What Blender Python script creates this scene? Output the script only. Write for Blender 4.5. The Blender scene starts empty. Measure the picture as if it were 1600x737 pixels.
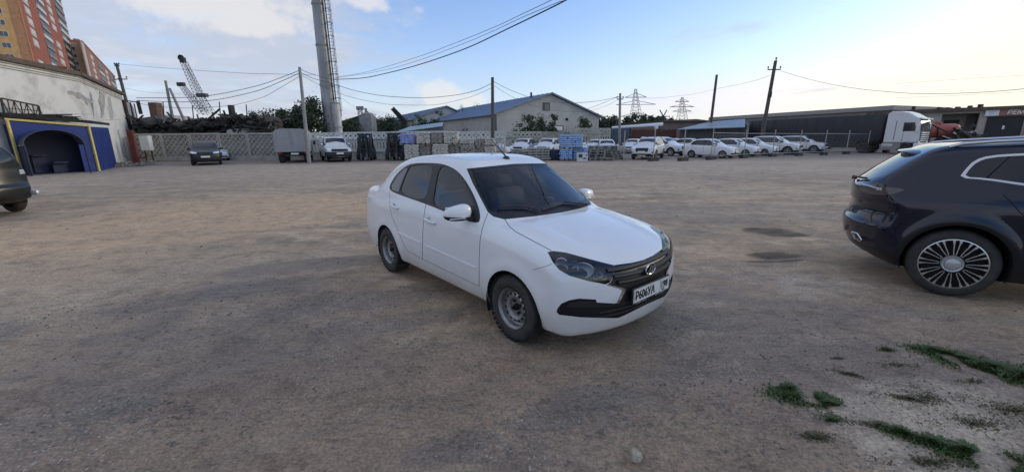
import bpy, bmesh, math, random
import numpy as np
from mathutils import Vector, Matrix
from mathutils.bvhtree import BVHTree
R = math.radians
random.seed(7)
scene = bpy.context.scene
COL = scene.collection

# ------------------------------------------------------------------ camera
CAM_F, CAM_P, CAM_H, CAM_R, IW, IH = 633.6, 0.236137, 1.67976, -0.009, 1600.0, 737.0
cam_data = bpy.data.cameras.new("camera")
cam_data.sensor_fit = 'HORIZONTAL'
cam_data.sensor_width = 36.0
cam_data.lens = 36.0 * CAM_F / IW
cam_data.clip_start = 0.05
cam_data.clip_end = 6000
cam = bpy.data.objects.new("camera", cam_data)
cam.location = (0, 0, CAM_H)
cam.rotation_euler = (Matrix.Rotation(math.pi / 2 - CAM_P, 3, 'X') @ Matrix.Rotation(CAM_R, 3, 'Z')).to_euler()
COL.objects.link(cam)
scene.camera = cam

# ------------------------------------------------------------------ light
SUN_AZ, SUN_EL = R(74), R(12)          # azimuth from +Y towards +X
sd = Vector((math.sin(SUN_AZ) * math.cos(SUN_EL), math.cos(SUN_AZ) * math.cos(SUN_EL), math.sin(SUN_EL)))
sun_data = bpy.data.lights.new("sun", 'SUN')
sun_data.energy = 0.6
sun_data.use_shadow = True
sun_data.angle = R(22)
sun_data.color = (1.0, 0.86, 0.66)
sun = bpy.data.objects.new("sun", sun_data)
sun.rotation_euler = sd.to_track_quat('Z', 'Y').to_euler()
COL.objects.link(sun)

world = bpy.data.worlds.new("World")
scene.world = world
world.use_nodes = True
wt = world.node_tree
wt.nodes.clear()
def wn(t, **k):
    n = wt.nodes.new(t)
    for a, b in k.items():
        setattr(n, a, b)
    return n
def wl(a, b):
    wt.links.new(a, b)
def wmath(op, a, b=None, c=None):
    n = wn('ShaderNodeMath', operation=op)
    for i, v in enumerate((a, b, c)):
        if v is None:
            continue
        if isinstance(v, (int, float)):
            n.inputs[i].default_value = v
        else:
            wl(v, n.inputs[i])
    return n.outputs[0]
def wsmooth(v, lo, hi):
    n = wn('ShaderNodeMapRange', interpolation_type='SMOOTHSTEP')
    wl(v, n.inputs['Value'])
    n.inputs['From Min'].default_value = lo
    n.inputs['From Max'].default_value = hi
    return n.outputs[0]
sky = wn('ShaderNodeTexSky', sky_type='NISHITA')
sky.sun_disc = False
sky.sun_elevation = SUN_EL
sky.sun_rotation = SUN_AZ
sky.air_density = 1.0
sky.dust_density = 0.4
sky.ozone_density = 2.2
tc = wn('ShaderNodeTexCoord')
sep = wn('ShaderNodeSeparateXYZ')
wl(tc.outputs['Generated'], sep.inputs[0])
dx, dy, dz = sep.outputs
# clouds on a flat layer overhead: direction / (height + small)
den = wmath('ADD', wmath('MAXIMUM', dz, 0.0), 0.12)
cv = wn('ShaderNodeCombineXYZ')
wl(wmath('DIVIDE', dx, den), cv.inputs[0])
wl(wmath('DIVIDE', dy, den), cv.inputs[1])
nz = wn('ShaderNodeTexNoise')
nz.inputs['Scale'].default_value = 1.15
nz.inputs['Detail'].default_value = 7
nz.inputs['Roughness'].default_value = 0.55
nz.inputs['Distortion'].default_value = 0.25
wl(cv.outputs[0], nz.inputs['Vector'])
hor = wmath('SQRT', wmath('ADD', wmath('MULTIPLY', dx, dx), wmath('MULTIPLY', dy, dy)))
sin_az = wmath('DIVIDE', dx, hor)                       # -1 towards -X, +1 towards +X
west = wsmooth(sin_az, 0.0, -0.62)
n_w = wmath('ADD', nz.outputs['Fac'], wmath('MULTIPLY', west, 0.30))
over = wsmooth(dz, 0.40, 0.75)                         # broken cloud added out of view overhead to lift and flatten the light
bank = wsmooth(wmath('ADD', n_w, wmath('MULTIPLY', over, 0.22)), 0.58, 0.80)
n_c = wn('ShaderNodeTexNoise')
n_c.inputs['Scale'].default_value = 2.2
n_c.inputs['Detail'].default_value = 8
n_c.inputs['Roughness'].default_value = 0.6
wl(cv.outputs[0], n_c.inputs['Vector'])
edge_hi = wsmooth(n_c.outputs['Fac'], 0.50, 0.68)
# cumulus heads: soft clumps round a few directions
n_d = wn('ShaderNodeTexNoise')
n_d.inputs['Scale'].default_value = 14
n_d.inputs['Detail'].default_value = 6
n_d.inputs['Roughness'].default_value = 0.62
wl(tc.outputs['Generated'], n_d.inputs['Vector'])
def pix_dir(px, py):
    a, b = (px - IW / 2) / CAM_F, (py - IH / 2) / CAM_F
    u = a * math.cos(CAM_R) + b * math.sin(CAM_R)
    v = b * math.cos(CAM_R) - a * math.sin(CAM_R)
    c, s = math.cos(CAM_P), math.sin(CAM_P)
    return Vector((u, c - v * s, -s - v * c))
puffs = None
for px, py, rx, rz, k in ((690, 150, .065, .045, .95), (735, 158, .05, .022, .8), (640, 152, .025, .015, .5), (395, 34, .10, .035, 1.0), (330, 14, .12, .05, .9),
                          (560, 2, .07, .020, .9), (455, 14, .07, .03, .7), (600, 40, .07, .012, .35), (655, 16, .02, .01, .4), (545, 44, .04, .012, .35), (560, 75, .06, .02, .3),
                          (880, 170, .10, .012, .3), (90, 60, .2, .06, .3)):
    d = pix_dir(px, py).normalized()
    az = math.atan2(d.x, d.y)
    a = wmath('DIVIDE', wmath('SUBTRACT', sin_az, math.sin(az)), rx)
    b = wmath('DIVIDE', wmath('SUBTRACT', dz, d.z), rz)
    q = wmath('ADD', wmath('MULTIPLY', a, a), wmath('MULTIPLY', b, b))
    g = wmath('MULTIPLY', wmath('MULTIPLY', wmath('POWER', 2.718, wmath('MULTIPLY', q, -0.9)), k), wsmooth(dy, 0.0, 0.2))
    puffs = g if puffs is None else wmath('MAXIMUM', puffs, g)
puff = wsmooth(wmath('ADD', puffs, wmath('MULTIPLY', wmath('SUBTRACT', n_d.outputs['Fac'], 0.5), 1.5)), 0.32, 0.75)
# shade of the bank: lavender grey, with creamy upper heads
SKY_GAIN = 1.0
def col_mix(fac, a, b):
    n = wn('ShaderNodeMix', data_type='RGBA')
    if isinstance(fac, (int, float)):
        n.inputs[0].default_value = fac
    else:
        wl(fac, n.inputs[0])
    for i, v in ((6, a), (7, b)):
        if isinstance(v, tuple):
            n.inputs[i].default_value = (*v, 1)
        else:
            wl(v, n.inputs[i])
    return n.outputs[2]
hsv = wn('ShaderNodeHueSaturation')
hsv.inputs['Saturation'].default_value = 1.14
hsv.inputs['Value'].default_value = 1.12
tintn = wn('ShaderNodeMix', data_type='RGBA', blend_type='MULTIPLY')
tintn.inputs[0].default_value = 1.0
tintn.inputs[7].default_value = (.95, .94, 1.12, 1)
capn = wn('ShaderNodeMix', data_type='RGBA', blend_type='DARKEN')
capn.inputs[0].default_value = 1.0
az_c = wsmooth(sin_az, 0.25, 0.85)
cap_a, cap_b = (4.2, 4.4, 5.0, 1), (5.3, 5.0, 3.9, 1)
capmix = wn('ShaderNodeMix', data_type='RGBA')
wl(az_c, capmix.inputs[0])
capmix.inputs[6].default_value = cap_a
capmix.inputs[7].default_value = cap_b
wl(capmix.outputs[2], capn.inputs[7])
wl(sky.outputs[0], capn.inputs[6])
wl(capn.outputs[2], tintn.inputs[6])
wl(tintn.outputs[2], hsv.inputs['Color'])
CL = 5.0
bankcol = col_mix(edge_hi, (CL * .50, CL * .54, CL * .64), (CL * .58, CL * .60, CL * .67))
# pale band of haze above the horizon, warmer towards the sun
az_e = wsmooth(sin_az, -0.1, 0.80)
hazecol = col_mix(az_e, (CL * .60, CL * .64, CL * .75), (CL * .92, CL * .87, CL * .68))
hazef = wmath('MULTIPLY', wmath('POWER', 2.718, wmath('MULTIPLY', wmath('MAXIMUM', dz, 0.0), -5.2)), 0.88)
c0 = col_mix(hazef, hsv.outputs[0], hazecol)
c1 = col_mix(wmath('MULTIPLY', bank, 0.86), c0, bankcol)
c2 = col_mix(wmath('MULTIPLY', puff, 0.62), c1, (CL * .80, CL * .77, CL * .74))
bg = wn('ShaderNodeBackground')
bg.inputs['Strength'].default_value = 0.12
wl(c2, bg.inputs['Color'])
wo = wn('ShaderNodeOutputWorld')
wl(bg.outputs[0], wo.inputs['Surface'])

scene.view_settings.view_transform = 'Standard'
scene.view_settings.look = 'None'
scene.view_settings.gamma = 1.0
scene.view_settings.exposure = 0.92
scene.render.engine = 'CYCLES'
scene.cycles.max_bounces = 8
scene.cycles.transparent_max_bounces = 24
scene.cycles.use_denoising = True
# ------------------------------------------------------------------ pixel helpers: turn a photo pixel into a place in the yard
def ground(px, py, z=0.0):
    d = pix_dir(px, py)
    t = (z - CAM_H) / d.z
    return Vector((d.x * t, d.y * t, z))
def atY(px, py, Y):
    d = pix_dir(px, py)
    t = Y / d.y
    return Vector((d.x * t, Y, CAM_H + d.z * t))
def on_plane(px, py, P0, dr):
    """the point where the pixel's ray meets the upright plane through P0 along the ground direction dr"""
    d = pix_dir(px, py)
    n = Vector((-dr[1], dr[0]))
    t = (n.x * P0[0] + n.y * P0[1]) / (n.x * d.x + n.y * d.y)
    return Vector((d.x * t, d.y * t, CAM_H + d.z * t))
def hz(px, py, Y):
    return atY(px, py, Y).z

# ------------------------------------------------------------------ materials
MATS = {}
def mat(name, col, rough=0.6, metal=0.0, var=0.0, vscale=8.0, bump=0.0, bscale=60.0, spec=0.5, col2=None, coat=0.0, lo=0.35, hi=0.65, stretch=None):
    if name in MATS:
        return MATS[name]
    m = bpy.data.materials.new(name)
    m.use_nodes = True
    nt = m.node_tree
    b = nt.nodes['Principled BSDF']
    b.inputs['Base Color'].default_value = (*col, 1)
    b.inputs['Roughness'].default_value = rough
    b.inputs['Metallic'].default_value = metal
    b.inputs['Specular IOR Level'].default_value = spec
    b.inputs['Coat Weight'].default_value = coat
    b.inputs['Coat Roughness'].default_value = 0.04
    tcn = None
    if var or col2 or bump:
        tcn = nt.nodes.new('ShaderNodeTexCoord')
        src = tcn.outputs['Object']
        if stretch:
            mp = nt.nodes.new('ShaderNodeMapping')
            mp.inputs['Scale'].default_value = stretch
            nt.links.new(src, mp.inputs[0])
            src = mp.outputs[0]
    if var or col2:
        n = nt.nodes.new('ShaderNodeTexNoise')
        n.inputs['Scale'].default_value = vscale
        n.inputs['Detail'].default_value = 6
        n.inputs['Roughness'].default_value = 0.62
        nt.links.new(src, n.inputs['Vector'])
        mr = nt.nodes.new('ShaderNodeMapRange')
        mr.inputs['From Min'].default_value = lo
        mr.inputs['From Max'].default_value = hi
        nt.links.new(n.outputs['Fac'], mr.inputs['Value'])
        mx = nt.nodes.new('ShaderNodeMix')
        mx.data_type = 'RGBA'
        c2 = col2 or tuple(max(0, c * (1 - var)) for c in col)
        c1 = col if col2 else tuple(min(1, c * (1 + var * .6)) for c in col)
        mx.inputs[6].default_value = (*c1, 1)
        mx.inputs[7].default_value = (*c2, 1)
        nt.links.new(mr.outputs[0], mx.inputs[0])
        nt.links.new(mx.outputs[2], b.inputs['Base Color'])
    if bump:
        n2 = nt.nodes.new('ShaderNodeTexNoise')
        n2.inputs['Scale'].default_value = bscale
        n2.inputs['Detail'].default_value = 5
        nt.links.new(src, n2.inputs['Vector'])
        bp = nt.nodes.new('ShaderNodeBump')
        bp.inputs['Strength'].default_value = bump
        bp.inputs['Distance'].default_value = 0.02
        nt.links.new(n2.outputs['Fac'], bp.inputs['Height'])
        nt.links.new(bp.outputs[0], b.inputs['Normal'])
    MATS[name] = m
    return m
def glass_mat(name, tint, gloss=1.0, rough=0.0):
    """thin sheet glass: tinted see-through with a fresnel mirror on top"""
    if name in MATS:
        return MATS[name]
    m = bpy.data.materials.new(name)
    m.use_nodes = True
    nt = m.node_tree
    nt.nodes.clear()
    tr = nt.nodes.new('ShaderNodeBsdfTransparent')
    tr.inputs[0].default_value = (*tint, 1)
    gl = nt.nodes.new('ShaderNodeBsdfGlossy')
    gl.inputs['Roughness'].default_value = rough
    gl.inputs[0].default_value = (gloss, gloss, gloss, 1)
    fr = nt.nodes.new('ShaderNodeFresnel')
    fr.inputs[0].default_value = 1.55
    mx = nt.nodes.new('ShaderNodeMixShader')
    out = nt.nodes.new('ShaderNodeOutputMaterial')
    nt.links.new(fr.outputs[0], mx.inputs[0])
    nt.links.new(tr.outputs[0], mx.inputs[1])
    nt.links.new(gl.outputs[0], mx.inputs[2])
    nt.links.new(mx.outputs[0], out.inputs[0])
    MATS[name] = m
    return m

# ------------------------------------------------------------------ objects
def tag(o, label=None, cat=None, group=None, kind=None):
    if label: o['label'] = label
    if cat: o['category'] = cat
    if group: o['group'] = group
    if kind: o['kind'] = kind
    return o
def thing(name, label, cat, loc=(0, 0, 0), rz=0.0, group=None):
    o = bpy.data.objects.new(name, None)
    o.empty_display_size = 0.2
    COL.objects.link(o)
    o.location = loc
    o.rotation_euler = (0, 0, rz)
    return tag(o, label, cat, group)
def link_mesh(name, me, parent=None):
    o = bpy.data.objects.new(name, me)
    COL.objects.link(o)
    if parent is not None:
        o.parent = parent
    return o
KIDS = {}
def copy_tree(o, parent=None):
    c = o.copy()
    COL.objects.link(c)
    if parent is not None:
        c.parent = parent
    for ch in list(o.children):
        copy_tree(ch, c)
    return c

class MB:
    """collects simple solids and links them as one mesh object"""
    def __init__(self):
        self.v, self.f, self.m, self.s = [], [], [], []
        self.mi = 0
        self.sm = False
    def add(self, vs, fs):
        o = len(self.v)
        self.v += [tuple(p) for p in vs]
        self.f += [tuple(i + o for i in f) for f in fs]
        self.m += [self.mi] * len(fs)
        self.s += [self.sm] * len(fs)
        return self
    def box(self, c, s, rz=0.0, rx=0.0, ry=0.0):
        hx, hy, hz_ = s[0] / 2, s[1] / 2, s[2] / 2
        M = Matrix.Rotation(rz, 3, 'Z') @ Matrix.Rotation(ry, 3, 'Y') @ Matrix.Rotation(rx, 3, 'X')
        c = Vector(c)
        vs = [c + M @ Vector((x * hx, y * hy, z * hz_)) for x in (-1, 1) for y in (-1, 1) for z in (-1, 1)]
        return self.add(vs, [(0, 1, 3, 2), (4, 6, 7, 5), (0, 4, 5, 1), (2, 3, 7, 6), (0, 2, 6, 4), (1, 5, 7, 3)])
    def bar(self, p, q, w, h=None, up=(0, 0, 1)):
        h = h or w
        p, q = Vector(p), Vector(q)
        d = (q - p).normalized()
        u = Vector(up)
        if abs(d.dot(u)) > 0.98:
            u = Vector((1, 0, 0))
        s = d.cross(u).normalized()
        t = s.cross(d).normalized()
        vs = [b + s * (i * w / 2) + t * (j * h / 2) for b in (p, q) for i, j in ((-1, -1), (1, -1), (1, 1), (-1, 1))]
        return self.add(vs, [(0, 3, 2, 1), (4, 5, 6, 7), (0, 1, 5, 4), (1, 2, 6, 5), (2, 3, 7, 6), (3, 0, 4, 7)])
    def tube(self, pts, r, n=8, cap=True):
        pts = [Vector(p) for p in pts]
        rs = r if isinstance(r, (list, tuple)) else [r] * len(pts)
        rings, u0 = [], None
        for i, p in enumerate(pts):
            d = (pts[min(i + 1, len(pts) - 1)] - pts[max(i - 1, 0)]).normalized()
            if u0 is None:
                u0 = d.orthogonal().normalized()
            u0 = (u0 - d * u0.dot(d)).normalized()
            w = d.cross(u0)
            rings += [p + (u0 * math.cos(2 * math.pi * k / n) + w * math.sin(2 * math.pi * k / n)) * rs[i] for k in range(n)]
        fs = [(i * n + k, i * n + (k + 1) % n, (i + 1) * n + (k + 1) % n, (i + 1) * n + k) for i in range(len(pts) - 1) for k in range(n)]
        if cap:
            fs += [tuple(range(n))[::-1], tuple((len(pts) - 1) * n + k for k in range(n))]
        s = self.sm; self.sm = True
        self.add(rings, fs); self.sm = s
        return self
    def lathe(self, prof, n=24, axis='Y', c=(0, 0, 0), arc=2 * math.pi):
        """prof: (radius, offset along axis)"""
        c = Vector(c)
        vs = []
        full = abs(arc - 2 * math.pi) < 1e-6
        N = n if full else n + 1
        for r, a in prof:
            for k in range(N):
                t = arc * k / n
                x, y = r * math.cos(t), r * math.sin(t)
                vs.append(c + (Vector((x, a, y)) if axis == 'Y' else Vector((x, y, a)) if axis == 'Z' else Vector((a, x, y))))
        fs = [(i * N + k, i * N + (k + 1) % N, (i + 1) * N + (k + 1) % N, (i + 1) * N + k) for i in range(len(prof) - 1) for k in range(n)]
        s = self.sm; self.sm = True
        self.add(vs, fs); self.sm = s
        return self
    def prism(self, poly, a, b, f):
        """poly of (u,v); f(u,v,w) -> point; solid between w=a and w=b"""
        n = len(poly)
        vs = [f(u, v, a) for u, v in poly] + [f(u, v, b) for u, v in poly]
        return self.add(vs, [tuple(range(n))[::-1], tuple(range(n, 2 * n))] + [(i, (i + 1) % n, n + (i + 1) % n, n + i) for i in range(n)])
    def build(self, name, mats, parent=None, fix=True, sharp=40):
        me = bpy.data.meshes.new(name)
        me.from_pydata(self.v, [], self.f)
        mats = mats if isinstance(mats, (list, tuple)) else [mats]
        for m in mats:
            me.materials.append(m)
        if len(mats) > 1:
            me.polygons.foreach_set('material_index', self.m)
        if any(self.s):
            me.polygons.foreach_set('use_smooth', self.s)
        if fix:
            bm = bmesh.new(); bm.from_mesh(me)
            bmesh.ops.recalc_face_normals(bm, faces=bm.faces[:])
            bm.to_mesh(me); bm.free()
        if any(self.s):
            me.set_sharp_from_angle(angle=R(sharp))
        me.update()
        return link_mesh(name, me, parent)
def rbox(name, c, s, m, parent=None, bev=0.02, seg=2, rz=0.0, rx=0, ry=0):
    """box with rounded edges"""
    bm = bmesh.new()
    bmesh.ops.create_cube(bm, size=1)
    bmesh.ops.scale(bm, vec=s, verts=bm.verts)
    bmesh.ops.bevel(bm, geom=bm.edges[:] , offset=min(bev, min(s) * .45), segments=seg, profile=0.5, affect='EDGES')
    M = Matrix.Translation(c) @ Matrix.Rotation(rz, 4, 'Z') @ Matrix.Rotation(ry, 4, 'Y') @ Matrix.Rotation(rx, 4, 'X')
    bmesh.ops.transform(bm, matrix=M, verts=bm.verts)
    me = bpy.data.meshes.new(name)
    bm.to_mesh(me); bm.free()
    me.materials.append(m)
    for p in me.polygons: p.use_smooth = True
    me.set_sharp_from_angle(angle=R(35))
    return link_mesh(name, me, parent)
# ------------------------------------------------------------------ vehicle bodies: a smooth shell from measured profiles, panels cut out of it
def curve1(tab):
    xs = np.array([p[0] for p in tab], float); ys = np.array([p[1] for p in tab], float)
    h = np.diff(xs); dl = np.diff(ys) / h
    m = np.zeros_like(ys)
    for i in range(1, len(xs) - 1):
        if dl[i - 1] * dl[i] > 0:
            w1, w2 = 2 * h[i] + h[i - 1], h[i] + 2 * h[i - 1]
            m[i] = (w1 + w2) / (w1 / dl[i - 1] + w2 / dl[i])
    m[0], m[-1] = dl[0], dl[-1]
    def f(x):
        x = np.clip(np.asarray(x, float), xs[0], xs[-1])
        i = np.clip(np.searchsorted(xs, x) - 1, 0, len(xs) - 2)
        t = (x - xs[i]) / h[i]
        return ((1 + 2 * t) * (1 - t) ** 2 * ys[i] + t * (1 - t) ** 2 * h[i] * m[i] + t * t * (3 - 2 * t) * ys[i + 1] + t * t * (t - 1) * h[i] * m[i + 1])
    return f
def smax(a, b, k):
    h = np.maximum(k - np.abs(a - b), 0) / k
    return np.maximum(a, b) + h * h * k * 0.25

class Shell:
    """x forward from the front axle, y to the driver's side, z up. top: centre line; side: half width by height; plan: taper by x"""
    def __init__(s, top, side, plan, front, rear, bottom, wb, arch=(.34, .30), fcur=(.27, 2.4), rcur=(.14, 2.5), wind=.34, back=-.22,
                 crown=(.06, .05, .03), cab=(-.4, -3.0), step=.03, xa=-2.8, xb=.05, z0=.6, flare=.014, hw=.84, ktop=(.09, .11), thmax=1.98, hood_line=0.0, swage=None):
        s.top, s.side, s.plan, s.front, s.rear, s.bot = map(curve1, (top, side, plan, front, rear, bottom))
        s.wb, s.arch, s.fcur, s.rcur, s.wind, s.back, s.crown, s.cab = wb, arch, fcur, rcur, wind, back, crown, cab
        s.flare, s.hw, s.ktop, s.z0, s.xa, s.xb, s.step, s.thmax, s.hood_line, s.swage = flare, hw, ktop, z0, xa, xb, step, thmax, hood_line, swage
    def f(s, x, y, z):
        ay = np.abs(y)
        u = ay / s.hw
        c0, c1 = s.cab
        wwin = np.exp(-((x - (c0 - .35)) / .55) ** 2)
        wbak = np.exp(-((x - c1) / .5) ** 2)
        xe = x + (s.wind * wwin + s.back * wbak) * ay * ay
        t_h = 1 / (1 + np.exp(-(x - c0) / .08)); t_b = 1 / (1 + np.exp((x - c1) / .08))
        crown = s.crown[0] * t_h + s.crown[2] * t_b + s.crown[1] * (1 - t_h - t_b)
        H = s.top(xe) - crown * u ** 2.2
        if s.hood_line:
            H = H + s.hood_line * t_h * np.exp(-((ay - .50) / .07) ** 2) * np.clip((.75 - x) / .4, 0, 1)
        a = z - H
        G = s.side(z) * s.plan(x)
        for wx in (0, -s.wb):
            r = np.hypot(x - wx, z - s.arch[1])
            G = G + s.flare * np.exp(-((r - s.arch[0] - .03) / .06) ** 2) * (z > .1)
        if s.swage:
            for zz, dep, wdt in s.swage:
                G = G - dep / (1 + np.exp((z - zz) / wdt))
        b = ay - G
        k = s.ktop[0] * t_h + s.ktop[0] * t_b + s.ktop[1] * (1 - t_h - t_b)
        d = smax(a, b, k)
        d = smax(d, x - (s.front(z) - s.fcur[0] * u ** s.fcur[1]), .06)
        d = smax(d, (s.rear(z) + s.rcur[0] * u ** s.rcur[1]) - x, .06)
        d = smax(d, s.bot(x) - z, .03)
        return d
    def cast(s, O, D, hi=4.0):
        lo = np.zeros(len(O)); h = np.full(len(O), hi)
        for _ in range(40):
            m = (lo + h) / 2
            P = O + D * m[:, None]
            ins = s.f(P[:, 0], P[:, 1], P[:, 2]) < 0
            lo = np.where(ins, m, lo); h = np.where(ins, h, m)
        return O + D * h[:, None]
    def mesh(s):
        """half shell on the near (-y) side"""
        st = s.step
        th = np.r_[np.linspace(0, s.thmax, int(1.9 * s.thmax / st / 2.1) + 6), np.linspace(s.thmax, math.pi, 7)[1:]]
        nph = max(8, int(1.35 / st))
        ph = np.linspace(math.pi / 2, 0, nph)
        xs = np.linspace(s.xb, s.xa, max(4, int((s.xb - s.xa) / st)))
        rows = [(s.xb, p) for p in ph] + [(x, 0) for x in xs[1:-1]] + [(s.xa, -p) for p in ph[::-1]]
        ct, sn = np.cos(th), np.sin(th)
        O, D = [], []
        for x, p in rows:
            for j in range(len(th)):
                O.append((x, 0, s.z0)); D.append((math.sin(p), -math.cos(p) * sn[j], math.cos(p) * ct[j]))
        O, D = np.array(O), np.array(D)
        P = s.cast(O, D)
        P[np.abs(P[:, 1]) < 1e-6, 1] = 0
        n, m = len(rows), len(th)
        bm = bmesh.new()
        V = [bm.verts.new(p) for p in P]
        for i in range(n - 1):
            for j in range(m - 1):
                try:
                    bm.faces.new((V[i * m + j], V[i * m + j + 1], V[(i + 1) * m + j + 1], V[(i + 1) * m + j]))
                except ValueError:
                    pass
        for i in range(n):
            V[i * m].co.y = 0; V[i * m + m - 1].co.y = 0
        bmesh.ops.remove_doubles(bm, verts=bm.verts[:], dist=1e-5)
        bmesh.ops.dissolve_degenerate(bm, dist=1e-6, edges=bm.edges[:])
        bmesh.ops.recalc_face_normals(bm, faces=bm.faces[:])
        bm.normal_update()
        if sum(f.normal.dot(f.calc_center_median() - Vector((-1.2, 0, s.z0))) for f in bm.faces) < 0:
            bmesh.ops.reverse_faces(bm, faces=bm.faces[:])
        bm.faces.layers.int.new('reg')
        return bm

def in_poly(p, poly):
    x, y = p; c = False; n = len(poly)
    for i in range(n):
        x1, y1 = poly[i]; x2, y2 = poly[i - 1]
        if (y1 > y) != (y2 > y) and x < (x2 - x1) * (y - y1) / (y2 - y1) + x1:
            c = not c
    return c
class Ortho:
    """project along an axis: 'side' (x,z), 'front' (y,z), 'top' (x,y)"""
    def __init__(s, kind):
        s.k = kind
        s.d = {'side': Vector((0, 1, 0)), 'front': Vector((-1, 0, 0)), 'rear': Vector((1, 0, 0)), 'top': Vector((0, 0, -1))}[kind]
    def uv(s, p):
        return (p.x, p.z) if s.k == 'side' else (p.x, p.y) if s.k == 'top' else (p.y, p.z)
    def pt(s, u):
        return Vector((u[0], 0, u[1])) if s.k == 'side' else Vector((u[0], u[1], 0)) if s.k == 'top' else Vector((0, u[0], u[1]))
    def plane(s, a, b):
        A, B = s.pt(a), s.pt(b)
        return A, (B - A).cross(s.d).normalized()
    def faces_us(s, c, n):
        return n.dot(s.d) < -0.08
class Lens:
    """project through the photograph's camera into a car's own coordinates"""
    def __init__(s, mw):
        s.mw = mw; s.inv = mw.inverted(); s.o = s.inv @ Vector((0, 0, CAM_H)); s.rot = s.inv.to_3x3()
        s.c, s.s = math.cos(CAM_P), math.sin(CAM_P)
    def uv(s, p):
        w = s.mw @ p; z = w.z - CAM_H
        fw = w.y * s.c - z * s.s; up = w.y * s.s + z * s.c
        a, b = CAM_F * w.x / fw, -CAM_F * up / fw
        return (IW / 2 + a * math.cos(CAM_R) - b * math.sin(CAM_R), IH / 2 + a * math.sin(CAM_R) + b * math.cos(CAM_R))
    def ray(s, u):
        return (s.rot @ pix_dir(*u)).normalized()
    def plane(s, a, b):
        return s.o, s.ray(a).cross(s.ray(b)).normalized()
    def faces_us(s, c, n):
        return n.dot(c - s.o) < 0
def cut_region(bm, poly, pr, reg, allow=(0,), extra=None):
    L = bm.faces.layers.int['reg']
    x0, x1 = min(p[0] for p in poly), max(p[0] for p in poly)
    y0, y1 = min(p[1] for p in poly), max(p[1] for p in poly)
    def box(f):
        q = [pr.uv(v.co) for v in f.verts]
        return min(a for a, _ in q), max(a for a, _ in q), min(b for _, b in q), max(b for _, b in q)
    cand = set()
    for f in bm.faces:
        if f[L] in allow:
            c = f.calc_center_median()
            if pr.faces_us(c, f.normal) and (extra is None or extra(c, f.normal)):
                b = box(f)
                if b[1] >= x0 and b[0] <= x1 and b[3] >= y0 and b[2] <= y1:
                    cand.add(f)
    n = len(poly)
    for i in range(n):
        a, b = poly[i], poly[(i + 1) % n]
        if abs(a[0] - b[0]) + abs(a[1] - b[1]) < 1e-9:
            continue
        ex0, ex1, ey0, ey1 = min(a[0], b[0]), max(a[0], b[0]), min(a[1], b[1]), max(a[1], b[1])
        loc = []
        for f in cand:
            q = box(f)
            if q[1] >= ex0 and q[0] <= ex1 and q[3] >= ey0 and q[2] <= ey1:
                loc.append(f)
        if not loc:
            continue
        co, no = pr.plane(a, b)
        es = {e for f in loc for e in f.edges}; vs = {v for f in loc for v in f.verts}
        r = bmesh.ops.bisect_plane(bm, geom=loc + list(es) + list(vs), dist=1e-6, plane_co=co, plane_no=no)
        cand.difference_update(loc)
        cand.update(g for g in r['geom'] if isinstance(g, bmesh.types.BMFace))
    cand = {f for f in cand if f.is_valid}
    out = []
    for f in cand:
        if in_poly(pr.uv(f.calc_center_median()), poly):
            f[L] = reg
            out.append(f)
    return out
def strip(pts, w):
    """closed band of width w round an open polyline"""
    P = [Vector((p[0], p[1])) for p in pts]
    lft, rgt = [], []
    for i, p in enumerate(P):
        d = (P[min(i + 1, len(P) - 1)] - P[max(i - 1, 0)]).normalized()
        n = Vector((-d.y, d.x)) * (w / 2)
        lft.append(tuple(p + n)); rgt.append(tuple(p - n))
    return lft + rgt[::-1]
def smooth_poly(pts, k=3, closed=True):
    """rounded corners by corner cutting"""
    for _ in range(k):
        out = []; n = len(pts)
        for i in range(n if closed else n - 1):
            a, b = pts[i], pts[(i + 1) % n]
            out += [(a[0] * .75 + b[0] * .25, a[1] * .75 + b[1] * .25), (a[0] * .25 + b[0] * .75, a[1] * .25 + b[1] * .75)]
        pts = out
    return pts
def region_mesh(bm, regs, name, mats, parent, mirror='join', move=0.0, flip=False, matmap=None, thick=0.0, keep=None):
    """pull regions out of the shell as a mesh object. mirror: 'join' both halves in one mesh, 'pair' two objects, 'near' the -y one only"""
    L = bm.faces.layers.int['reg']
    fs = [f for f in bm.faces if f[L] in regs and (keep is None or keep(f.calc_center_median()))]
    vid, vs, fc, mi = {}, [], [], []
    for f in fs:
        ids = []
        for v in f.verts:
            if v.index not in vid:
                vid[v.index] = len(vs)
                p = v.co + v.normal * move
                if abs(v.co.y) < 1e-5: p.y = 0
                vs.append(p)
            ids.append(vid[v.index])
        fc.append(tuple(ids[::-1] if flip else ids)); mi.append(matmap.get(f[L], 0) if matmap else 0)
    def make(vs, fc, mi):
        me = bpy.data.meshes.new(name)
        me.from_pydata(vs, [], fc)
        for m in (mats if isinstance(mats, (list, tuple)) else [mats]):
            me.materials.append(m)
        me.polygons.foreach_set('material_index', mi)
        b2 = bmesh.new(); b2.from_mesh(me)
        bmesh.ops.remove_doubles(b2, verts=b2.verts[:], dist=2e-5)
        if thick:
            bmesh.ops.solidify(b2, geom=b2.faces[:], thickness=thick)
        b2.to_mesh(me); b2.free()
        me.polygons.foreach_set('use_smooth', [True] * len(me.polygons))
        me.set_sharp_from_angle(angle=R(50))
        return link_mesh(name, me, parent)
    if not fs:
        print('EMPTY REGION', name, regs); return []
    mvs = [Vector((p.x, -p.y, p.z)) for p in vs]
    if mirror == 'join':
        o = len(vs)
        return [make(vs + mvs, fc + [tuple(i + o for i in f[::-1]) for f in fc], mi + mi)]
    r = [make(vs, fc, mi)]
    if mirror == 'pair':
        r.append(make(mvs, [f[::-1] for f in fc], mi))
    return r

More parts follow.
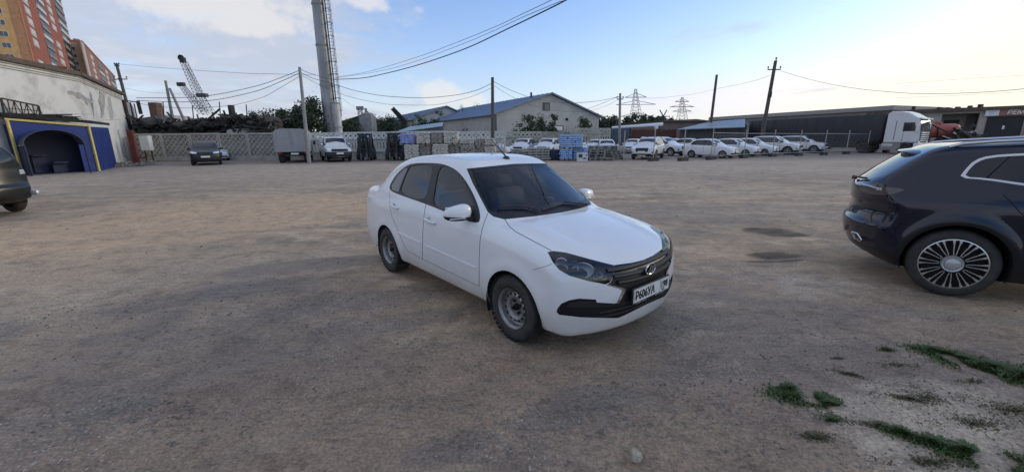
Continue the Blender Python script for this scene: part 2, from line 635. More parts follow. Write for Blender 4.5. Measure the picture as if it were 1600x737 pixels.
# ---- materials of the vehicles
M_white = mat('white_paint', (.78, .79, .80), rough=.22, spec=.5, coat=.6, var=.03, vscale=1.3)
def add_road_dust(m, zlo, zhi, amt, col):
    """a film of yard dust thrown up on the lower panels, broken by noise"""
    nt = m.node_tree; b = nt.nodes['Principled BSDF']
    tc_ = nt.nodes.new('ShaderNodeTexCoord'); sp = nt.nodes.new('ShaderNodeSeparateXYZ'); nt.links.new(tc_.outputs['Object'], sp.inputs[0])
    n = nt.nodes.new('ShaderNodeTexNoise'); n.inputs['Scale'].default_value = 7; n.inputs['Detail'].default_value = 7; n.inputs['Roughness'].default_value = .7; nt.links.new(tc_.outputs['Object'], n.inputs['Vector'])
    ad = nt.nodes.new('ShaderNodeMath'); ad.operation = 'MULTIPLY_ADD'; nt.links.new(n.outputs['Fac'], ad.inputs[0]); ad.inputs[1].default_value = -.35; nt.links.new(sp.outputs[2], ad.inputs[2])
    mr = nt.nodes.new('ShaderNodeMapRange'); mr.interpolation_type = 'SMOOTHSTEP'; nt.links.new(ad.outputs[0], mr.inputs[0])
    mr.inputs[1].default_value, mr.inputs[2].default_value, mr.inputs[3].default_value, mr.inputs[4].default_value = zhi - .17, zlo - .17, 0, amt
    mx = nt.nodes.new('ShaderNodeMix'); mx.data_type = 'RGBA'; nt.links.new(mr.outputs[0], mx.inputs[0])
    old = b.inputs['Base Color'].links[0].from_socket if b.inputs['Base Color'].links else None
    if old: nt.links.new(old, mx.inputs[6])
    else: mx.inputs[6].default_value = b.inputs['Base Color'].default_value
    mx.inputs[7].default_value = (*col, 1); nt.links.new(mx.outputs[2], b.inputs['Base Color'])
add_road_dust(M_white, .18, .60, .45, (.42, .37, .30))
M_black_paint = mat('black_blue_paint', (.003, .006, .020), rough=.08, spec=.45, coat=.35)
M_dark_paint = mat('black_paint', (.010, .011, .011), rough=.3, coat=.1)
M_green_paint = mat('dark_green_paint', (.012, .020, .019), rough=.35, coat=.1)
M_rub = mat('black_rubber', (.016, .016, .018), rough=.75, bump=.25, bscale=90)
M_tyre = mat('dusty_tyre_rubber', (.022, .022, .024), rough=.8, col2=(.05, .046, .042), vscale=9)
M_plastic = mat('black_plastic', (.014, .014, .016), rough=.42)
M_void = mat('dark_void', (.004, .004, .005), rough=.9)
M_trim = mat('interior_cloth', (.075, .080, .095), rough=.9)
M_trim_light = mat('interior_headliner', (.30, .30, .30), rough=.95)
M_steel = mat('rim_steel', (.30, .30, .30), rough=.42, metal=.7, var=.25, vscale=14)
M_alloy = mat('polished_alloy', (.62, .62, .63), rough=.25, metal=.9)
M_chrome = mat('chrome', (.80, .80, .80), rough=.08, metal=1.0)
M_silver = mat('silver_plastic', (.45, .46, .47), rough=.3, metal=.4)
M_glass = glass_mat('tinted_glass', (.82, .86, .89))
M_lens = glass_mat('lamp_lens', (.94, .95, .96))
M_dglass = mat('dark_glass', (.010, .013, .018), rough=.03, spec=.8, coat=.4)
M_bglass = mat('car_window', (.028, .033, .042), rough=.05, spec=.7)
M_red = mat('red_lens', (.25, .012, .010), rough=.15, coat=.6)
M_lampw = mat('clear_lamp', (.80, .82, .84), rough=.10, metal=.55, coat=.8)
M_plate = mat('plate_white', (.78, .78, .76), rough=.4)
M_ink = mat('plate_ink', (.008, .008, .01), rough=.5)
M_orange = mat('amber_lens', (.6, .22, .03), rough=.2)

def text_obj(name, body, size, loc, m, parent, rx=math.pi / 2, rz=0.0, sx=1.0, depth=0.0008, align='LEFT', shear=0, bold=0.0):
    cu = bpy.data.curves.new(name, 'FONT')
    cu.body = body; cu.size = size; cu.extrude = depth; cu.align_x = align; cu.align_y = 'BOTTOM_BASELINE'; cu.shear = shear
    cu.resolution_u = 3; cu.offset = bold
    tmp = bpy.data.objects.new(name, cu)
    COL.objects.link(tmp)
    bpy.context.view_layer.update()
    me = bpy.data.meshes.new_from_object(tmp.evaluated_get(bpy.context.evaluated_depsgraph_get()))
    bpy.data.objects.remove(tmp); bpy.data.curves.remove(cu)
    me.name = name
    me.materials.clear(); me.materials.append(m)
    o = link_mesh(name, me, parent)
    o.location = loc; o.rotation_euler = (rx, 0, rz); o.scale = (sx, 1, 1)
    return o
def wheel(parent, x, y, r, w, side, kind, label=None, detail=2, z=None):
    """a wheel: tyre mesh with the rim (and its face pieces) below it; side -1 near, +1 far"""
    n = 40 if detail > 1 else 18
    t = MB(); h = w / 2
    rr = r * (.62 if kind == 'steel' else .74 if kind == 'multi' else .66)
    t.lathe([(rr, -h * .86), (rr + .012, -h * .98), (r * .86, -h), (r * .955, -h * .86), (r, -h * .62), (r, h * .62), (r * .955, h * .86), (r * .86, h), (rr, h * .9)], n, 'Y')
    if detail > 2:
        for k in range(n):       # tread blocks
            a = 2 * math.pi * k / n
            for q in (-.38, 0, .38):
                c = Vector((math.cos(a) * (r - .0005), q * w, math.sin(a) * (r - .0005)))
                t.box(c, (.003, w * .27, r * .12), ry=-a)
    ty = t.build('wheel', M_tyre, parent)
    ty.location = (x, y, r if z is None else z)
    if side > 0: ty.rotation_euler = (0, 0, math.pi)
    f = -h * .78
    rim = MB()
    if kind == 'steel':
        rim.lathe([(rr, f - .015), (rr * .985, f - .005), (rr * .90, f + .006), (rr * .86, f + .045), (rr * .80, f + .050), (rr * .70, f + .030), (rr * .60, f + .024), (rr * .46, f + .034), (rr * .40, f + .055), (rr * .18, f + .055), (0.001, f + .055)], n, 'Y')
        ro = rim.build('rim', M_steel, ty)
        d = MB()
        nh = 14 if detail > 1 else 8
        for k in range(nh):
            a = 2 * math.pi * (k + .5) / nh
            c = Vector((math.cos(a) * rr * .655, f + .0245, math.sin(a) * rr * .655))
            el = []
            for q in range(10):
                b = 2 * math.pi * q / 10
                du, dv = math.cos(b) * rr * .062, math.sin(b) * rr * .085
                el.append(c + Vector((math.cos(a) * du - math.sin(a) * dv, 0, math.sin(a) * du + math.cos(a) * dv)))
            d.add(el + [p + Vector((0, .03, 0)) for p in el], [tuple(range(10))] + [(i, (i + 1) % 10, 10 + (i + 1) % 10, 10 + i) for i in range(10)])
        d.lathe([(rr * .10, f + .02), (rr * .17, f + .03), (rr * .17, f + .056), (0.001, f + .018)], 14, 'Y')
        for k in range(4):
            a = 2 * math.pi * k / 4 + .5
            d.lathe([(.001, f + .034), (.013, f + .035), (.013, f + .056)], 8, 'Y', c=(math.cos(a) * rr * .30, 0, math.sin(a) * rr * .30))
        d.build('wheel_hole', M_void, ty)
    elif kind == 'multi':
        b = MB(); b.lathe([(rr, f - .01), (rr * .97, f + .03), (rr * .5, f + .05), (.001, f + .05)], n, 'Y')
        b.build('rim', M_void, ty)
        g = MB()
        g.lathe([(rr * 1.0, f - .004), (rr * 1.0, f - .014), (rr * .965, f - .016), (rr * .955, f - .002)], 48, 'Y')
        for k in range(12):                       # twelve forked spokes with thin polished edges
            a0 = 2 * math.pi * k / 12
            for sgn in (-1, 1):
                path = []
                for q, off in ((.37, .050), (.42, .085), (.60, .100), (.78, .105), (.86, .120), (.97, .128)):
                    a = a0 + sgn * off * (.62 / max(q, .5)) ** .5
                    path.append(Vector((math.cos(a) * rr * q, f - .008 - .012 * (1 - q), math.sin(a) * rr * q)))
                for i in range(len(path) - 1):
                    g.bar(path[i], path[i + 1], (.007, .007, .008, .012, .020)[i], .008, up=(0, 1, 0))
        g.build('spoke', M_alloy, ty)
        c = MB()
        c.lathe([(rr * .335, f + .01), (rr * .335, f - .016), (rr * .31, f - .026), (rr * .255, f - .022), (rr * .235, f - .016), (rr * .225, f - .030), (rr * .18, f - .036), (.001, f - .038)], 40, 'Y')
        c.build('hub_cap', M_silver, ty)
    else:                                         # five double spokes
        b = MB(); b.lathe([(rr, f - .01), (rr * .95, f + .03), (rr * .4, f + .04), (.001, f + .04)], n, 'Y')
        b.build('rim', M_void if detail > 1 else M_void, ty)
        g = MB()
        g.lathe([(rr, f - .002), (rr, f - .014), (rr * .91, f - .012), (rr * .91, f + .004)], n, 'Y')
        for k in range(5):
            for s2 in (-.14, .14):
                a = 2 * math.pi * k / 5
                g.bar((math.cos(a + s2 * 1.8) * rr * .16, f - .006, math.sin(a + s2 * 1.8) * rr * .16), (math.cos(a + s2) * rr * .94, f - .012, math.sin(a + s2) * rr * .94), .034 * r / .33, .012, up=(0, 1, 0))
        g.lathe([(rr * .24, f + .005), (rr * .22, f - .014), (.001, f - .016)], 14, 'Y')
        g.build('spoke', M_alloy, ty)
    return ty
def arch_liner(parent, sh, half, wheels, z, r, m):
    n = 20
    for wx in wheels:
        for s in (-1, 1):
            b = MB(); ring = []
            for k in range(n + 1):
                a = -.35 + (math.pi + .7) * k / n
                ring.append((wx + math.cos(a) * (r + .004), z + math.sin(a) * (r + .004)))
            vs = [(x, s * half(x), zz) for x, zz in ring] + [(x, s * .42, zz) for x, zz in ring] + [(wx, s * .42, z)]
            m_ = n + 1
            b.add(vs, [(i, i + 1, m_ + i + 1, m_ + i) for i in range(n)] + [(2 * m_, m_ + i, m_ + i + 1) for i in range(n)])
            b.build('wheel_liner', m, parent)
# ------------------------------------------------------------------ the white sedan in the middle of the yard
GX, GY, GA = 0.62475, 3.70835, -0.871687
granta = thing('sedan_car', 'clean white four-door sedan parked alone in the middle of the dirt yard', 'car', (GX, GY, 0), GA)
g_mw = Matrix.Translation((GX, GY, 0)) @ Matrix.Rotation(GA, 4, 'Z')
GL = Lens(g_mw)
SEDAN = dict(
    top=[(-3.70, .86), (-3.52, 1.00), (-3.40, 1.050), (-3.15, 1.075), (-3.02, 1.105), (-2.90, 1.17), (-2.62, 1.375), (-2.50, 1.425), (-2.3, 1.470), (-2.0, 1.500), (-1.7, 1.511),
         (-1.4, 1.505), (-1.2, 1.490), (-1.05, 1.462), (-.94, 1.418), (-.80, 1.335), (-.5, 1.145), (-.30, 1.015), (-.22, .975), (-.12, .962), (0, .940), (.2, .900), (.4, .848), (.55, .795), (.68, .72), (.82, .58)],
    side=[(.0, .70), (.15, .745), (.24, .80), (.40, .836), (.55, .845), (.70, .843), (.82, .834), (.90, .816), (.96, .790), (1.05, .752), (1.2, .685), (1.35, .612), (1.45, .560), (1.6, .47)],
    plan=[(-3.7, .84), (-3.4, .915), (-3.0, .970), (-2.5, .992), (-1.8, 1.0), (-.8, 1.0), (0, .992), (.4, .975), (.8, .93)],
    front=[(0, .60), (.15, .67), (.22, .735), (.30, .755), (.45, .772), (.55, .765), (.64, .75), (.72, .728), (.8, .66), (.95, .5)],
    rear=[(0, -3.2), (.2, -3.34), (.33, -3.45), (.55, -3.47), (.63, -3.45), (.75, -3.41), (.95, -3.43), (1.05, -3.44), (1.2, -3.4), (1.5, -3.3)],
    bottom=[(-3.6, .30), (-3.0, .22), (-2.5, .20), (0, .20), (.5, .195), (.8, .21)],
    wb=2.476, arch=(.335, .285), cab=(-.22, -3.0), wind=.25, rcur=(.24, 2.5))
GS = Shell(step=.024, thmax=2.75, hood_line=.012, **SEDAN)
bm = GS.mesh()
SIDE, FRONT, REAR, TOP = Ortho('side'), Ortho('front'), Ortho('rear'), Ortho('top')
# side windows: black frame, then the panes in it
cut_region(bm, smooth_poly([(608, 290), (620, 271), (635, 258.5), (648, 254.5), (681, 254.5), (698, 257.6), (716.5, 267.5), (733, 289.5), (748, 321), (751.5, 345), (741, 349.5), (696, 331), (665, 318.5), (623, 304), (609.5, 298)], 2), GL, 5)
cut_region(bm, smooth_poly([(643, 257.5), (678, 257.2), (671, 285), (663.5, 315.8), (624, 301.6), (628.3, 287), (637, 265)], 2), GL, 7, (5,), extra=lambda q, n: q.y < -.4 and q.z > .9)
cut_region(bm, smooth_poly([(686.5, 258.6), (701, 260.8), (716, 271.5), (731, 294), (741.5, 319.5), (742.5, 341), (695, 327.2), (675.8, 320.4), (679, 297)], 2), GL, 6, (5,), extra=lambda q, n: q.y < -.4 and q.z > .9)
cut_region(bm, [(612, 290), (622, 273), (633.5, 262.5), (636.5, 263.5), (626.5, 287), (622, 300), (612.5, 296.2)], GL, 8, (5,))
# windscreen with its dark border, cowl below it
cut_region(bm, [(729.0, 263.5), (738, 285), (762, 331), (771, 338.3), (788, 342.6), (838, 337.6), (887, 330.5), (940, 322), (900, 280), (862, 254), (842, 252.5), (800, 256.2), (760, 260.3)], GL, 19)
cut_region(bm, [(733.0, 265.2), (741.5, 285), (765, 329.5), (776, 331.5), (830, 328.2), (880, 322), (940, 316), (900, 280), (862, 256.5), (842, 255.5), (800, 259.0), (762, 262.8)], GL, 1, (19,))
# bonnet and its seam
seam = [(788.5, 342.4), (796.5, 354.5), (807, 362.5), (820.4, 369.7), (840, 380), (861.6, 391.4)]
cut_region(bm, strip(seam, 1.15), GL, 4)
# head lamp
HEAD = [(855.5, 393.5), (864, 391.8), (884, 394.2), (909, 401), (937, 408.5), (961, 414.5), (959.8, 429), (953, 441), (946, 444), (918.4, 438.6), (889.6, 430.5), (874, 421.5), (864, 410)]
cut_region(bm, HEAD, GL, 11)
cut_region(bm, [(788.8, 342.4), (838, 337.4), (887, 330.3), (940, 321.5), (1060, 340), (1045, 389), (1039, 391.5), (1013, 403.8), (987.6, 410), (962, 413.6), (937, 408.2), (909, 400.7), (884, 394), (861.6, 391.2), (840, 380), (820.4, 369.7), (807, 362.5), (796.5, 354.5)], GL, 3)
# black nose: grille, plate surround, lower opening; the white cheek stays
cut_region(bm, [(959.5, 414), (987.6, 410.2), (1013, 404), (1039, 392), (1090, 400), (1090, 450), (1041, 459.8), (978.4, 491), (966, 496.5), (946, 496.5), (909, 495.4), (874, 491.5), (869.3, 487), (871.5, 481), (877, 474), (889.6, 468.6), (905, 466), (931, 467.6), (932.7, 472.2), (960, 473.8), (966, 472.5), (970, 467), (978, 452.5), (975.5, 450.2), (949, 444), (954, 441), (959.6, 429)], GL, 12)
cut_region(bm, [(949, 444), (975.5, 450.2), (978.3, 452.3), (971, 467), (966.2, 473.5), (964.5, 471), (972.0, 453.6), (966, 450.5), (947, 445.6)], GL, 15, (0, 12))
cut_region(bm, [(873, 485.5), (878, 476.5), (890, 470.6), (905, 468), (930.5, 469.2), (931, 471), (905, 471), (891, 474), (884, 480), (930, 481), (966, 480), (985, 475), (1040, 452), (1090, 440), (1090, 448), (1040, 457.5), (978, 488.6), (965, 494), (945, 494.2), (909, 493), (876, 489.3)], GL, 13, (12,))
# bumper seam and bumper skin
cut_region(bm, strip([(862.5, 412), (855, 415), (833, 421.5)], 0.8), GL, 4)
cut_region(bm, [(863, 410), (862, 411.6), (833, 421.3), (800, 430), (790, 560), (1070, 560), (1100, 400), (1040, 392), (1013, 404), (961, 414), (953, 441), (946, 444), (918, 438.6), (889.6, 430.5), (874, 421.5)], GL, 14)
# doors
FD_FRONT = [(762.3, 333), (757.5, 345), (752.5, 361), (750, 376), (748.6, 403), (748.6, 447)]
BP = [(665.3, 319), (662.3, 338), (660.8, 360), (660.2, 385), (660.3, 404.5)]
SILL = [(748.6, 447), (700, 423.8), (660.3, 404.5), (637, 392)]
RD_REAR = [(609, 298), (608.5, 318), (612, 338), (621, 358), (630, 380), (637, 392)]
for s_, w_ in ((FD_FRONT, .9), (BP, .75), (SILL, .6), (RD_REAR, .45)):
    cut_region(bm, strip(s_, w_), GL, 4)
cut_region(bm, [(665, 318), (762.3, 330)] + FD_FRONT[1:] + [SILL[1]] + BP[::-1], GL, 9)
cut_region(bm, [(608, 296)] + [(665, 318)] + BP[1:] + [SILL[3]] + RD_REAR[::-1][1:], GL, 10)
# rear lamp, rear window, filler-free tail
cut_region(bm, [(-3.6, .80), (-3.30, .78), (-3.24, .86), (-3.30, .96), (-3.6, 1.0)], SIDE, 18, (0,))
cut_region(bm, smooth_poly([(-1, 1.12), (-.60, 1.12), (-.50, 1.38), (-.3, 1.40), (1, 1.40), (1, 1.12)], 0), REAR, 17, (0,), extra=lambda c, n: c.x < -2.4)
# wheel openings
circ = lambda x, z, r, n=40: [(x + r * math.cos(2 * math.pi * k / n), z + r * math.sin(2 * math.pi * k / n)) for k in range(n)]
for wx in (0, -2.476):
    cut_region(bm, circ(wx, .285, .335), SIDE, 16, tuple(range(0, 16)) + (19,), extra=lambda c, n: c.y < -.5)
bm.normal_update()
_v = [v.co.copy() for v in bm.verts]; bm.verts.index_update(); _f = [[v.index for v in f.verts] for f in bm.faces]
bvh = BVHTree.FromPolygons(_v + [Vector((p.x, -p.y, p.z)) for p in _v], _f + [[i + len(_v) for i in f[::-1]] for f in _f])
def ghit(px, py, off=0.0):
    h = bvh.ray_cast(GL.o, GL.ray((px, py)))
    return (h[0] + h[1] * off) if h[0] is not None else None
M_seam = mat('panel_seam', (.05, .052, .055), rough=.6)
region_mesh(bm, (0, 4), 'body', [M_white, M_seam], granta, matmap={4: 1})
region_mesh(bm, (3,), 'bonnet', M_white, granta)
region_mesh(bm, (14, 15), 'front_bumper', [M_white, M_chrome], granta, matmap={15: 1})
g_fd = region_mesh(bm, (9,), 'front_door', M_white, granta, 'pair')
g_rd = region_mesh(bm, (10,), 'rear_door', M_white, granta, 'pair')
region_mesh(bm, (5, 8), 'window_frame', [M_plastic, M_dglass], granta, 'pair', matmap={8: 1})
region_mesh(bm, (6,), 'door_glass', M_glass, granta, 'pair', move=-.006)
region_mesh(bm, (7,), 'door_glass', M_glass, granta, 'pair', move=-.006)
ws = region_mesh(bm, (1,), 'windscreen', M_glass, granta, move=-.002)[0]
region_mesh(bm, (19,), 'cowl', M_plastic, granta)
region_mesh(bm, (17,), 'rear_window', M_glass, granta)
region_mesh(bm, (18,), 'tail_lamp', M_red, granta, 'pair')
gr = region_mesh(bm, (12, 13), 'grille', [M_plastic, M_void], granta, matmap={13: 1}, move=-.012)[0]
heads = region_mesh(bm, (11,), 'headlight', M_lens, granta, 'pair')
M_lampbase = mat('lamp_housing', (.012, .013, .016), rough=.3)
for i, h_ in enumerate(heads):
    s = -1 if i == 0 else 1
    hb = region_mesh(bm, (11,), 'lamp_housing', M_lampbase, h_, 'near', move=-.045)[0]
    rf = MB(); rf.sm = True
    for px, py, r, sq in ((878, 411, .052, 1.25), (912.5, 418.5, .085, .72), (897, 412, .05, .9), (941, 428, .030, .8), (948, 434, .022, .8), (934, 433, .022, .8)):
        c = ghit(px, py, -.03)
        nrm = (GL.o - c).normalized() * .5 + Vector((.6, -.5, 0)) * .5
        nrm.normalize()
        q = nrm.to_track_quat('Y', 'Z')
        vs, fs = [], []
        for a_ in range(5):
            for k in range(16):
                t = 2 * math.pi * k / 16; rr = r * (1 - a_ / 4.4)
                vs.append(c + q @ Vector((rr * math.cos(t), -.028 * (a_ / 4) ** .6 + 0, rr * sq * math.sin(t))))
        fs = [(a_ * 16 + k, a_ * 16 + (k + 1) % 16, a_ * 16 + 16 + (k + 1) % 16, a_ * 16 + 16 + k) for a_ in range(4) for k in range(16)]
        rf.add(vs, fs)
    ro = rf.build('reflector', mat('reflector_silver', (.62, .65, .70), rough=.25, metal=.1), h_)
    if s > 0:
        for o_ in (hb, ro):
            me = o_.data
            for v in me.vertices: v.co.y *= -1
            me.flip_normals()
region_mesh(bm, (0, 3, 4, 5, 8, 9, 10, 19), 'interior_trim', M_trim, granta, move=-.035, flip=True, keep=lambda c: -3.1 < c.x < -.10 and c.z > .35)
# grille bars
def front_x(y, z):
    lo, hi = -.2, 1.2
    for _ in range(30):
        m_ = (lo + hi) / 2
        if GS.f(np.array([m_]), np.array([y]), np.array([z]))[0] < 0: lo = m_
        else: hi = m_
    return lo
for z_, hw_, r_ in ((.688, .44, .019), (.640, .40, .019), (.592, .37, .018)):
    b = MB()
    pts = [(front_x(y, z_ + .012 * (abs(y) / hw_) ** 2) - .004, y, z_ + .012 * (abs(y) / hw_) ** 2) for y in np.linspace(-hw_, hw_, 25)]
    b.tube(pts, r_, 8)
    b.build('grille_slat', M_plastic, gr)
b = MB()
for z_, hw_ in ((.345, .60), (.305, .60), (.385, .52)):
    b.tube([(front_x(y, z_) - .014, y, z_) for y in np.linspace(-hw_, hw_, 21)], .009, 6)
b.build('intake_grid', M_plastic, gr)
# badge: oval ring with a sailing boat mark
bx = front_x(0, .645) + .014
e = MB(); e.sm = True
ringp = [Vector((bx + .012, .066 * math.cos(t), .645 + .043 * math.sin(t))) for t in np.linspace(0, 2 * math.pi, 33)]
e.tube(ringp, .0065, 8, cap=False)
e.sm = False
e.add([Vector((bx + .018, y, .645 + z)) for y, z in ((-.048, -.008), (-.02, -.024), (.03, -.022), (.05, .002), (.03, -.008), (-.01, -.013))], [(0, 1, 2, 3, 4, 5)])
e.add([Vector((bx + .018, y, .645 + z)) for y, z in ((-.03, .000), (-.002, -.006), (.002, .022), (.022, .030), (-.004, .032), (-.016, .010))], [(0, 1, 2, 3, 4, 5)])
e.add([Vector((bx + .018, y, .645 + z)) for y, z in ((.010, -.004), (.026, .000), (.040, .016), (.034, .022), (.018, .022))], [(0, 1, 2, 3, 4)])
bd = e.build('badge', M_chrome, granta)
e = MB(); e.add([Vector((bx + .010, .062 * math.cos(t), .645 + .040 * math.sin(t))) for t in np.linspace(0, 2 * math.pi, 24, endpoint=False)], [tuple(range(24))])
e.build('badge_field', M_void, bd)
# number plate
px_ = max(front_x(0, .47), front_x(0, .53)) + .016
pf = rbox('plate_holder', (px_ - .006, 0, .474), (.016, .535, .142), M_plastic, granta, bev=.006)
pl = rbox('number_plate', (px_ + .006, 0, .480), (.006, .520, .112), M_plate, granta, bev=.002, seg=1)
text_obj('lettering', '\u0420606\u0423\u0410', .096, (px_ + .0102, -.245, .448), M_ink, pl, rz=math.pi / 2, sx=.84, bold=.0028)
text_obj('lettering', '198', .078, (px_ + .0102, .122, .462), M_ink, pl, rz=math.pi / 2, sx=.92, bold=.0024)
text_obj('lettering', 'RUS', .026, (px_ + .0102, .140, .436), M_ink, pl, rz=math.pi / 2)
b = MB()
b.box((px_ + .0098, .115, .48), (.001, .003, .104))
for z_, h_ in ((.5335, .002), (.4265, .002)): b.box((px_ + .0098, 0, z_), (.001, .512, h_))
for y_ in (-.2555, .2555): b.box((px_ + .0098, y_, .48), (.001, .002, .107))
b.build('plate_border', M_ink, pl)
b = MB()
for y_, w_ in ((-.21, .02), (-.17, .05), (-.10, .06), (.08, .05), (.15, .08)): b.box((px_ + .0028, y_, .4125), (.001, w_, .006))
b.build('holder_print', mat('grey_print', (.4, .4, .4), rough=.5), pf)
# side pieces, both sides from the near one
def both(make, mirror=True):
    for s in (-1, 1) if mirror else (-1,):
        make(s)
def mir(p, s):
    return Vector((p.x, p.y * (-s), p.z)) if s > 0 else Vector(p)
def handle(px0, py0, px1, py1, par):
    a, b_ = ghit(px0, py0, .022), ghit(px1, py1, .022)
    for i, s in enumerate((-1, 1)):
        A, B = (a, b_) if s < 0 else (Vector((a.x, -a.y, a.z)), Vector((b_.x, -b_.y, b_.z)))
        m_ = MB(); inn = Vector((0, -s * .022, 0))
        m_.tube([A + inn, A.lerp(B, .06) + inn * .2, A.lerp(B, .3), A.lerp(B, .7), A.lerp(B, .94) + inn * .2, B + inn], [.010, .014, .0145, .0145, .014, .010], 10)
        m_.build('handle', M_white, par[i])
        d = MB(); cc = A.lerp(B, .35) + inn * .93 + Vector((0, 0, .014))
        d.lathe([(.026, 0), (.018, -s * -.002), (.001, -s * -.003)], 14, 'Y', c=cc)
        d.build('handle_recess', mat('handle_shadow', (.55, .56, .58), rough=.4), par[i])
handle(611.8, 320.3, 622.6, 326, g_rd)
handle(664, 342, 681, 349.3, g_fd)
def trimline(p, par):
    for i, s in enumerate((-1, 1)):
        m_ = MB(); pts = [mir(ghit(*q, .004), s) for q in p]
        for k in range(len(pts) - 1):
            m_.bar(pts[k], pts[k + 1], .010, .016)
        m_.build('door_moulding', M_white, par[i])
trimline([(664, 383), (690, 394.6), (717, 406.8), (744, 418.5)], g_fd)
trimline([(622.5, 362.8), (640, 371.5), (657.5, 379.6)], g_rd)
def door_mirror(s):
    c = Vector((-.655, s * .905, 1.025))
    b2 = bmesh.new(); bmesh.ops.create_uvsphere(b2, u_segments=28, v_segments=18, radius=1)
    for v in b2.verts:
        x, y, z = v.co
        e_ = lambda t, p: math.copysign(abs(t) ** p, t)
        x, y, z = e_(x, .75), e_(y, .70), e_(z, .75)
        o_ = (y * (s) + 1) / 2                 # 0 at the door, 1 outboard
        zz = z * (.088 - .030 * o_) - .016 * o_ + .004
        xx = (x * .085 if x > 0 else x * .05) * (1 - .25 * o_) - .035 * o_
        v.co = Vector((xx, y * .128, zz)) + c
    for nm, m_, sel in (('mirror_cap', M_white, lambda z, o_: z > -.030), ('mirror_base', M_plastic, lambda z, o_: z <= -.030)):
        b3 = b2.copy()
        bmesh.ops.bisect_plane(b3, geom=b3.faces[:] + b3.edges[:] + b3.verts[:], plane_co=c + Vector((0, 0, -.032)), plane_no=Vector((0, .10 * -s, 1)).normalized(), clear_inner=(nm == 'mirror_cap'), clear_outer=(nm == 'mirror_base'))
        me = bpy.data.meshes.new(nm); b3.to_mesh(me); b3.free()
        me.materials.append(m_)
        for p in me.polygons: p.use_smooth = True
        ob = link_mesh(nm, me, granta)
        if nm == 'mirror_base':
            k = MB(); k.sm = False
            k.bar(c + Vector((-.01, -s * .10, -.045)), Vector((-.62, s * .755, .965)), .10, .045)
            k.prism([(-.74, .955), (-.50, .955), (-.60, 1.06), (-.70, 1.07)], s * .745, s * .79, lambda u, v, w: (u, w - s * .0 - s * (v - .955) * .42, v))
            k.build('mirror_arm', M_plastic, ob)
            k = MB(); k.box(c + Vector((-.0525, 0, 0)), (.004, .20, .11)); k.build('mirror_glass', M_chrome, ob)
            k = MB(); k.bar(c + Vector((.066, -s * .04, -.040)), c + Vector((.028, s * .105, -.043)), .012, .014); k.build('turn_signal', M_lampw, ob)
    b2.free()
both(door_mirror)
# wipers, aerial, mud flaps, wheels, interior
def wiper(pts):
    m_ = MB()
    P = [ghit(*p, .018) for p in pts]
    for k in range(len(P) - 1):
        m_.bar(P[k], P[k + 1], .016, .014)
    return m_
w1 = wiper([(846, 329.3), (863, 324), (882, 317.8), (900, 319.5), (918, 321.2)])
w1.bar(ghit(880, 318.5, .03), ghit(915, 324.5, .03), .02, .012)
w1.build('wiper', M_plastic, granta)
w2 = wiper([(777, 327), (800, 325), (820, 325.6), (842, 331.2)])
w2.build('wiper', M_plastic, granta)
ab = ghit(791, 247.3, 0)
a = MB(); a.lathe([(.042, -.004), (.038, .010), (.022, .022), (.001, .026)], 14, 'Z', c=ab)
a.tube([ab + Vector((.0, 0, .015)), ab + Vector((-.10, 0, .085)), ab + Vector((-.27, 0, .205))], [.009, .007, .004], 8)
a.build('aerial', M_plastic, granta)
for s in (-1, 1):
    for wx in (0, -2.476):
        wheel(granta, wx, s * .748, .289, .178, s, 'steel', detail=3)
        m_ = MB(); m_.box((wx - .365, s * .70, .235), (.012, .19, .20), ry=.12); m_.build('mud_flap', M_rub, granta)
arch_liner(granta, GS, lambda x: float(GS.side(.45) * GS.plan(x)) + .004, (0, -2.476), .285, .335, M_void)
b = MB(); b.box((-1.35, 0, .245), (3.5, 1.50, .06)); b.build('floor_pan', M_void, granta)
def seat(x, y, w, hr=True):
    st_ = rbox('seat', (x + .05, y, .50), (.52, w, .16), M_trim, granta, bev=.05, seg=3, ry=-.08)
    rbox('seat_back', (x - .27, y, .80), (.14, w, .60), M_trim, st_, bev=.06, seg=3, ry=-.30)
    for yy in ((y,) if w < .8 else (-.36, .36)):
        rbox('headrest', (x - .42, yy, 1.19), (.10, .27, .17), M_trim, st_, bev=.05, seg=3, ry=-.2)
seat(-1.15, -.36, .50); seat(-1.15, .36, .50); seat(-2.05, 0, 1.25)
b = MB()
b.prism([(-.22, .55), (-.22, .93), (-.45, .955), (-.68, .92), (-.78, .80), (-.70, .55)], -.60, .60, lambda u, v, w: (u, w, v))
da = b.build('dashboard', M_plastic, granta)
b = MB(); b.box((-.60, .36, .955), (.16, .34, .05)); b.build('instrument_hood', M_plastic, da)
b = MB(); c = Vector((-.86, .36, .86))
q = Matrix.Rotation(R(-62), 3, 'Y')
b.tube([c + q @ Vector((.185 * math.cos(t), .185 * math.sin(t), 0)) for t in np.linspace(0, 2 * math.pi, 29)], .016, 8, cap=False)
for t in (0, math.pi, math.pi * 1.5):
    b.bar(c, c + q @ Vector((.18 * math.cos(t), .18 * math.sin(t), 0)), .035, .014)
b.build('steering_wheel', M_plastic, granta)
b = MB(); b.box((-1.0, 0, 1.335), (.03, .24, .07)); b.build('inner_mirror', M_plastic, granta)
bm.free()
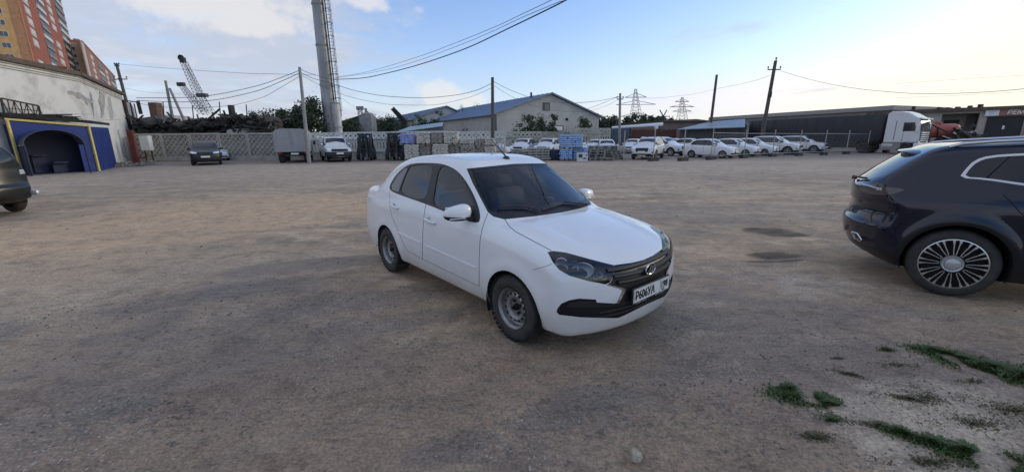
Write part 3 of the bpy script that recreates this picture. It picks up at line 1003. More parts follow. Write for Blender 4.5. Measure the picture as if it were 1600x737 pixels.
# ------------------------------------------------------------------ other motor cars from measured profiles
SUV = dict(
    top=[(-3.85, .80), (-3.66, 1.00), (-3.55, 1.10), (-3.42, 1.24), (-3.18, 1.47), (-3.10, 1.56), (-2.9, 1.605), (-2.4, 1.65), (-1.8, 1.665), (-1.3, 1.65), (-1.0, 1.605), (-.85, 1.54), (-.5, 1.32), (-.16, 1.105), (-.08, 1.075),
         (.1, 1.05), (.4, 1.015), (.65, .965), (.80, .90), (.95, .72)],
    side=[(0, .74), (.18, .80), (.32, .86), (.55, .895), (.80, .905), (.95, .895), (1.04, .872), (1.10, .84), (1.3, .765), (1.5, .685), (1.62, .63), (1.8, .52)],
    plan=[(-3.9, .86), (-3.5, .93), (-3.0, .975), (-2.4, 1.0), (-.6, 1.0), (.2, .985), (.6, .955), (1.0, .90)],
    front=[(0, .70), (.2, .78), (.35, .86), (.55, .885), (.75, .87), (.90, .83), (1.0, .74), (1.2, .5)],
    rear=[(0, -3.3), (.25, -3.48), (.42, -3.62), (.60, -3.635), (.72, -3.59), (.95, -3.57), (1.06, -3.56), (1.3, -3.56), (1.7, -3.5)],
    bottom=[(-3.8, .42), (-3.2, .26), (-2.6, .22), (.1, .22), (.7, .22), (.95, .27)],
    wb=2.70, arch=(.385, .355), fcur=(.25, 2.6), rcur=(.26, 2.6), cab=(-.10, -3.3), wind=.22, back=-.12, hw=.90, xa=-2.9, xb=.1, z0=.72, flare=.02)
HATCH = dict(SEDAN)
HATCH.update(top=[(-3.70, .80), (-3.50, 1.00), (-3.38, 1.08), (-3.22, 1.17), (-2.9, 1.325), (-2.62, 1.435), (-2.3, 1.490), (-2.0, 1.510), (-1.7, 1.515),
         (-1.4, 1.505), (-1.2, 1.490), (-1.05, 1.462), (-.94, 1.418), (-.80, 1.335), (-.5, 1.145), (-.30, 1.015), (-.22, .975), (-.12, .962), (0, .940), (.2, .900), (.4, .848), (.55, .795), (.68, .72), (.82, .58)])
VAN = dict(
    top=[(-3.95, 1.0), (-3.85, 1.60), (-3.75, 1.80), (-3.5, 1.90), (-2.5, 1.94), (-1.6, 1.94), (-1.2, 1.91), (-1.0, 1.86), (-.42, 1.24), (-.30, 1.20), (0, 1.165), (.4, 1.10), (.62, 1.03), (.78, .92), (.9, .7)],
    side=[(0, .82), (.3, .88), (.55, .92), (.9, .93), (1.1, .91), (1.2, .88), (1.5, .82), (1.8, .74), (2.0, .66)],
    plan=[(-4, .97), (-3, 1), (0, 1), (.6, .97), (1, .93)],
    front=[(0, .72), (.3, .80), (.5, .84), (.8, .82), (1.0, .77), (1.2, .6)],
    rear=[(0, -3.6), (.4, -3.85), (1, -3.88), (1.9, -3.85)],
    bottom=[(-4, .40), (0, .40), (1, .36)],
    wb=2.76, arch=(.43, .38), fcur=(.16, 3), rcur=(.08, 4), cab=(-.35, -3.8), wind=.16, back=0, hw=.92, xa=-3.1, xb=.1, z0=.8, flare=.02)
CAR_CUTS = {
    'suv': dict(
        dlo=[(-.36, 1.06), (-.50, 1.15), (-1.08, 1.525), (-1.30, 1.56), (-2.5, 1.565), (-2.95, 1.50), (-3.20, 1.30), (-3.16, 1.20), (-2.5, 1.12)],
        panes=[[(-.55, 1.10), (-1.10, 1.50), (-1.45, 1.535), (-1.50, 1.09)], [(-1.60, 1.09), (-1.55, 1.535), (-2.35, 1.54), (-2.45, 1.14)], [(-2.55, 1.15), (-2.45, 1.535), (-2.90, 1.48), (-3.12, 1.28), (-3.08, 1.21)]],
        ws=[(-2, 1.115), (-.70, 1.125), (-.57, 1.55), (0, 1.585), (2, 1.585)], rw=[(-2, 1.14), (-.66, 1.14), (-.56, 1.47), (2, 1.49), (2, 1.14)],
        head=[(-.84, .87), (-.84, .965), (-.60, .94), (-.46, .90), (-.48, .82), (-.70, .82)], grille=[(-.45, .60), (-.48, .88), (2, .90), (2, .56)], low=[(-.62, .36), (-.66, .46), (2, .46), (2, .34)],
        fog=[(-.82, .50), (-.84, .62), (-.72, .60), (-.70, .48)], tail=[(-3.9, .92), (-3.35, .95), (-3.28, 1.03), (-3.5, 1.08), (-3.9, 1.08)], clad=.42, mirror=(-.72, .95, 1.13), plate=.60),
    'sedan': dict(
        dlo=[(-.50, .965), (-.66, 1.06), (-1.12, 1.37), (-1.40, 1.41), (-2.20, 1.40), (-2.50, 1.29), (-2.66, 1.10), (-2.6, 1.03)],
        panes=[[(-.70, 1.00), (-1.14, 1.34), (-1.44, 1.38), (-1.50, .995)], [(-1.60, 1.00), (-1.55, 1.38), (-2.12, 1.37), (-2.30, 1.05)]],
        ws=[(-2, 1.00), (-.66, 1.03), (-.50, 1.40), (0, 1.425), (2, 1.425)], rw=[(-2, 1.12), (-.60, 1.12), (-.50, 1.38), (2, 1.40), (2, 1.12)],
        head=[(-.80, .72), (-.80, .80), (-.60, .755), (-.37, .715), (-.38, .63), (-.60, .645)], grille=[(-.39, .58), (-.40, .72), (2, .74), (2, .56)], low=[(-.72, .32), (-.68, .42), (-.36, .42), (-.36, .55), (2, .55), (2, .30), (-.5, .30)],
        fog=None, tail=[(-3.7, .78), (-3.28, .78), (-3.22, .86), (-3.28, .96), (-3.7, 1.0)], clad=None, mirror=(-.655, .90, 1.02), plate=.48),
    'hatch': None,
    'van': dict(
        dlo=[(-.66, 1.25), (-1.05, 1.78), (-1.75, 1.80), (-1.75, 1.25)], panes=[[(-.78, 1.28), (-1.10, 1.74), (-1.70, 1.76), (-1.70, 1.28)]],
        ws=[(-2, 1.26), (-.78, 1.27), (-.68, 1.80), (0, 1.83), (2, 1.83)], rw=None,
        head=[(-.90, .90), (-.90, 1.03), (-.62, 1.03), (-.62, .92)], grille=[(-.60, .80), (-.60, 1.0), (2, 1.0), (2, .80)], low=[(-1, .40), (-1, .78), (2, .78), (2, .40)],
        fog=None, tail=[(-4, .9), (-3.8, .9), (-3.8, 1.3), (-4, 1.3)], clad=None, mirror=(-.80, 1.02, 1.35), plate=.66)}
CAR_CUTS['hatch'] = dict(CAR_CUTS['sedan'], dlo=[(-.50, .965), (-.66, 1.06), (-1.12, 1.37), (-1.40, 1.41), (-2.30, 1.40), (-2.80, 1.26), (-3.02, 1.12), (-2.9, 1.06)],
                        rw=[(-2, 1.12), (-.62, 1.12), (-.50, 1.40), (2, 1.42), (2, 1.12)])
def make_car(name, spec, cuts, paint, label, group=None, step=.06, rim='five', wr=.345, wx=.80, roof_rails=False, stripe=None, glass=None, detail=1, bare=False, grille_m=None):
    t = thing(name, label, 'car', group=group)
    S = Shell(step=step, **spec); b = S.mesh(); c = CAR_CUTS[cuts]
    glass = glass or M_bglass
    cut_region(b, c['dlo'], SIDE, 5)
    for i, p in enumerate(c['panes']): cut_region(b, p, SIDE, 20 + i, (5,))
    cut_region(b, c['ws'], FRONT, 1, (0,), extra=lambda q, n: q.x > -1.5 and n.z > .25)
    if c['rw']: cut_region(b, c['rw'], REAR, 17, (0,), extra=lambda q, n: q.x < -2.3)
    cut_region(b, c['head'], FRONT, 11, (0,), extra=lambda q, n: q.x > -.1)
    cut_region(b, c['grille'], FRONT, 12, (0,), extra=lambda q, n: q.x > .3)
    cut_region(b, c['low'], FRONT, 13, (0,), extra=lambda q, n: q.x > .3)
    if c['fog']: cut_region(b, c['fog'], FRONT, 14, (0,), extra=lambda q, n: q.x > .2)
    cut_region(b, c['tail'], SIDE, 18, (0,))
    ar, az = spec['arch']
    for w_ in (0, -spec['wb']):
        cut_region(b, [(w_ + ar * math.cos(2 * math.pi * k / 28), az + ar * math.sin(2 * math.pi * k / 28)) for k in range(28)], SIDE, 16, (0, 13, 14), extra=lambda q, n: q.y < -.5)
    if c['clad']:
        cut_region(b, [(-4, .1), (-4, c['clad']), (2, c['clad']), (2, .1)], SIDE, 9, (0,), extra=lambda q, n: q.y < -.3)
        for w_ in (0, -spec['wb']):
            cut_region(b, [(w_ + (ar + .06) * math.cos(2 * math.pi * k / 28), az + (ar + .06) * math.sin(2 * math.pi * k / 28)) for k in range(28)], SIDE, 9, (0,), extra=lambda q, n: q.y < -.5)
    if stripe: cut_region(b, stripe[0], SIDE, 8, (0,))
    # door seams
    for sx in ((-.62, -1.52, -2.5) if cuts != 'van' else (-.72, -1.85)):
        cut_region(b, [(sx, .40), (sx + .018, .40), (sx + .018, 1.1), (sx, 1.1)], SIDE, 4, (0, 8))
    b.normal_update()
    region_mesh(b, (0, 4, 8), 'body', [paint, M_plastic, stripe[1] if stripe else paint], t, matmap={4: 1, 8: 2})
    region_mesh(b, (1,), 'windscreen', glass, t)
    if c['rw']: region_mesh(b, (17,), 'rear_window', glass, t)
    region_mesh(b, (5,), 'window_frame', M_plastic, t)
    for i in range(len(c['panes'])): region_mesh(b, (20 + i,), 'side_window', glass, t, 'pair')
    region_mesh(b, (11,), 'headlight', M_lampw, t, 'pair')
    g_ = region_mesh(b, (12,), 'grille', grille_m or M_plastic, t)
    region_mesh(b, (13,), 'lower_intake', M_plastic, t)
    if c['fog']: region_mesh(b, (14,), 'fog_lamp', M_plastic, t, 'pair')
    region_mesh(b, (18,), 'tail_lamp', M_red, t, 'pair')
    if c['clad']: region_mesh(b, (9,), 'cladding', M_plastic, t)
    b.free()
    mx, my, mz = c['mirror']
    for s in (-1, 1):
        bm_ = bmesh.new(); bmesh.ops.create_uvsphere(bm_, u_segments=10, v_segments=8, radius=1)
        for v in bm_.verts: v.co = Vector((mx + v.co.x * .07, s * (my + v.co.y * .12), mz + v.co.z * .075))
        me = bpy.data.meshes.new('mirror'); bm_.to_mesh(me); bm_.free(); me.materials.append(paint)
        for p in me.polygons: p.use_smooth = True
        link_mesh('mirror', me, t)
        for w_ in (0, -spec['wb']):
            wheel(t, w_, s * wx, wr, .2, s, rim, detail=detail)
    arch_liner(t, S, lambda x: float(S.side(.5) * S.plan(x)) + .004, (0, -spec['wb']), az, ar, M_void)
    fx = max(float(S.front(c['plate'])), float(S.front(c['plate'] + .05))) + .012
    rbox('number_plate', (fx, 0, c['plate']), (.02, .52, .112), M_plate, t, bev=.004, seg=1)
    rx_ = float(S.rear(.8)) - .012
    if roof_rails:
        for s in (-1, 1):
            m_ = MB()
            pts = [(x, s * .60, float(S.top(x)) - .015 + (.035 if 0 < i < 6 else .0)) for i, x in enumerate(np.linspace(-1.15, -2.95, 7))]
            m_.tube(pts, .018, 6); m_.build('roof_rail', M_silver, t)
    fl = MB(); fl.box((-spec['wb'] / 2, 0, .32), (spec['wb'] + 1.1, 1.45, .12)); fl.build('floor_pan', M_void, t)
    return t
M_white2 = mat('white_paint_dusty', (.72, .73, .74), rough=.3, coat=.4, var=.06, vscale=2)
M_ivory = mat('ivory_paint', (.70, .64, .50), rough=.3, coat=.4)
M_winered = mat('wine_red_paint', (.10, .02, .025), rough=.3, coat=.5)
ROW = 'white cars stored behind the site fence'
p_sedan = make_car('sedan_car', SEDAN, 'sedan', M_white2, 'x', rim='steel', wr=.30, wx=.745)
p_suv = make_car('suv_car', SUV, 'suv', M_white2, 'x', roof_rails=True)
p_hatch = make_car('hatchback_car', HATCH, 'hatch', M_white2, 'x', rim='five', wr=.31, wx=.745)
p_suv_y = make_car('suv_car', SUV, 'suv', M_white2, 'x', roof_rails=True, stripe=([(-3.5, .90), (-3.5, 1.0), (.7, .98), (.7, .90)], M_ivory))
def park(o, px, py, rz, label, group=None, first=[]):
    r = o if o.name not in first else copy_tree(o)
    first.append(o.name)
    g = ground(px, py)
    r.location = (g.x, g.y, 0); r.rotation_euler = (0, 0, R(rz))
    r['label'] = label
    if group: r['group'] = group
    return r
# parked rows, from the hangar side to the lorry (pixel = ground under the front axle)
park(p_hatch, 790, 244.5, -30, 'white hatchback seen side-on past the last grey pallet of bags', ROW)
park(p_suv, 812, 243.5, -108, 'white crossover facing the yard, first one above the stacked slabs', ROW)
park(p_suv, 850, 243.5, -112, 'white crossover with roof bars facing the yard above the middle of the stacked slabs', ROW)
park(p_suv, 883, 241, -125, 'white crossover half hidden behind the tall blue pallet of bags', ROW)
park(p_hatch, 924, 243.5, -118, 'white hatchback just beside the tall blue pallet, nose hidden by the wooden pallets', ROW)
park(p_sedan, 948, 246, -100, 'white sedan facing the yard straight behind the wooden pallets', ROW)
park(p_hatch, 984, 240, -118, 'white hatchback in the second row between the wooden pallets and the big white crossover', ROW)
park(p_suv, 1006, 249, -121, 'big white crossover with a wide dark grille, in front beside the wooden pallets', ROW)
park(p_suv, 1056, 243.5, -55, 'white crossover just behind the big front-facing one, nose towards the sedans', ROW)
park(p_hatch, 1098, 238.0, -42, 'white car in the back row showing only roof and windows above the first sedan', ROW)
park(p_hatch, 1072, 236.0, -42, 'white car in the back row showing its roof behind the crossover bonnet', ROW)
park(p_sedan, 1135, 247.0, -50, 'white sedan first of the slanted row, its whole side showing', ROW)
park(p_sedan, 1170, 244.5, -50, 'white sedan second of the slanted row', ROW)
park(p_hatch, 1199, 243, -50, 'white hatchback third of the slanted row', ROW)
park(p_suv_y, 1234, 241.5, -50, 'white crossover with an ivory stripe, just beyond the slanted hatchback', ROW)
park(p_suv_y, 1274, 239.0, -50, 'white crossover with an ivory stripe nearest the dark trailer', ROW)
park(p_suv, 1284, 236, -50, 'white crossover at the end of the row, mostly hidden beside the dark trailer', ROW)
o = make_car('sedan_car', SEDAN, 'sedan', M_winered, 'wine red sedan showing only its roof behind the big white crossover', step=.08, rim='steel', wr=.30, wx=.745)
g = ground(1003, 238); o.location = (g.x, g.y, 0); o.rotation_euler = (0, 0, R(-60))
o = make_car('crossover_car', SUV, 'suv', M_green_paint, 'dark green crossover facing the yard in front of the diamond-pattern concrete fence', step=.045, roof_rails=True, grille_m=M_dark_paint)
g = ground(324, 257.5); o.location = (g.x, g.y, 0); o.rotation_euler = (0, 0, R(-55)); dark_green = o
o = park(p_hatch, 341, 251, -55, 'white car nearly hidden behind the dark green crossover, one mirror and flank showing')
d_ = pix_dir(337, 249); 
del o['group']
# white light truck facing the yard
o = make_car('light_truck', VAN, 'van', M_white2, 'white light truck with a black grille facing the yard beside the tarpaulin truck', step=.05, rim='steel', wr=.37, wx=.80)
o['category'] = 'truck'
g = ground(530, 252.5); o.location = (g.x, g.y, 0); o.rotation_euler = (0, 0, R(-58))
OFFROAD = dict(SUV)
OFFROAD.update(top=[(-3.80, .80), (-3.66, 1.00), (-3.58, 1.15), (-3.47, 1.36), (-3.34, 1.52), (-3.2, 1.60), (-2.9, 1.65), (-2.4, 1.68), (-1.8, 1.69), (-1.3, 1.66), (-1.0, 1.605), (-.85, 1.54), (-.5, 1.32), (-.16, 1.105), (-.08, 1.075), (.1, 1.05), (.4, 1.015), (.65, .965), (.80, .90), (.95, .72)])
CAR_CUTS['off'] = dict(CAR_CUTS['suv'], tail=[(-3.44, .90), (-3.22, .91), (-3.20, .99), (-3.42, 1.0)], dlo=[(-.36, 1.06), (-.50, 1.15), (-1.08, 1.525), (-1.30, 1.56), (-2.5, 1.585), (-3.12, 1.54), (-3.40, 1.30), (-3.44, 1.16), (-2.5, 1.12)])
o = make_car('offroad_car', OFFROAD, 'off', M_dark_paint, 'dusty black off-roader with silver bumper corners, its rear end before the blue shed', step=.035, rim='five', wr=.36)
o.location = (-15.42, 10.0, 0); o.rotation_euler = (0, 0, R(165)); o.scale = (1.055, 1.055, 1.055); dark_suv = o
for c_ in list(o.children):
    if c_.name.startswith('tail_lamp'): c_.data.materials[0] = M_lampw
for s in (-1, 1):
    rbox('bumper_corner', (-3.36, s * .80, .47), (.40, .10, .12), M_silver, o, bev=.04, rz=s * -.40)
# ------------------------------------------------------------------ the black crossover beside the camera
BA = R(-36)
bh = Vector((math.cos(BA), math.sin(BA)))
_wb = Vector(ground(1475, 462)[:2]) - Vector((math.sin(BA), -math.cos(BA))) * .90      # rear axle
BO = _wb + bh * 2.845
bsuv = thing('suv_car', 'glossy blue-black crossover with many-spoked polished wheels standing close by', 'car', (BO.x, BO.y, 0), BA)
b_mw = Matrix.Translation((BO.x, BO.y, 0)) @ Matrix.Rotation(BA, 4, 'Z')
BL = Lens(b_mw)
BSPEC = dict(
    top=[(-4.05, .80), (-3.86, 1.00), (-3.76, 1.085), (-3.66, 1.14), (-3.48, 1.305), (-3.22, 1.505), (-3.14, 1.55), (-3.05, 1.575), (-2.7, 1.60), (-2.2, 1.63), (-1.8, 1.64), (-1.3, 1.625), (-1.0, 1.585), (-.85, 1.52), (-.5, 1.31), (-.16, 1.105), (-.08, 1.075),
         (.1, 1.05), (.4, 1.015), (.65, .965), (.80, .90), (.95, .72)],
    side=[(0, .76), (.18, .82), (.30, .885), (.50, .925), (.70, .935), (.85, .940), (.98, .932), (1.06, .905), (1.12, .872), (1.3, .79), (1.5, .695), (1.60, .635), (1.8, .52)],
    plan=[(-4.1, .84), (-3.7, .915), (-3.2, .975), (-2.6, 1.0), (-.6, 1.0), (.2, .985), (.6, .955), (1.0, .90)],
    front=SUV['front'],
    rear=[(0, -3.45), (.25, -3.54), (.38, -3.67), (.52, -3.735), (.66, -3.75), (.74, -3.71), (.86, -3.68), (.95, -3.71), (1.06, -3.71), (1.3, -3.66), (1.7, -3.5)],
    bottom=[(-3.9, .40), (-3.6, .31), (-3.3, .25), (-2.6, .22), (.1, .22), (.7, .22), (.95, .27)],
    wb=2.845, arch=(.405, .37), fcur=(.25, 2.6), rcur=(.34, 2.4), cab=(-.10, -3.4), wind=.22, back=-.14, hw=.93, xa=-3.0, xb=.1, z0=.72, flare=.025,
    swage=None)
BS = Shell(step=.028, thmax=2.2, **BSPEC); bb = BS.mesh()
# side glass with its bright surround (photo outline), then lamps, rear glass
OUT = smooth_poly([(1498.5, 278), (1507, 266), (1522, 250.5), (1545, 243), (1600, 239.5), (1700, 236), (1700, 303), (1600, 290.5), (1540, 281)], 1)
cut_region(bb, OUT, BL, 5)
cut_region(bb, smooth_poly([(1506.5, 276.6), (1514, 265), (1526, 253.5), (1546, 246.4), (1600, 243), (1698, 239.6), (1698, 299), (1600, 286.6), (1540, 278.2)], 1), BL, 6, (5,))
cut_region(bb, [(1578.5, 243), (1581.5, 242.8), (1541.5, 280), (1538, 279.5)], BL, 7, (6,))
cut_region(bb, smooth_poly([(1342, 288), (1348, 284.5), (1375, 291), (1413, 294.5), (1411, 298.5), (1388, 305), (1362, 304), (1345, 300)], 1), BL, 18)
cut_region(bb, [(1369, 292.5), (1377, 293.2), (1378.5, 297), (1369, 296.5)], BL, 19, (18,))
cut_region(bb, [(-2, 1.15), (-.70, 1.15), (-.60, 1.45), (2, 1.48), (2, 1.15)], REAR, 17, (0,), extra=lambda q, n: q.x < -2.6 and n.z > .2)
cut_region(bb, CAR_CUTS['suv']['ws'], FRONT, 1, (0,), extra=lambda q, n: q.x > -1.5 and n.z > .25)
cut_region(bb, CAR_CUTS['suv']['head'], FRONT, 11, (0,), extra=lambda q, n: q.x > -.1)
cut_region(bb, CAR_CUTS['suv']['grille'], FRONT, 12, (0,), extra=lambda q, n: q.x > .3)
for w_ in (0, -2.845):
    cut_region(bb, circ(w_, .37, .405), SIDE, 16, (0,), extra=lambda q, n: q.y < -.5)
    cut_region(bb, circ(w_, .37, .470), SIDE, 9, (0,), extra=lambda q, n: q.y < -.5)
cut_region(bb, [(-4.2, .1), (-4.2, .42), (2, .40), (2, .1)], SIDE, 9, (0,), extra=lambda q, n: q.y < -.2)
for sx in (-.62, -1.55):
    cut_region(bb, [(sx, .42), (sx + .008, .42), (sx + .008, 1.15), (sx, 1.15)], SIDE, 4, (0,))
cut_region(bb, strip([(-2.62, 1.1), (-2.50, .95), (-2.36, .80), (-2.32, .42)], .008), SIDE, 4, (0,))
cut_region(bb, strip([(-3.2, .86), (-3.5, .80), (-3.9, .79)], .008), SIDE, 4, (0,))
bb.normal_update()
M_bclad = mat('black_gloss_cladding', (.008, .009, .012), rough=.28)
M_tint = mat('privacy_glass', (.006, .007, .012), rough=.02, spec=.6)
M_clearred = mat('smoked_lamp', (.075, .062, .066), rough=.08, coat=.6, metal=.2)
region_mesh(bb, (0, 4), 'body', [M_black_paint, M_void], bsuv, matmap={4: 1})
region_mesh(bb, (5,), 'window_surround', M_alloy, bsuv, 'pair', move=.004)
region_mesh(bb, (6, 7), 'side_window', [M_tint, M_void], bsuv, 'pair', matmap={7: 1})
region_mesh(bb, (18, 19), 'tail_lamp', [M_clearred, M_lampw], bsuv, 'pair', matmap={19: 1})
region_mesh(bb, (17,), 'rear_window', M_tint, bsuv)
region_mesh(bb, (1,), 'windscreen', M_tint, bsuv)
region_mesh(bb, (11,), 'headlight', M_lampw, bsuv, 'pair')
region_mesh(bb, (12,), 'grille', M_plastic, bsuv)
region_mesh(bb, (9,), 'cladding', M_bclad, bsuv)
_bvh = BVHTree.FromBMesh(bb)
def bhit(px, py, off=0.0):
    h = _bvh.ray_cast(BL.o, BL.ray((px, py)))
    return (h[0] + h[1] * off) if h[0] is not None else None
# exhaust finisher, lamp bars, bumper reflector
for s in (-1, 1):
    m_ = MB()
    P = [bhit(*p, .006) for p in ((1331.5, 362), (1340.5, 364.5), (1347, 374.5), (1345, 376.5), (1336, 371.5))]
    if all(P):
        P = [Vector((p.x, p.y * -s, p.z)) for p in P]
        m_.tube(P + [P[0]], .008, 6); m_.build('exhaust_trim', M_chrome, bsuv)
    m_ = MB()
    P = [bhit(*p, .010) for p in ((1345.5, 287), (1356, 290), (1368, 293.2), (1376, 294.6))]
    if all(P):
        P = [Vector((p.x, p.y * -s, p.z)) for p in P]
        m_.tube(P, .009, 6); m_.build('lamp_bar', M_chrome, bsuv)
# roof spoiler with bright top edge, rails, wiper
b = MB()
sp = [(-3.02, 1.555), (-3.12, 1.535), (-3.32, 1.505), (-3.34, 1.490), (-3.27, 1.478), (-3.05, 1.49)]
ys = np.linspace(-.62, .62, 13)
rows = [[Vector((x + .16 * (y / .62) ** 2 * (1 if x < -3.2 else .3), y, z - .045 * (abs(y) / .62) ** 2.5)) for x, z in sp] for y in ys]
b.sm = True
b.add([p for r_ in rows for p in r_], [(i * 6 + k, i * 6 + (k + 1) % 6, i * 6 + 6 + (k + 1) % 6, i * 6 + 6 + k) for i in range(12) for k in range(6)] + [tuple(range(6)), tuple(72 + k for k in range(6))])
b.build('spoiler', M_black_paint, bsuv, sharp=30)
for s in (-1, 1):
    m_ = MB()
    m_.tube([(x, s * .615, float(BS.top(x)) - .035 + h_) for x, h_ in ((-3.02, 0.005), (-2.92, .030), (-2.7, .040), (-2.2, .042), (-1.6, .040), (-1.25, .030), (-1.12, 0))], .018, 8)
    m_.build('roof_rail', M_alloy, bsuv)
m_ = MB(); m_.bar((-3.71, -.02, 1.165), (-3.62, -.42, 1.175), .03, .022); m_.lathe([(.03, 0), (.028, .03), (.001, .035)], 10, 'Z', c=(-3.70, -.02, 1.13)); m_.build('rear_wiper', M_plastic, bsuv)
b = MB()
b.sm = True
for s in (-1, 1):
    wheel(bsuv, -2.845, s * .80, .358, .235, s, 'multi', detail=2)
    wheel(bsuv, 0, s * .80, .358, .235, s, 'multi', detail=2)
    bm_ = bmesh.new(); bmesh.ops.create_uvsphere(bm_, u_segments=16, v_segments=12, radius=1)
    for v in bm_.verts: v.co = Vector((-.72 + v.co.x * .08, s * (1.02 + v.co.y * .12), 1.14 + v.co.z * .08))
    me = bpy.data.meshes.new('mirror'); bm_.to_mesh(me); bm_.free(); me.materials.append(M_black_paint)
    for p in me.polygons: p.use_smooth = True
    link_mesh('mirror', me, bsuv)
arch_liner(bsuv, BS, lambda x: float(BS.side(.55) * BS.plan(x)) + .004, (0, -2.845), .37, .405, M_void)
fl = MB(); fl.box((-1.42, 0, .34), (3.4, 1.40, .12)); fl.build('floor_pan', M_void, bsuv)
for s in (-1, 1):
    m_ = MB(); m_.tube([(-1.95, s * .965, .93), (-1.93, s * .985, .93), (-1.72, s * .985, .935), (-1.70, s * .965, .935)], .012, 8); m_.build('handle', M_black_paint, bsuv)
bb.free()
# ------------------------------------------------------------------ the yard ground
def lin(a, b, n): return list(np.linspace(a, b, n))
gx_ = [-4000, -1500, -600, -250, -120] + lin(-70, -14, 57) + lin(-13.7, 13.7, 110) + lin(14, 90, 77) + [130, 250, 600, 1500, 4000]
gy_ = [-400, -60, -12] + lin(-3, 14, 86) + lin(14.5, 70, 70) + [90, 130, 250, 600, 1500, 5000]
rg = np.random.RandomState(3)
def vnoise(x, y, s, seed):
    r = np.random.RandomState(seed); T = r.rand(64, 64)
    u, v = x / s, y / s; i, j = np.floor(u).astype(int), np.floor(v).astype(int); a, b = u - i, v - j
    a, b = a * a * (3 - 2 * a), b * b * (3 - 2 * b)
    g = lambda p, q: T[p % 64, q % 64]
    return (g(i, j) * (1 - a) + g(i + 1, j) * a) * (1 - b) + (g(i, j + 1) * (1 - a) + g(i + 1, j + 1) * a) * b
XX, YY = np.meshgrid(gx_, gy_)
ZZ = (vnoise(XX, YY, 2.2, 1) - .5) * .030 + (vnoise(XX, YY, .7, 2) - .5) * .018 + (vnoise(XX, YY, .31, 5) - .5) * .008
near = np.clip(1.6 - np.hypot(XX, YY - 4) / 30, 0.25, 1) * (np.hypot(XX, YY) < 120)
ZZ = ZZ * near - .006
# gentle hollows where the damp patches lie
POT = [(ground(1213, 362), .75, .42), (ground(1205, 402), .50, .24)]
for c, rx, ry in POT:
    ZZ -= .035 * np.exp(-(((XX - c.x) / rx) ** 2 + ((YY - c.y) / ry) ** 2))
# wheels of the two near cars stand level
for wx, wy in [(GX, GY)] + [tuple((g_mw @ Vector((x, y, 0)))[:2]) for x in (0, -2.476) for y in (-.75, .75)] + [tuple((b_mw @ Vector((-2.845, y, 0)))[:2]) for y in (-.8, .8)]:
    w_ = np.exp(-((XX - wx) ** 2 + (YY - wy) ** 2) / .16)
    ZZ = ZZ * (1 - w_) - .002 * w_
me = bpy.data.meshes.new('ground')
nx, ny = len(gx_), len(gy_)
me.from_pydata(np.c_[XX.ravel(), YY.ravel(), ZZ.ravel()].tolist(), [], [(j * nx + i, j * nx + i + 1, (j + 1) * nx + i + 1, (j + 1) * nx + i) for j in range(ny - 1) for i in range(nx - 1)])
me.polygons.foreach_set('use_smooth', [True] * len(me.polygons))
gm = bpy.data.materials.new('dirt_and_gravel'); gm.use_nodes = True
nt = gm.node_tree; B = nt.nodes['Principled BSDF']
B.inputs['Roughness'].default_value = .85
B.inputs['Specular IOR Level'].default_value = .35
def gn(t, **k):
    n = nt.nodes.new(t)
    for a, b in k.items(): setattr(n, a, b)
    return n
def gL(a, b): nt.links.new(a, b)
gtc = gn('ShaderNodeTexCoord')
def gnoise(scale, det=6, rough=.6, dist=0, stretch=None, rot=0):
    n = gn('ShaderNodeTexNoise'); n.inputs['Scale'].default_value = scale; n.inputs['Detail'].default_value = det; n.inputs['Roughness'].default_value = rough; n.inputs['Distortion'].default_value = dist
    v = gtc.outputs['Object']
    if stretch:
        mp = gn('ShaderNodeMapping'); mp.inputs['Scale'].default_value = stretch; mp.inputs['Rotation'].default_value = (0, 0, rot); gL(v, mp.inputs[0]); v = mp.outputs[0]
    gL(v, n.inputs['Vector']); return n.outputs['Fac']
def gramp(v, lo, hi, a=0.0, b=1.0):
    n = gn('ShaderNodeMapRange', interpolation_type='SMOOTHSTEP'); gL(v, n.inputs[0])
    n.inputs[1].default_value, n.inputs[2].default_value, n.inputs[3].default_value, n.inputs[4].default_value = lo, hi, a, b
    return n.outputs[0]
def gmath(op, a, b):
    n = gn('ShaderNodeMath', operation=op)
    for i, v in enumerate((a, b)):
        if isinstance(v, (int, float)): n.inputs[i].default_value = v
        else: gL(v, n.inputs[i])
    return n.outputs[0]
def gmix(f, a, b, mode='MIX'):
    n = gn('ShaderNodeMix', data_type='RGBA', blend_type=mode)
    if isinstance(f, (int, float)): n.inputs[0].default_value = f
    else: gL(f, n.inputs[0])
    for i, v in ((6, a), (7, b)):
        if isinstance(v, tuple): n.inputs[i].default_value = (*v, 1)
        else: gL(v, n.inputs[i])
    return n.outputs[2]
def gblob(c, rx, ry, rot=0.0, soft=(1.3, .5)):
    """soft-edged stain round a place in the yard, its rim broken up by noise"""
    mp = gn('ShaderNodeMapping', vector_type='TEXTURE'); mp.inputs['Location'].default_value = (c[0], c[1], 0); mp.inputs['Rotation'].default_value = (0, 0, rot); mp.inputs['Scale'].default_value = (rx, ry, 1)
    gL(gtc.outputs['Object'], mp.inputs[0])
    sx = gn('ShaderNodeSeparateXYZ'); gL(mp.outputs[0], sx.inputs[0])
    q = gmath('ADD', gmath('MULTIPLY', sx.outputs[0], sx.outputs[0]), gmath('MULTIPLY', sx.outputs[1], sx.outputs[1]))
    q = gmath('ADD', q, gmath('MULTIPLY', gmath('SUBTRACT', rim_noise, .5), 2.6))
    return gramp(q, soft[0], soft[1])
rim_noise = gnoise(1.6, 6, .65, .4)
broad = gnoise(.22, 5, .6, .6)
mid = gnoise(.75, 6, .62, .5, (1, 1.5, 1), .5)
fine = gnoise(5.5, 6, .65)
grit = gnoise(48, 5, .75)
c = gmix(gramp(broad, .36, .62), (0.298, 0.230, 0.167), (0.402, 0.302, 0.210))
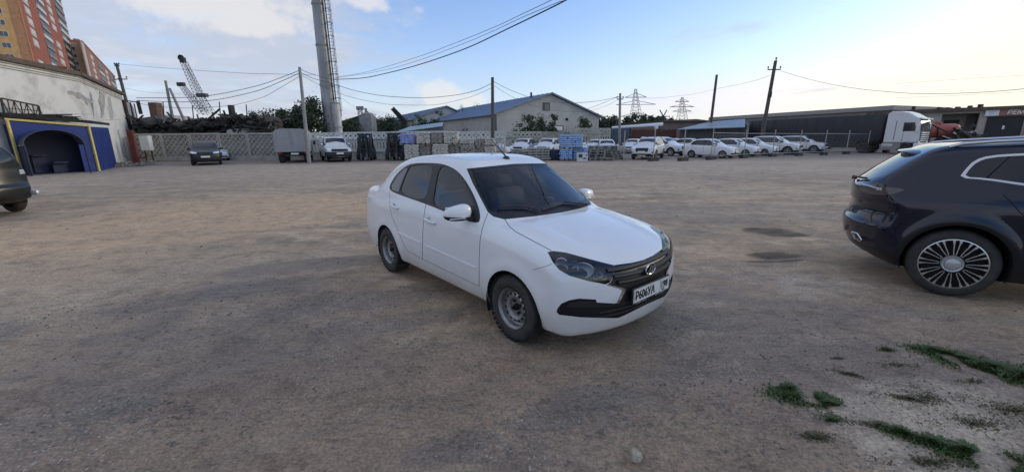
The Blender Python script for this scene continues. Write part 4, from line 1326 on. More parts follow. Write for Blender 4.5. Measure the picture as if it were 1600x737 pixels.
c = gmix(gmath('MULTIPLY', gramp(mid, .50, .64), .75), c, (0.224, 0.186, 0.154))
c = gmix(gmath('MULTIPLY', gramp(mid, .46, .32), .85), c, (0.459, 0.372, 0.278))
streak = gnoise(.9, 6, .68, .3, (.35, 1.6, 1), .35)
c = gmix(gmath('MULTIPLY', gramp(streak, .52, .66), .55), c, (0.209, 0.168, 0.137))
c = gmix(gmath('MULTIPLY', gramp(streak, .46, .34), .65), c, (0.470, 0.362, 0.259))
sepg = gn('ShaderNodeSeparateXYZ'); gL(gtc.outputs['Object'], sepg.inputs[0])
# ground colour darkened towards the camera, paler farther out, grey by the stores
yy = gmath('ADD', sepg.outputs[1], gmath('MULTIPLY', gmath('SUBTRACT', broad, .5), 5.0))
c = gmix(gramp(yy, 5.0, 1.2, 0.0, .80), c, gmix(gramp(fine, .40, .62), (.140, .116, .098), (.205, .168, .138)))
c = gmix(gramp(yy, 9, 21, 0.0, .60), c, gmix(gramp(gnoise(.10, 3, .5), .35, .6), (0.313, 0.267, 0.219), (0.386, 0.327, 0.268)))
c = gmix(gramp(sepg.outputs[1], 27, 33, 0.0, .60), c, (0.141, 0.129, 0.122))
for px, py, rx, ry, rot, col, k in ((300, 345, 4.5, 2.6, .5, (0.481, 0.342, 0.219), .80), (120, 430, 2.6, 1.5, .4, (0.407, 0.312, 0.214), .55), (430, 315, 4.2, 1.8, .2, (0.459, 0.332, 0.219), .65), (520, 640, 1.6, .7, .2, (0.282, 0.203, 0.146), .5),
                                    (1180, 690, .9, .5, .2, (0.302, 0.216, 0.154), .5), (900, 560, .9, .28, .1, (0.298, 0.220, 0.156), .5), (1440, 640, .7, .35, .2, (0.481, 0.401, 0.307), .6), (1480, 700, .5, .25, .2, (0.459, 0.386, 0.293), .5),
                                    (330, 460, 1.0, .3, .5, (0.177, 0.153, 0.131), .60), (480, 415, 1.3, .35, .3, (0.172, 0.151, 0.131), .55), (560, 470, 1.0, .30, .3, (0.157, 0.138, 0.125), .55), (620, 500, .8, .2, .3, (0.157, 0.138, 0.122), .5), (170, 640, .3, .12, .3, (0.151, 0.137, 0.125), .6), (930, 620, .35, .14, .1, (0.146, 0.131, 0.117), .6), (870, 650, .35, .12, .3, (0.151, 0.134, 0.117), .5), (1080, 330, 5.0, 1.3, 0, (0.246, 0.216, 0.185), .5), (700, 700, .3, .12, .3, (0.146, 0.129, 0.117), .5)):
    p = ground(px, py)
    c = gmix(gmath('MULTIPLY', gblob(p, rx, ry, rot), k), c, col)
for px, py, rx, ry in ((1198, 359, .42, .20), (1225, 364, .46, .26), (1243, 366, .32, .15), (1200, 396, .32, .11), (1222, 399, .36, .10), (1190, 406, .28, .08), (1235, 405, .2, .06), (1175, 356, .2, .06)):
    p = ground(px, py)
    c = gmix(gmath('MULTIPLY', gblob(p, rx, ry, .1, (1.5, .2)), .85), c, (.070, .058, .046))
# old wheel tracks: long pale and dark bands
for px, py, rx, ry, rot, col, k in ((420, 560, 5.0, .10, .62, (.24, .20, .165), .5), (330, 520, 5.0, .10, .62, (.24, .20, .165), .5), (640, 330, 6.0, .13, .25, (.42, .35, .27), .45), (600, 350, 6.0, .13, .25, (.22, .19, .16), .4), (1130, 430, 5.0, .12, -.25, (.40, .34, .27), .4), (1180, 470, 5.0, .12, -.25, (.21, .185, .16), .4), (300, 300, 9.0, .22, .12, (.25, .215, .18), .5), (420, 285, 9.0, .22, .10, (.25, .215, .18), .5), (1150, 300, 9.0, .25, -.1, (.42, .37, .30), .4), (760, 600, 2.2, .07, .45, (.20, .17, .14), .4)):
    p = ground(px, py)
    c = gmix(gmath('MULTIPLY', gblob(p, rx, ry, rot, (1.5, .1)), k), c, col)
blotch = gnoise(2.6, 7, .70, .6)
c = gmix(gmath('MULTIPLY', gramp(blotch, .50, .63), .60), c, gmix(1.0, c, (.62, .62, .63), 'MULTIPLY'))
c = gmix(gmath('MULTIPLY', gramp(blotch, .45, .36), .45), c, gmix(1.0, c, (1.35, 1.33, 1.28), 'MULTIPLY'))
ridge = gnoise(9.0, 6, .72, .8, (.55, 1.5, 1), .45)
c = gmix(gmath('MULTIPLY', gramp(ridge, .53, .64), .55), c, gmix(1.0, c, (.55, .55, .56), 'MULTIPLY'))
c = gmix(gmath('MULTIPLY', gramp(ridge, .42, .34), .40), c, gmix(1.0, c, (1.4, 1.37, 1.3), 'MULTIPLY'))
vo = gn('ShaderNodeTexVoronoi'); vo.inputs['Scale'].default_value = 34; gL(gtc.outputs['Object'], vo.inputs['Vector'])
peb = gramp(vo.outputs['Distance'], .34, .20)
peb = gmath('MULTIPLY', peb, gramp(gnoise(.9, 5, .65), .46, .62))
sc = gn('ShaderNodeSeparateColor'); gL(vo.outputs['Color'], sc.inputs[0])
pc = gmix(sc.outputs[0], (0.105, 0.102, 0.098), (0.455, 0.438, 0.411))
c = gmix(gmath('MULTIPLY', peb, .8), c, pc)
c = gmix(gmath('MULTIPLY', gramp(grit, .40, .62), .70), gmix(1.0, c, (.74, .74, .75), 'MULTIPLY'), gmix(1.0, c, (1.38, 1.36, 1.33), 'MULTIPLY'))
speck = gnoise(120, 3, .8)
c = gmix(gmath('MULTIPLY', gramp(speck, .60, .70), .42), c, gmix(1.0, c, (1.8, 1.76, 1.7), 'MULTIPLY'))
c = gmix(gmath('MULTIPLY', gramp(speck, .42, .33), .55), c, gmix(1.0, c, (.45, .45, .46), 'MULTIPLY'))
c = gmix(gmath('MULTIPLY', gramp(fine, .5, .72), .35), c, gmix(1.0, c, (.6, .6, .6), 'MULTIPLY'))
c = gmix(1.0, c, (1.36, 1.33, 1.28), 'MULTIPLY')
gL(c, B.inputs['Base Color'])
bh_ = gmath('ADD', gmath('MULTIPLY', grit, .35), gmath('ADD', gmath('MULTIPLY', gmath('SUBTRACT', gmath('ADD', fine, blotch), ridge), 1.2), gmath('MULTIPLY', peb, .5)))
bp = gn('ShaderNodeBump'); bp.inputs['Strength'].default_value = .45; bp.inputs['Distance'].default_value = .045
gL(bh_, bp.inputs['Height']); gL(bp.outputs[0], B.inputs['Normal'])
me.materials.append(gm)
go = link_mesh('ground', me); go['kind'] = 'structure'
def ground_z(x, y):
    i = min(max(np.searchsorted(gx_, x) - 1, 0), nx - 2); j = min(max(np.searchsorted(gy_, y) - 1, 0), ny - 2)
    a = (x - gx_[i]) / (gx_[i + 1] - gx_[i]); b = (y - gy_[j]) / (gy_[j + 1] - gy_[j])
    return (ZZ[j, i] * (1 - a) + ZZ[j, i + 1] * a) * (1 - b) + (ZZ[j + 1, i] * (1 - a) + ZZ[j + 1, i + 1] * a) * b
# loose stones lying in drifts
M_stone = mat('loose_stone', (.33, .30, .255), rough=.9, col2=(.14, .128, .112), vscale=5, lo=.35, hi=.6)
def stones(name, n, spots, smin, smax, seed):
    r = random.Random(seed); m_ = MB()
    t_ = (1 + 5 ** .5) / 2
    ico = [Vector(v).normalized() for v in ((0, 1, t_), (0, -1, t_), (0, 1, -t_), (0, -1, -t_), (1, t_, 0), (-1, t_, 0), (1, -t_, 0), (-1, -t_, 0), (t_, 0, 1), (-t_, 0, 1), (t_, 0, -1), (-t_, 0, -1))]
    fs = [(0, 1, 8), (0, 8, 4), (0, 4, 5), (0, 5, 9), (0, 9, 1), (1, 6, 8), (8, 6, 10), (8, 10, 4), (4, 10, 2), (4, 2, 5), (5, 2, 11), (5, 11, 9), (9, 11, 7), (9, 7, 1), (1, 7, 6), (3, 2, 10), (3, 10, 6), (3, 6, 7), (3, 7, 11), (3, 11, 2)]
    for _ in range(n):
        cx, cy, rx, ry = r.choice(spots)
        x, y = r.gauss(cx, rx), r.gauss(cy, ry)
        if y < .6: continue
        s = smin + (smax - smin) * r.random() ** 3.2
        s *= .7 + .3 * min(1.6, math.hypot(x, y) / 4)
        q = Matrix.Rotation(r.random() * 6.28, 3, 'Z')
        e = Vector((s * r.uniform(.7, 1.2), s * r.uniform(.6, 1), s * r.uniform(.4, .8)))
        z = ground_z(x, y)
        m_.add([Vector((x, y, z + e.z * .35)) + q @ Vector((v.x * e.x * r.uniform(.8, 1.15), v.y * e.y, v.z * e.z)) for v in ico], fs)
    o_ = m_.build(name, M_stone, fix=False); o_['kind'] = 'stuff'; return o_
def spot(px, py, rx, ry): p = ground(px, py); return (p.x, p.y, rx, ry)
stones('gravel', 8500, [spot(930, 610, .30, .16), spot(960, 650, .25, .15), spot(860, 660, .30, .10), spot(760, 640, .35, .12), spot(780, 700, .2, .10), spot(1130, 640, .35, .2), spot(1230, 690, .3, .2), spot(310, 650, .35, .18), spot(190, 650, .3, .12), spot(420, 470, .8, .3),
                        spot(560, 500, .7, .25), spot(1500, 640, .6, .3), spot(1400, 560, .8, .3), spot(1000, 560, .7, .3), spot(700, 560, .8, .3), spot(150, 520, .9, .4), spot(480, 620, .8, .35), (0, 3, 2.6, 1.4)], .002, .014, 4)
stones('gravel', 600, [(0, 8, 9, 3.5), (-6, 10, 5, 3), (6, 12, 5, 4)], .004, .020, 9)
p = ground(993, 717)
bmk = bmesh.new(); bmesh.ops.create_icosphere(bmk, subdivisions=3, radius=1)
rr_ = random.Random(5); dirs = [(Vector((rr_.gauss(0, 1), rr_.gauss(0, 1), rr_.gauss(0, 1))).normalized(), rr_.uniform(.58, .86)) for _ in range(13)]
for v in bmk.verts:
    k = min([1.0] + [h_ / max(1e-3, v.co.dot(d)) for d, h_ in dirs if v.co.dot(d) > 0])
    v.co = Vector((v.co.x * .036, v.co.y * .038, v.co.z * .040)) * k
me = bpy.data.meshes.new('stone'); bmk.to_mesh(me); bmk.free()
me.materials.append(mat('pale_stone', (.42, .37, .30), rough=.9, var=.35, vscale=30, bump=.6, bscale=110))
o = link_mesh('stone', me); o.location = (p.x, p.y, .026); o.rotation_euler = (.2, .3, .6)
tag(o, 'pale fist-sized stone lying on the dirt in front of the sedan', 'stone')
# weeds and grass
def leaf_mesh(name, m, spots, seed):
    r = random.Random(seed); V, F = [], []
    for cx, cy, rx, ry, n, h, rot in spots:
        for _ in range(n):
            a, q = r.random() * 6.283, abs(r.gauss(0, .62))
            ex, ey = math.cos(a) * q * rx, math.sin(a) * q * ry
            x = cx + ex * math.cos(rot) - ey * math.sin(rot); y = cy + ex * math.sin(rot) + ey * math.cos(rot)
            if vnoise(np.array([x]), np.array([y]), .13, 8)[0] < .40: continue
            hh = h * .85 * r.uniform(.35, 1.15) * (1.15 - .6 * min(1, q)); t = r.random() * 6.283; w = r.uniform(.0025, .0065); ln = r.uniform(.3, 1.2) * hh
            z = ground_z(x, y) - .003
            d = Vector((math.cos(t), math.sin(t), 0)); sd_ = Vector((-d.y, d.x, 0)) * w
            b0 = Vector((x, y, z)); m1 = b0 + d * ln * .4 + Vector((0, 0, hh * .7)); tp = b0 + d * ln + Vector((0, 0, hh))
            o_ = len(V); V += [b0 - sd_ * .5, b0 + sd_ * .5, m1 + sd_, m1 - sd_, tp]
            F += [(o_, o_ + 1, o_ + 2, o_ + 3), (o_ + 3, o_ + 2, o_ + 4)]
    me = bpy.data.meshes.new(name); me.from_pydata(V, [], F); me.materials.append(m)
    o_ = link_mesh(name, me); o_['kind'] = 'stuff'; return o_
M_grass = mat('weed_green', (.060, .115, .030), rough=.6, col2=(.095, .120, .042), vscale=6)
M_dry = mat('dry_weed', (.16, .15, .08), rough=.8, col2=(.12, .10, .07), vscale=7)
def gs(px, py, rx, ry, n, h, rot=0): p = ground(px, py); return (p.x, p.y, rx, ry, n, h, rot)
leaf_mesh('grass', M_grass, [gs(1258, 620, .17, .085, 5600, .05, -.2), gs(1300, 632, .12, .04, 1500, .04, -.4), gs(1236, 610, .07, .04, 1100, .055), gs(1385, 546, .06, .025, 350, .03), gs(1462, 548, .16, .09, 2200, .045, -.3), gs(1500, 560, .18, .09, 2400, .05, -.3), gs(1550, 574, .24, .10, 3600, .055, -.3), gs(1605, 590, .3, .12, 3600, .065, -.3),
                             gs(1410, 676, .10, .03, 1000, .045, -.5), gs(1455, 690, .12, .045, 1900, .045, -.4), gs(1510, 705, .14, .065, 3200, .05, -.3), gs(1570, 722, .16, .08, 3200, .055, -.2), gs(1300, 655, .06, .02, 200, .03)], 11)
leaf_mesh('grass', M_dry, [gs(1450, 620, .55, .22, 1300, .014), gs(1300, 650, .3, .12, 500, .012), gs(1520, 660, .4, .12, 900, .016), gs(1400, 570, .35, .12, 500, .014), gs(1330, 585, .12, .03, 260, .025, -.5), gs(1420, 622, .13, .03, 350, .025, -.4), gs(1275, 680, .12, .05, 350, .03), gs(1380, 665, .16, .04, 500, .03, -.3), gs(1500, 590, .3, .08, 500, .03), gs(1310, 560, .08, .02, 120, .02), gs(1590, 640, .3, .1, 400, .03), gs(1450, 720, .3, .06, 500, .03)], 12)
# ------------------------------------------------------------------ buildings on the shed side
class Facade:
    """an upright wall line: s along it, z up, d outwards (towards the yard)"""
    def __init__(s, P0, dr):
        s.P = Vector((P0[0], P0[1], 0)); s.e = Vector((dr[0], dr[1], 0)).normalized()
        n = Vector((-s.e.y, s.e.x, 0))
        s.n = n if n.dot(-s.P) > 0 else -n
    def at(s, u, z, d=0.0): return s.P + s.e * u + s.n * d + Vector((0, 0, z))
    def px(s, px, py):
        q = on_plane(px, py, s.P, s.e); return ((q - s.P).dot(s.e), q.z)
    def box(s, mb, u0, u1, z0, z1, d0, d1):
        vs = [s.at(u, z, d) for u in (u0, u1) for d in (d0, d1) for z in (z0, z1)]
        return mb.add(vs, [(0, 1, 3, 2), (4, 6, 7, 5), (0, 4, 5, 1), (2, 3, 7, 6), (0, 2, 6, 4), (1, 5, 7, 3)])
    def root(s, name, label, cat, group=None, u=0.0):
        t = thing(name, label, cat, s.at(u, 0), group=group); return t
def adopt(o, root):
    """parent a mesh built in world coordinates to its thing without moving it"""
    o.parent = root
    o.matrix_parent_inverse = (Matrix.Translation(root.location) @ Matrix.Rotation(root.rotation_euler[2], 4, 'Z')).inverted()
    return o
M_redbrick = mat('red_brick_cladding', (.34, .105, .062), rough=.85, var=.25, vscale=.8, bump=.2, bscale=12)
M_ochre = mat('ochre_brick', (.62, .37, .16), rough=.85, var=.15, vscale=.7, bump=.2, bscale=12)
M_ochre2 = mat('pale_ochre_brick', (.55, .37, .24), rough=.85, var=.15, vscale=.5)
M_redbrick2 = mat('faded_brick_cladding', (.33, .155, .11), rough=.85, var=.2, vscale=.8)
M_orange_b = mat('orange_brick', (.46, .24, .13), rough=.85, var=.2, vscale=1.5)
M_cream = mat('cream_panel', (.52, .47, .42), rough=.7, var=.2, vscale=1.2)
M_balc_w = mat('white_balcony_panel', (.60, .59, .58), rough=.6, var=.1)
M_balc_g = mat('grey_balcony_panel', (.26, .22, .22), rough=.7)
M_bdark = mat('balcony_opening', (.035, .032, .035), rough=.4, spec=.5)
M_win = mat('window_pane', (.05, .06, .07), rough=.08, spec=.8)
M_winw = mat('window_white', (.55, .56, .55), rough=.4)
M_concrete = mat('concrete', (.33, .32, .30), rough=.9, var=.25, vscale=2.5, bump=.3, bscale=30)
def tower(P0, dR, LR, LO, H, cols, wcols, label, red, och, dense):
    fr = Facade(P0, dR); fo = Facade(P0, (fr.n.x, fr.n.y))
    dO = Vector((-dR[1], dR[0])) if Vector((-dR[1], dR[0])).dot(Vector((-1, -.2))) > 0 else Vector((dR[1], -dR[0]))
    fo = Facade(P0, dO)
    t = fr.root('apartment_tower', label, 'building')
    w = MB(); e1, e2 = fr.e * LR, fo.e * LO
    base = [fr.P, fr.P + e1, fr.P + e1 + e2, fr.P + e2]
    w.add(base + [p + Vector((0, 0, H)) for p in base], [(0, 1, 5, 4), (1, 2, 6, 5), (2, 3, 7, 6), (3, 0, 4, 7), (4, 5, 6, 7)])
    me_ = w.build('wall', [red, och], t, fix=True)
    adopt(me_, t)
    for p in me_.data.polygons:
        if abs(p.normal.dot(fo.n)) > .7 and p.normal.z < .5: p.material_index = 1
    for (u0, u1, m_, z0, z1) in [c for c in cols if c[2] != 'B' and c[2] != 'W']:
        b = MB(); fr.box(b, u0, u1, z0, z1, -.3, .12); adopt(b.build('wall_band', m_, t), t)
    r = random.Random(int(LR * 10))
    fl = 3.0; n = int(H / fl)
    for (u0, u1, kind, z0, z1) in [c for c in cols if c[2] in ('B', 'W')]:
        meshes = {}
        for k in range(n):
            z = k * fl
            if kind == 'B':
                pk = M_balc_w if ((k % 7) in (0, 1, 2, 5) and r.random() < .9) else M_balc_g
                if ('o', pk.name) not in meshes:
                    b = MB(); fr.box(b, u0, u1, 1.15, 2.95, -.6, .06); b2 = MB(); fr.box(b2, u0 - .05, u1 + .05, -.05, 1.15, -.6, .32)
                    o1 = b2.build('balcony', pk, t); o2 = b.build('opening', M_bdark, o1)
                    adopt(o1, t); meshes['o', pk.name] = (o1, o2); o1.location.z += z
                else:
                    o1, o2 = meshes['o', pk.name]; c1 = o1.copy(); COL.objects.link(c1); c1.location.z = z
                    c2 = o2.copy(); COL.objects.link(c2); c2.parent = c1
            else:
                if r.random() < .12: continue
                if 'w' not in meshes:
                    b = MB(); fr.box(b, u0, u1, .3, 2.5, -.2, .10); o1 = b.build('window', M_cream, t); adopt(o1, t)
                    b2 = MB(); fr.box(b2, u0 + (u1 - u0) * .2, u1 - (u1 - u0) * .2, 1.0, 2.3, 0, .13); o2 = b2.build('pane', M_winw, o1)
                    meshes['w'] = (o1, o2); o1.location.z += z
                else:
                    o1, o2 = meshes['w']; c1 = o1.copy(); COL.objects.link(c1); c1.location.z = z
                    c2 = o2.copy(); COL.objects.link(c2); c2.parent = c1
    first = None
    for u0, u1 in wcols:
        for k in range(n):
            if first is None or first[2] != u0:
                b = MB(); fo.box(b, u0, u1, .9, 2.4, -.2, .06); o1 = b.build('window', M_winw, t); adopt(o1, t)
                b2 = MB(); fo.box(b2, u0 + .12, (u0 + u1) / 2 - .05, 1.02, 2.28, 0, .08); fo.box(b2, (u0 + u1) / 2 + .05, u1 - .12, 1.02, 2.28, 0, .08); o2 = b2.build('pane', M_win, o1)
                first = (o1, o2, u0); o1.location.z += k * fl
            else:
                c1 = first[0].copy(); COL.objects.link(c1); c1.location.z = k * fl; c2 = first[1].copy(); COL.objects.link(c2); c2.parent = c1
    # parapet
    b = MB(); fr.box(b, -.2, LR + .2, H, H + .9, -.35, .15); fo.box(b, -.15, LO, H, H + .9, -.35, .15); adopt(b.build('parapet', red, t), t)
    return t, fr, fo
dRed = Vector((-.627, .779))
P0 = atY(53, 100, 128)
fr = Facade(P0, dRed)
U = lambda px: fr.px(px, 100)[0]
H1 = 78
cols = [(U(41) if False else -.0, .9, M_orange_b, 0, H1), (U(61), U(68), 'W', 0, H1), (U(80), U(90), 'B', 0, H1), (U(96), U(101.5), 'W', 0, H1), (U(108), U(118), 'B', 0, H1)]
t1, fr1, fo1 = tower(P0, dRed, U(119), 30, H1, cols, [(-100, -99)] and [(3.4, 5.2), (8.6, 10.4), (13.5, 15.3)], 'tall red and ochre brick apartment tower running out of the top of the picture', M_redbrick, M_ochre, 1)
b = MB(); fo1.box(b, .2, 1.9, 0, H1, -.2, .10); adopt(b.build('wall_band', M_orange_b, t1), t1)
P0b = atY(130, 72, 190)
fr = Facade(P0b, dRed)
H2 = P0b.z + 1.2
U2 = lambda px: fr.px(px, 110)[0]
t2, fr2, fo2 = tower(P0b, dRed, U2(177), 22, H2, [(U2(137), U2(140), M_cream, 0, H2), (U2(146), U2(149.5), 'W', 0, H2), (U2(155), U2(161), 'B', 0, H2), (U2(164), U2(167), 'W', 0, H2), (U2(170), U2(175), 'B', 0, H2)],
                     [(2.6, 4.8), (7.6, 9.8)], 'farther pale ochre and brick apartment tower with its flat roof in view', M_redbrick2, M_ochre2, 1)
r_ = random.Random(2)
b = MB()
for k in range(9):
    u = r_.uniform(1, U2(170)); fr2.box(b, u, u + r_.uniform(.5, 1.6), H2 + .8, H2 + r_.uniform(1.5, 3.2), -3, -1.5)
adopt(b.build('roof_vent', M_concrete, t2), t2)

# white plastered warehouse
M_plaster = mat('old_whitewash', (.70, .69, .66), rough=.9, col2=(.47, .46, .43), vscale=.9, lo=.50, hi=.72, bump=.5, bscale=9)
M_plaster_grey = mat('bare_plaster', (.40, .39, .365), rough=.95, var=.3, vscale=4)
M_rustdark = mat('dark_rusty_iron', (.045, .036, .030), rough=.8, var=.4, vscale=9)
M_roofedge = mat('weathered_roof_edge', (.13, .095, .075), rough=.85, var=.4, vscale=5)
Ew = ground(213, 250) * 1.03; Cw = Vector((-28.3, 28.3, 0))
f2 = Facade(Cw, Ew - Cw); L2 = (Ew - Cw).length
f1 = Facade(Cw, Vector((.28, -.96, 0)))
Hw = on_plane(165, 137, Cw, f2.e).z
wb_ = f1.root('warehouse_building', 'old whitewashed warehouse with peeling plaster behind the blue shed', 'building')
foot = [f1.at(14, 0), Cw, Ew, Ew + Vector((-9, -4, 0)), f1.at(14, 0) + Vector((-14, 0, 0))]
b = MB(); n = len(foot); b.add(foot + [p + Vector((0, 0, Hw)) for p in foot], [(i, (i + 1) % n, n + (i + 1) % n, n + i) for i in range(n)] + [tuple(range(n, 2 * n))])
adopt(b.build('wall', M_plaster, wb_), wb_)
b = MB(); f1.box(b, -.1, 14, Hw - .05, Hw + .22, -.8, .22); f2.box(b, -.1, L2 + .2, Hw - .02, Hw + .2, -.8, .24); adopt(b.build('roof_edge', M_roofedge, wb_), wb_)
b = MB()
for dz, dd in ((-.16, .05), (-.30, .04), (-.42, .05)):
    b.tube([f1.at(13, Hw + dz - .05, dd), f1.at(7, Hw + dz, dd), f1.at(0, Hw + dz + .02, dd + .02)], .012, 5)
    b.tube([f2.at(0, Hw + dz, dd), f2.at(L2, Hw + dz - .1, dd)], .012, 5)
adopt(b.build('wall_cable', M_rustdark, wb_), wb_)
def patch(f, pts, m_, name='plaster_patch', d=.006):
    q = [f.px(*p) for p in smooth_poly(pts, 1)]
    b = MB(); b.add([f.at(u, z, d) for u, z in q] + [f.at(u, z, d - .05) for u, z in q], [tuple(range(len(q)))] + [(i, (i + 1) % len(q), len(q) + (i + 1) % len(q), len(q) + i) for i in range(len(q))])
    return adopt(b.build(name, m_, wb_), wb_)
patch(f1, [(104, 143), (111, 141.5), (119, 145), (124, 144), (131, 150), (140, 155), (148, 164), (141, 161), (136, 163), (129, 155), (121, 155), (116, 149), (108, 149)], M_plaster_grey)
patch(f1, [(155, 142), (163, 141), (164, 160), (162, 182), (158, 186), (159, 170), (154, 158), (157, 150)], M_plaster_grey)
patch(f2, [(168, 150), (173, 152), (178, 185), (172, 188), (169, 170)], mat('pale_plaster', (.46, .45, .42), rough=.9, var=.2, vscale=3))
# timber frame panel, ladder bars and hanging pieces at the far corner of the warehouse
b = MB()
def fbar(f, p, q, w, d, mb):
    mb.bar(f.at(*f.px(*p), d), f.at(*f.px(*q), d), w)
for p, q, w in (((190, 156), (203, 208), .22), ((190, 157), (214, 160), .10), ((201, 160), (211, 205), .08), ((207, 162), (215, 200), .08), ((195, 184), (212, 186), .10), ((213, 158), (218, 178), .3)):
    fbar(f2, p, q, w, .12, b)
adopt(b.build('timber_frame', M_rustdark, wb_), wb_)
patch(f2, [(194, 160), (206, 160), (214, 195), (214, 206), (203, 206)], mat('grey_board', (.38, .38, .37), rough=.8, var=.25, vscale=5), 'board', .05)
patch(f2, [(183, 202), (185.5, 202), (195, 246), (192, 247)], M_plaster_grey)
patch(f2, [(190, 215), (200, 212), (212, 240), (212, 250), (196, 251)], mat('flaked_plaster', (.50, .48, .44), rough=.95, col2=(.3, .28, .25), vscale=5), d=.03)
# rooftop box of the warehouse
b = MB(); bx0 = atY(6, 108, 27)
b.box((bx0.x, 27, (Hw + hz(0, 91, 27)) / 2 - .2), (3.0, 3.0, hz(0, 91, 27) - Hw))
ot = thing('roof_hut', 'small dark hut standing on the warehouse roof under the ochre tower', 'hut', (bx0.x, 27, Hw))
adopt(b.build('wall', mat('dark_timber', (.09, .088, .085), rough=.8, var=.4, vscale=6), ot), ot)
b = MB(); b.box((bx0.x + .1, 27, hz(0, 91, 27) - .1), (3.8, 3.8, .16), ry=.12); adopt(b.build('roof', M_rustdark, ot), ot)

# blue shed
M_blue = mat('blue_sheet', (.010, .032, .19), rough=.45, var=.2, vscale=1.5, bump=.1, bscale=6)
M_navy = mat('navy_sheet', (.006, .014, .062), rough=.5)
M_yellow = mat('yellow_paint', (.62, .50, .16), rough=.5, var=.15)
M_tarp_dark = mat('tar_roof', (.022, .022, .022), rough=.9, var=.4, vscale=6, bump=.6, bscale=12)
C1 = ground(155, 267.5); G2 = ground(33, 274); C2 = ground(183.5, 260.5)
fs_ = Facade(C1, G2 - C1); fsd = Facade(C1, C2 - C1); LS = (G2 - C1).length; LD = (C2 - C1).length
Hs = fs_.px(140, 196.5)[1]; HsL = fs_.px(10, 186)[1]
sh = fs_.root('blue_shed', 'blue sheet-metal shed with yellow edging and an arched porch', 'shed')
# front wall with the arched opening cut out of it
ua, za = fs_.px(124, 231); ub, zb = fs_.px(8, 222); ub = min(ub, fs_.px(10, 186)[0] - .12); cz = .5 * (za + zb); uc, rw = (ua + ub) / 2, (ub - ua) / 2
rise = fs_.px(62, 203)[1] - cz
arch = [(uc - rw * math.cos(math.pi * k / 20), cz + rise * math.sin(math.pi * k / 20)) for k in range(21)]
HT = lambda u: Hs + (HsL - Hs) * u / LS
ub = min(ub, fs_.px(10, 186)[0] - .12); LSX = fs_.px(9, 186)[0] + .05
b = MB()
def fq(f, mb, poly, d0, d1): 
    mb.prism(poly, d0, d1, lambda u, z, d: f.at(u, z, d))
fq(fs_, b, [(0, 0), (0, HT(0)), (arch[0][0], HT(arch[0][0])), (arch[0][0], 0)], -.06, 0)
for (u0, z0), (u1, z1) in zip(arch[:-1], arch[1:]):
    fq(fs_, b, [(u0, z0), (u0, HT(u0)), (u1, HT(u1)), (u1, z1)], -.06, 0)
fq(fs_, b, [(arch[-1][0], 0), (arch[-1][0], HT(arch[-1][0])), (LSX, HT(LSX)), (LSX, 0)], -.06, 0)
adopt(b.build('front_wall', M_blue, sh), sh)
b = MB(); fq(fsd, b, [(0, 0), (0, Hs - .05), (LD, fsd.px(171, 200)[1]), (LD, 0)], -.06, 0)
for k in range(1, 8): fsd.box(b, LD * k / 8 - .012, LD * k / 8 + .012, 0, Hs - .25, 0, .012)
adopt(b.build('side_wall', M_blue, sh), sh)
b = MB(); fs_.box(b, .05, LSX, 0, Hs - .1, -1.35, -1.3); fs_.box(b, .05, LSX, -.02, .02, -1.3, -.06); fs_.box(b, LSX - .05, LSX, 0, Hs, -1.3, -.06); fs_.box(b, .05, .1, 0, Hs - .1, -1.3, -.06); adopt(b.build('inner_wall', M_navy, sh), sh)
b = MB(); fs_.box(b, uc - rw * .55, uc - rw * .05, .55, .62, -.8, -.3); fs_.box(b, uc - rw * .55, uc - rw * .05, .0, .55, -.75, -.68)
fs_.box(b, uc + rw * .05, uc + rw * .5, .95, 1.02, -1.2, -.7); fs_.box(b, uc + rw * .05, uc + rw * .5, 0, .95, -1.2, -1.12); adopt(b.build('counter', mat('navy_board', (.02, .03, .08), rough=.6), sh), sh)
# porch: curved sheet standing out from the opening
b = MB(); b.sm = True
dep = 1.15
o_ = [fs_.at(u, z, .0) for u, z in arch]; p_ = [fs_.at(u, z, dep) for u, z in arch]; o2 = [fs_.at(uc + (u - uc) * .975, cz + (z - cz) * .97, .0) for u, z in arch]; p2 = [fs_.at(uc + (u - uc) * .975, cz + (z - cz) * .97, dep) for u, z in arch]
N = 21
b.add(o_ + p_ + p2 + o2, [(i, i + 1, N + i + 1, N + i) for i in range(20)] + [(N + i, N + i + 1, 2 * N + i + 1, 2 * N + i) for i in range(20)] + [(2 * N + i, 2 * N + i + 1, 3 * N + i + 1, 3 * N + i) for i in range(20)])
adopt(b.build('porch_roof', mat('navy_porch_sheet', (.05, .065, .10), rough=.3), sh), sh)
for u in (arch[0][0] + .04, arch[-1][0] - .04):
    b = MB(); b.bar(fs_.at(u, 0, dep - .06), fs_.at(u, cz, dep - .06), .05); adopt(b.build('porch_post', M_navy, sh), sh)
b = MB(); fs_.box(b, ub - .03, ub + .02, 0, cz - .02, .0, dep - .1); adopt(b.build('porch_side', M_navy, sh), sh)
b = MB()
b.bar(fs_.at(0, Hs, .05), fs_.at(LSX, HT(LSX), .05), .09, .10); adopt(b.build('edging', M_yellow, sh), sh)
b = MB(); b.bar(fs_.at(0, 0, .045), fs_.at(0, Hs - .06, .045), .09, .09); adopt(b.build('edging', M_yellow, sh), sh)
ul = fs_.px(10, 186)[0]
b = MB(); b.bar(fs_.at(ul, 0, .045), fs_.at(ul, HT(ul) - .06, .045), .09, .09); adopt(b.build('edging', M_yellow, sh), sh)
b = MB(); q0 = [fs_.at(-.15, Hs + .12, .12), fs_.at(LSX, HT(LSX) + .10, .12), fs_.at(LSX, HT(LSX) + .30, -1.6), fsd.at(LD, Hs + .16, .1)]
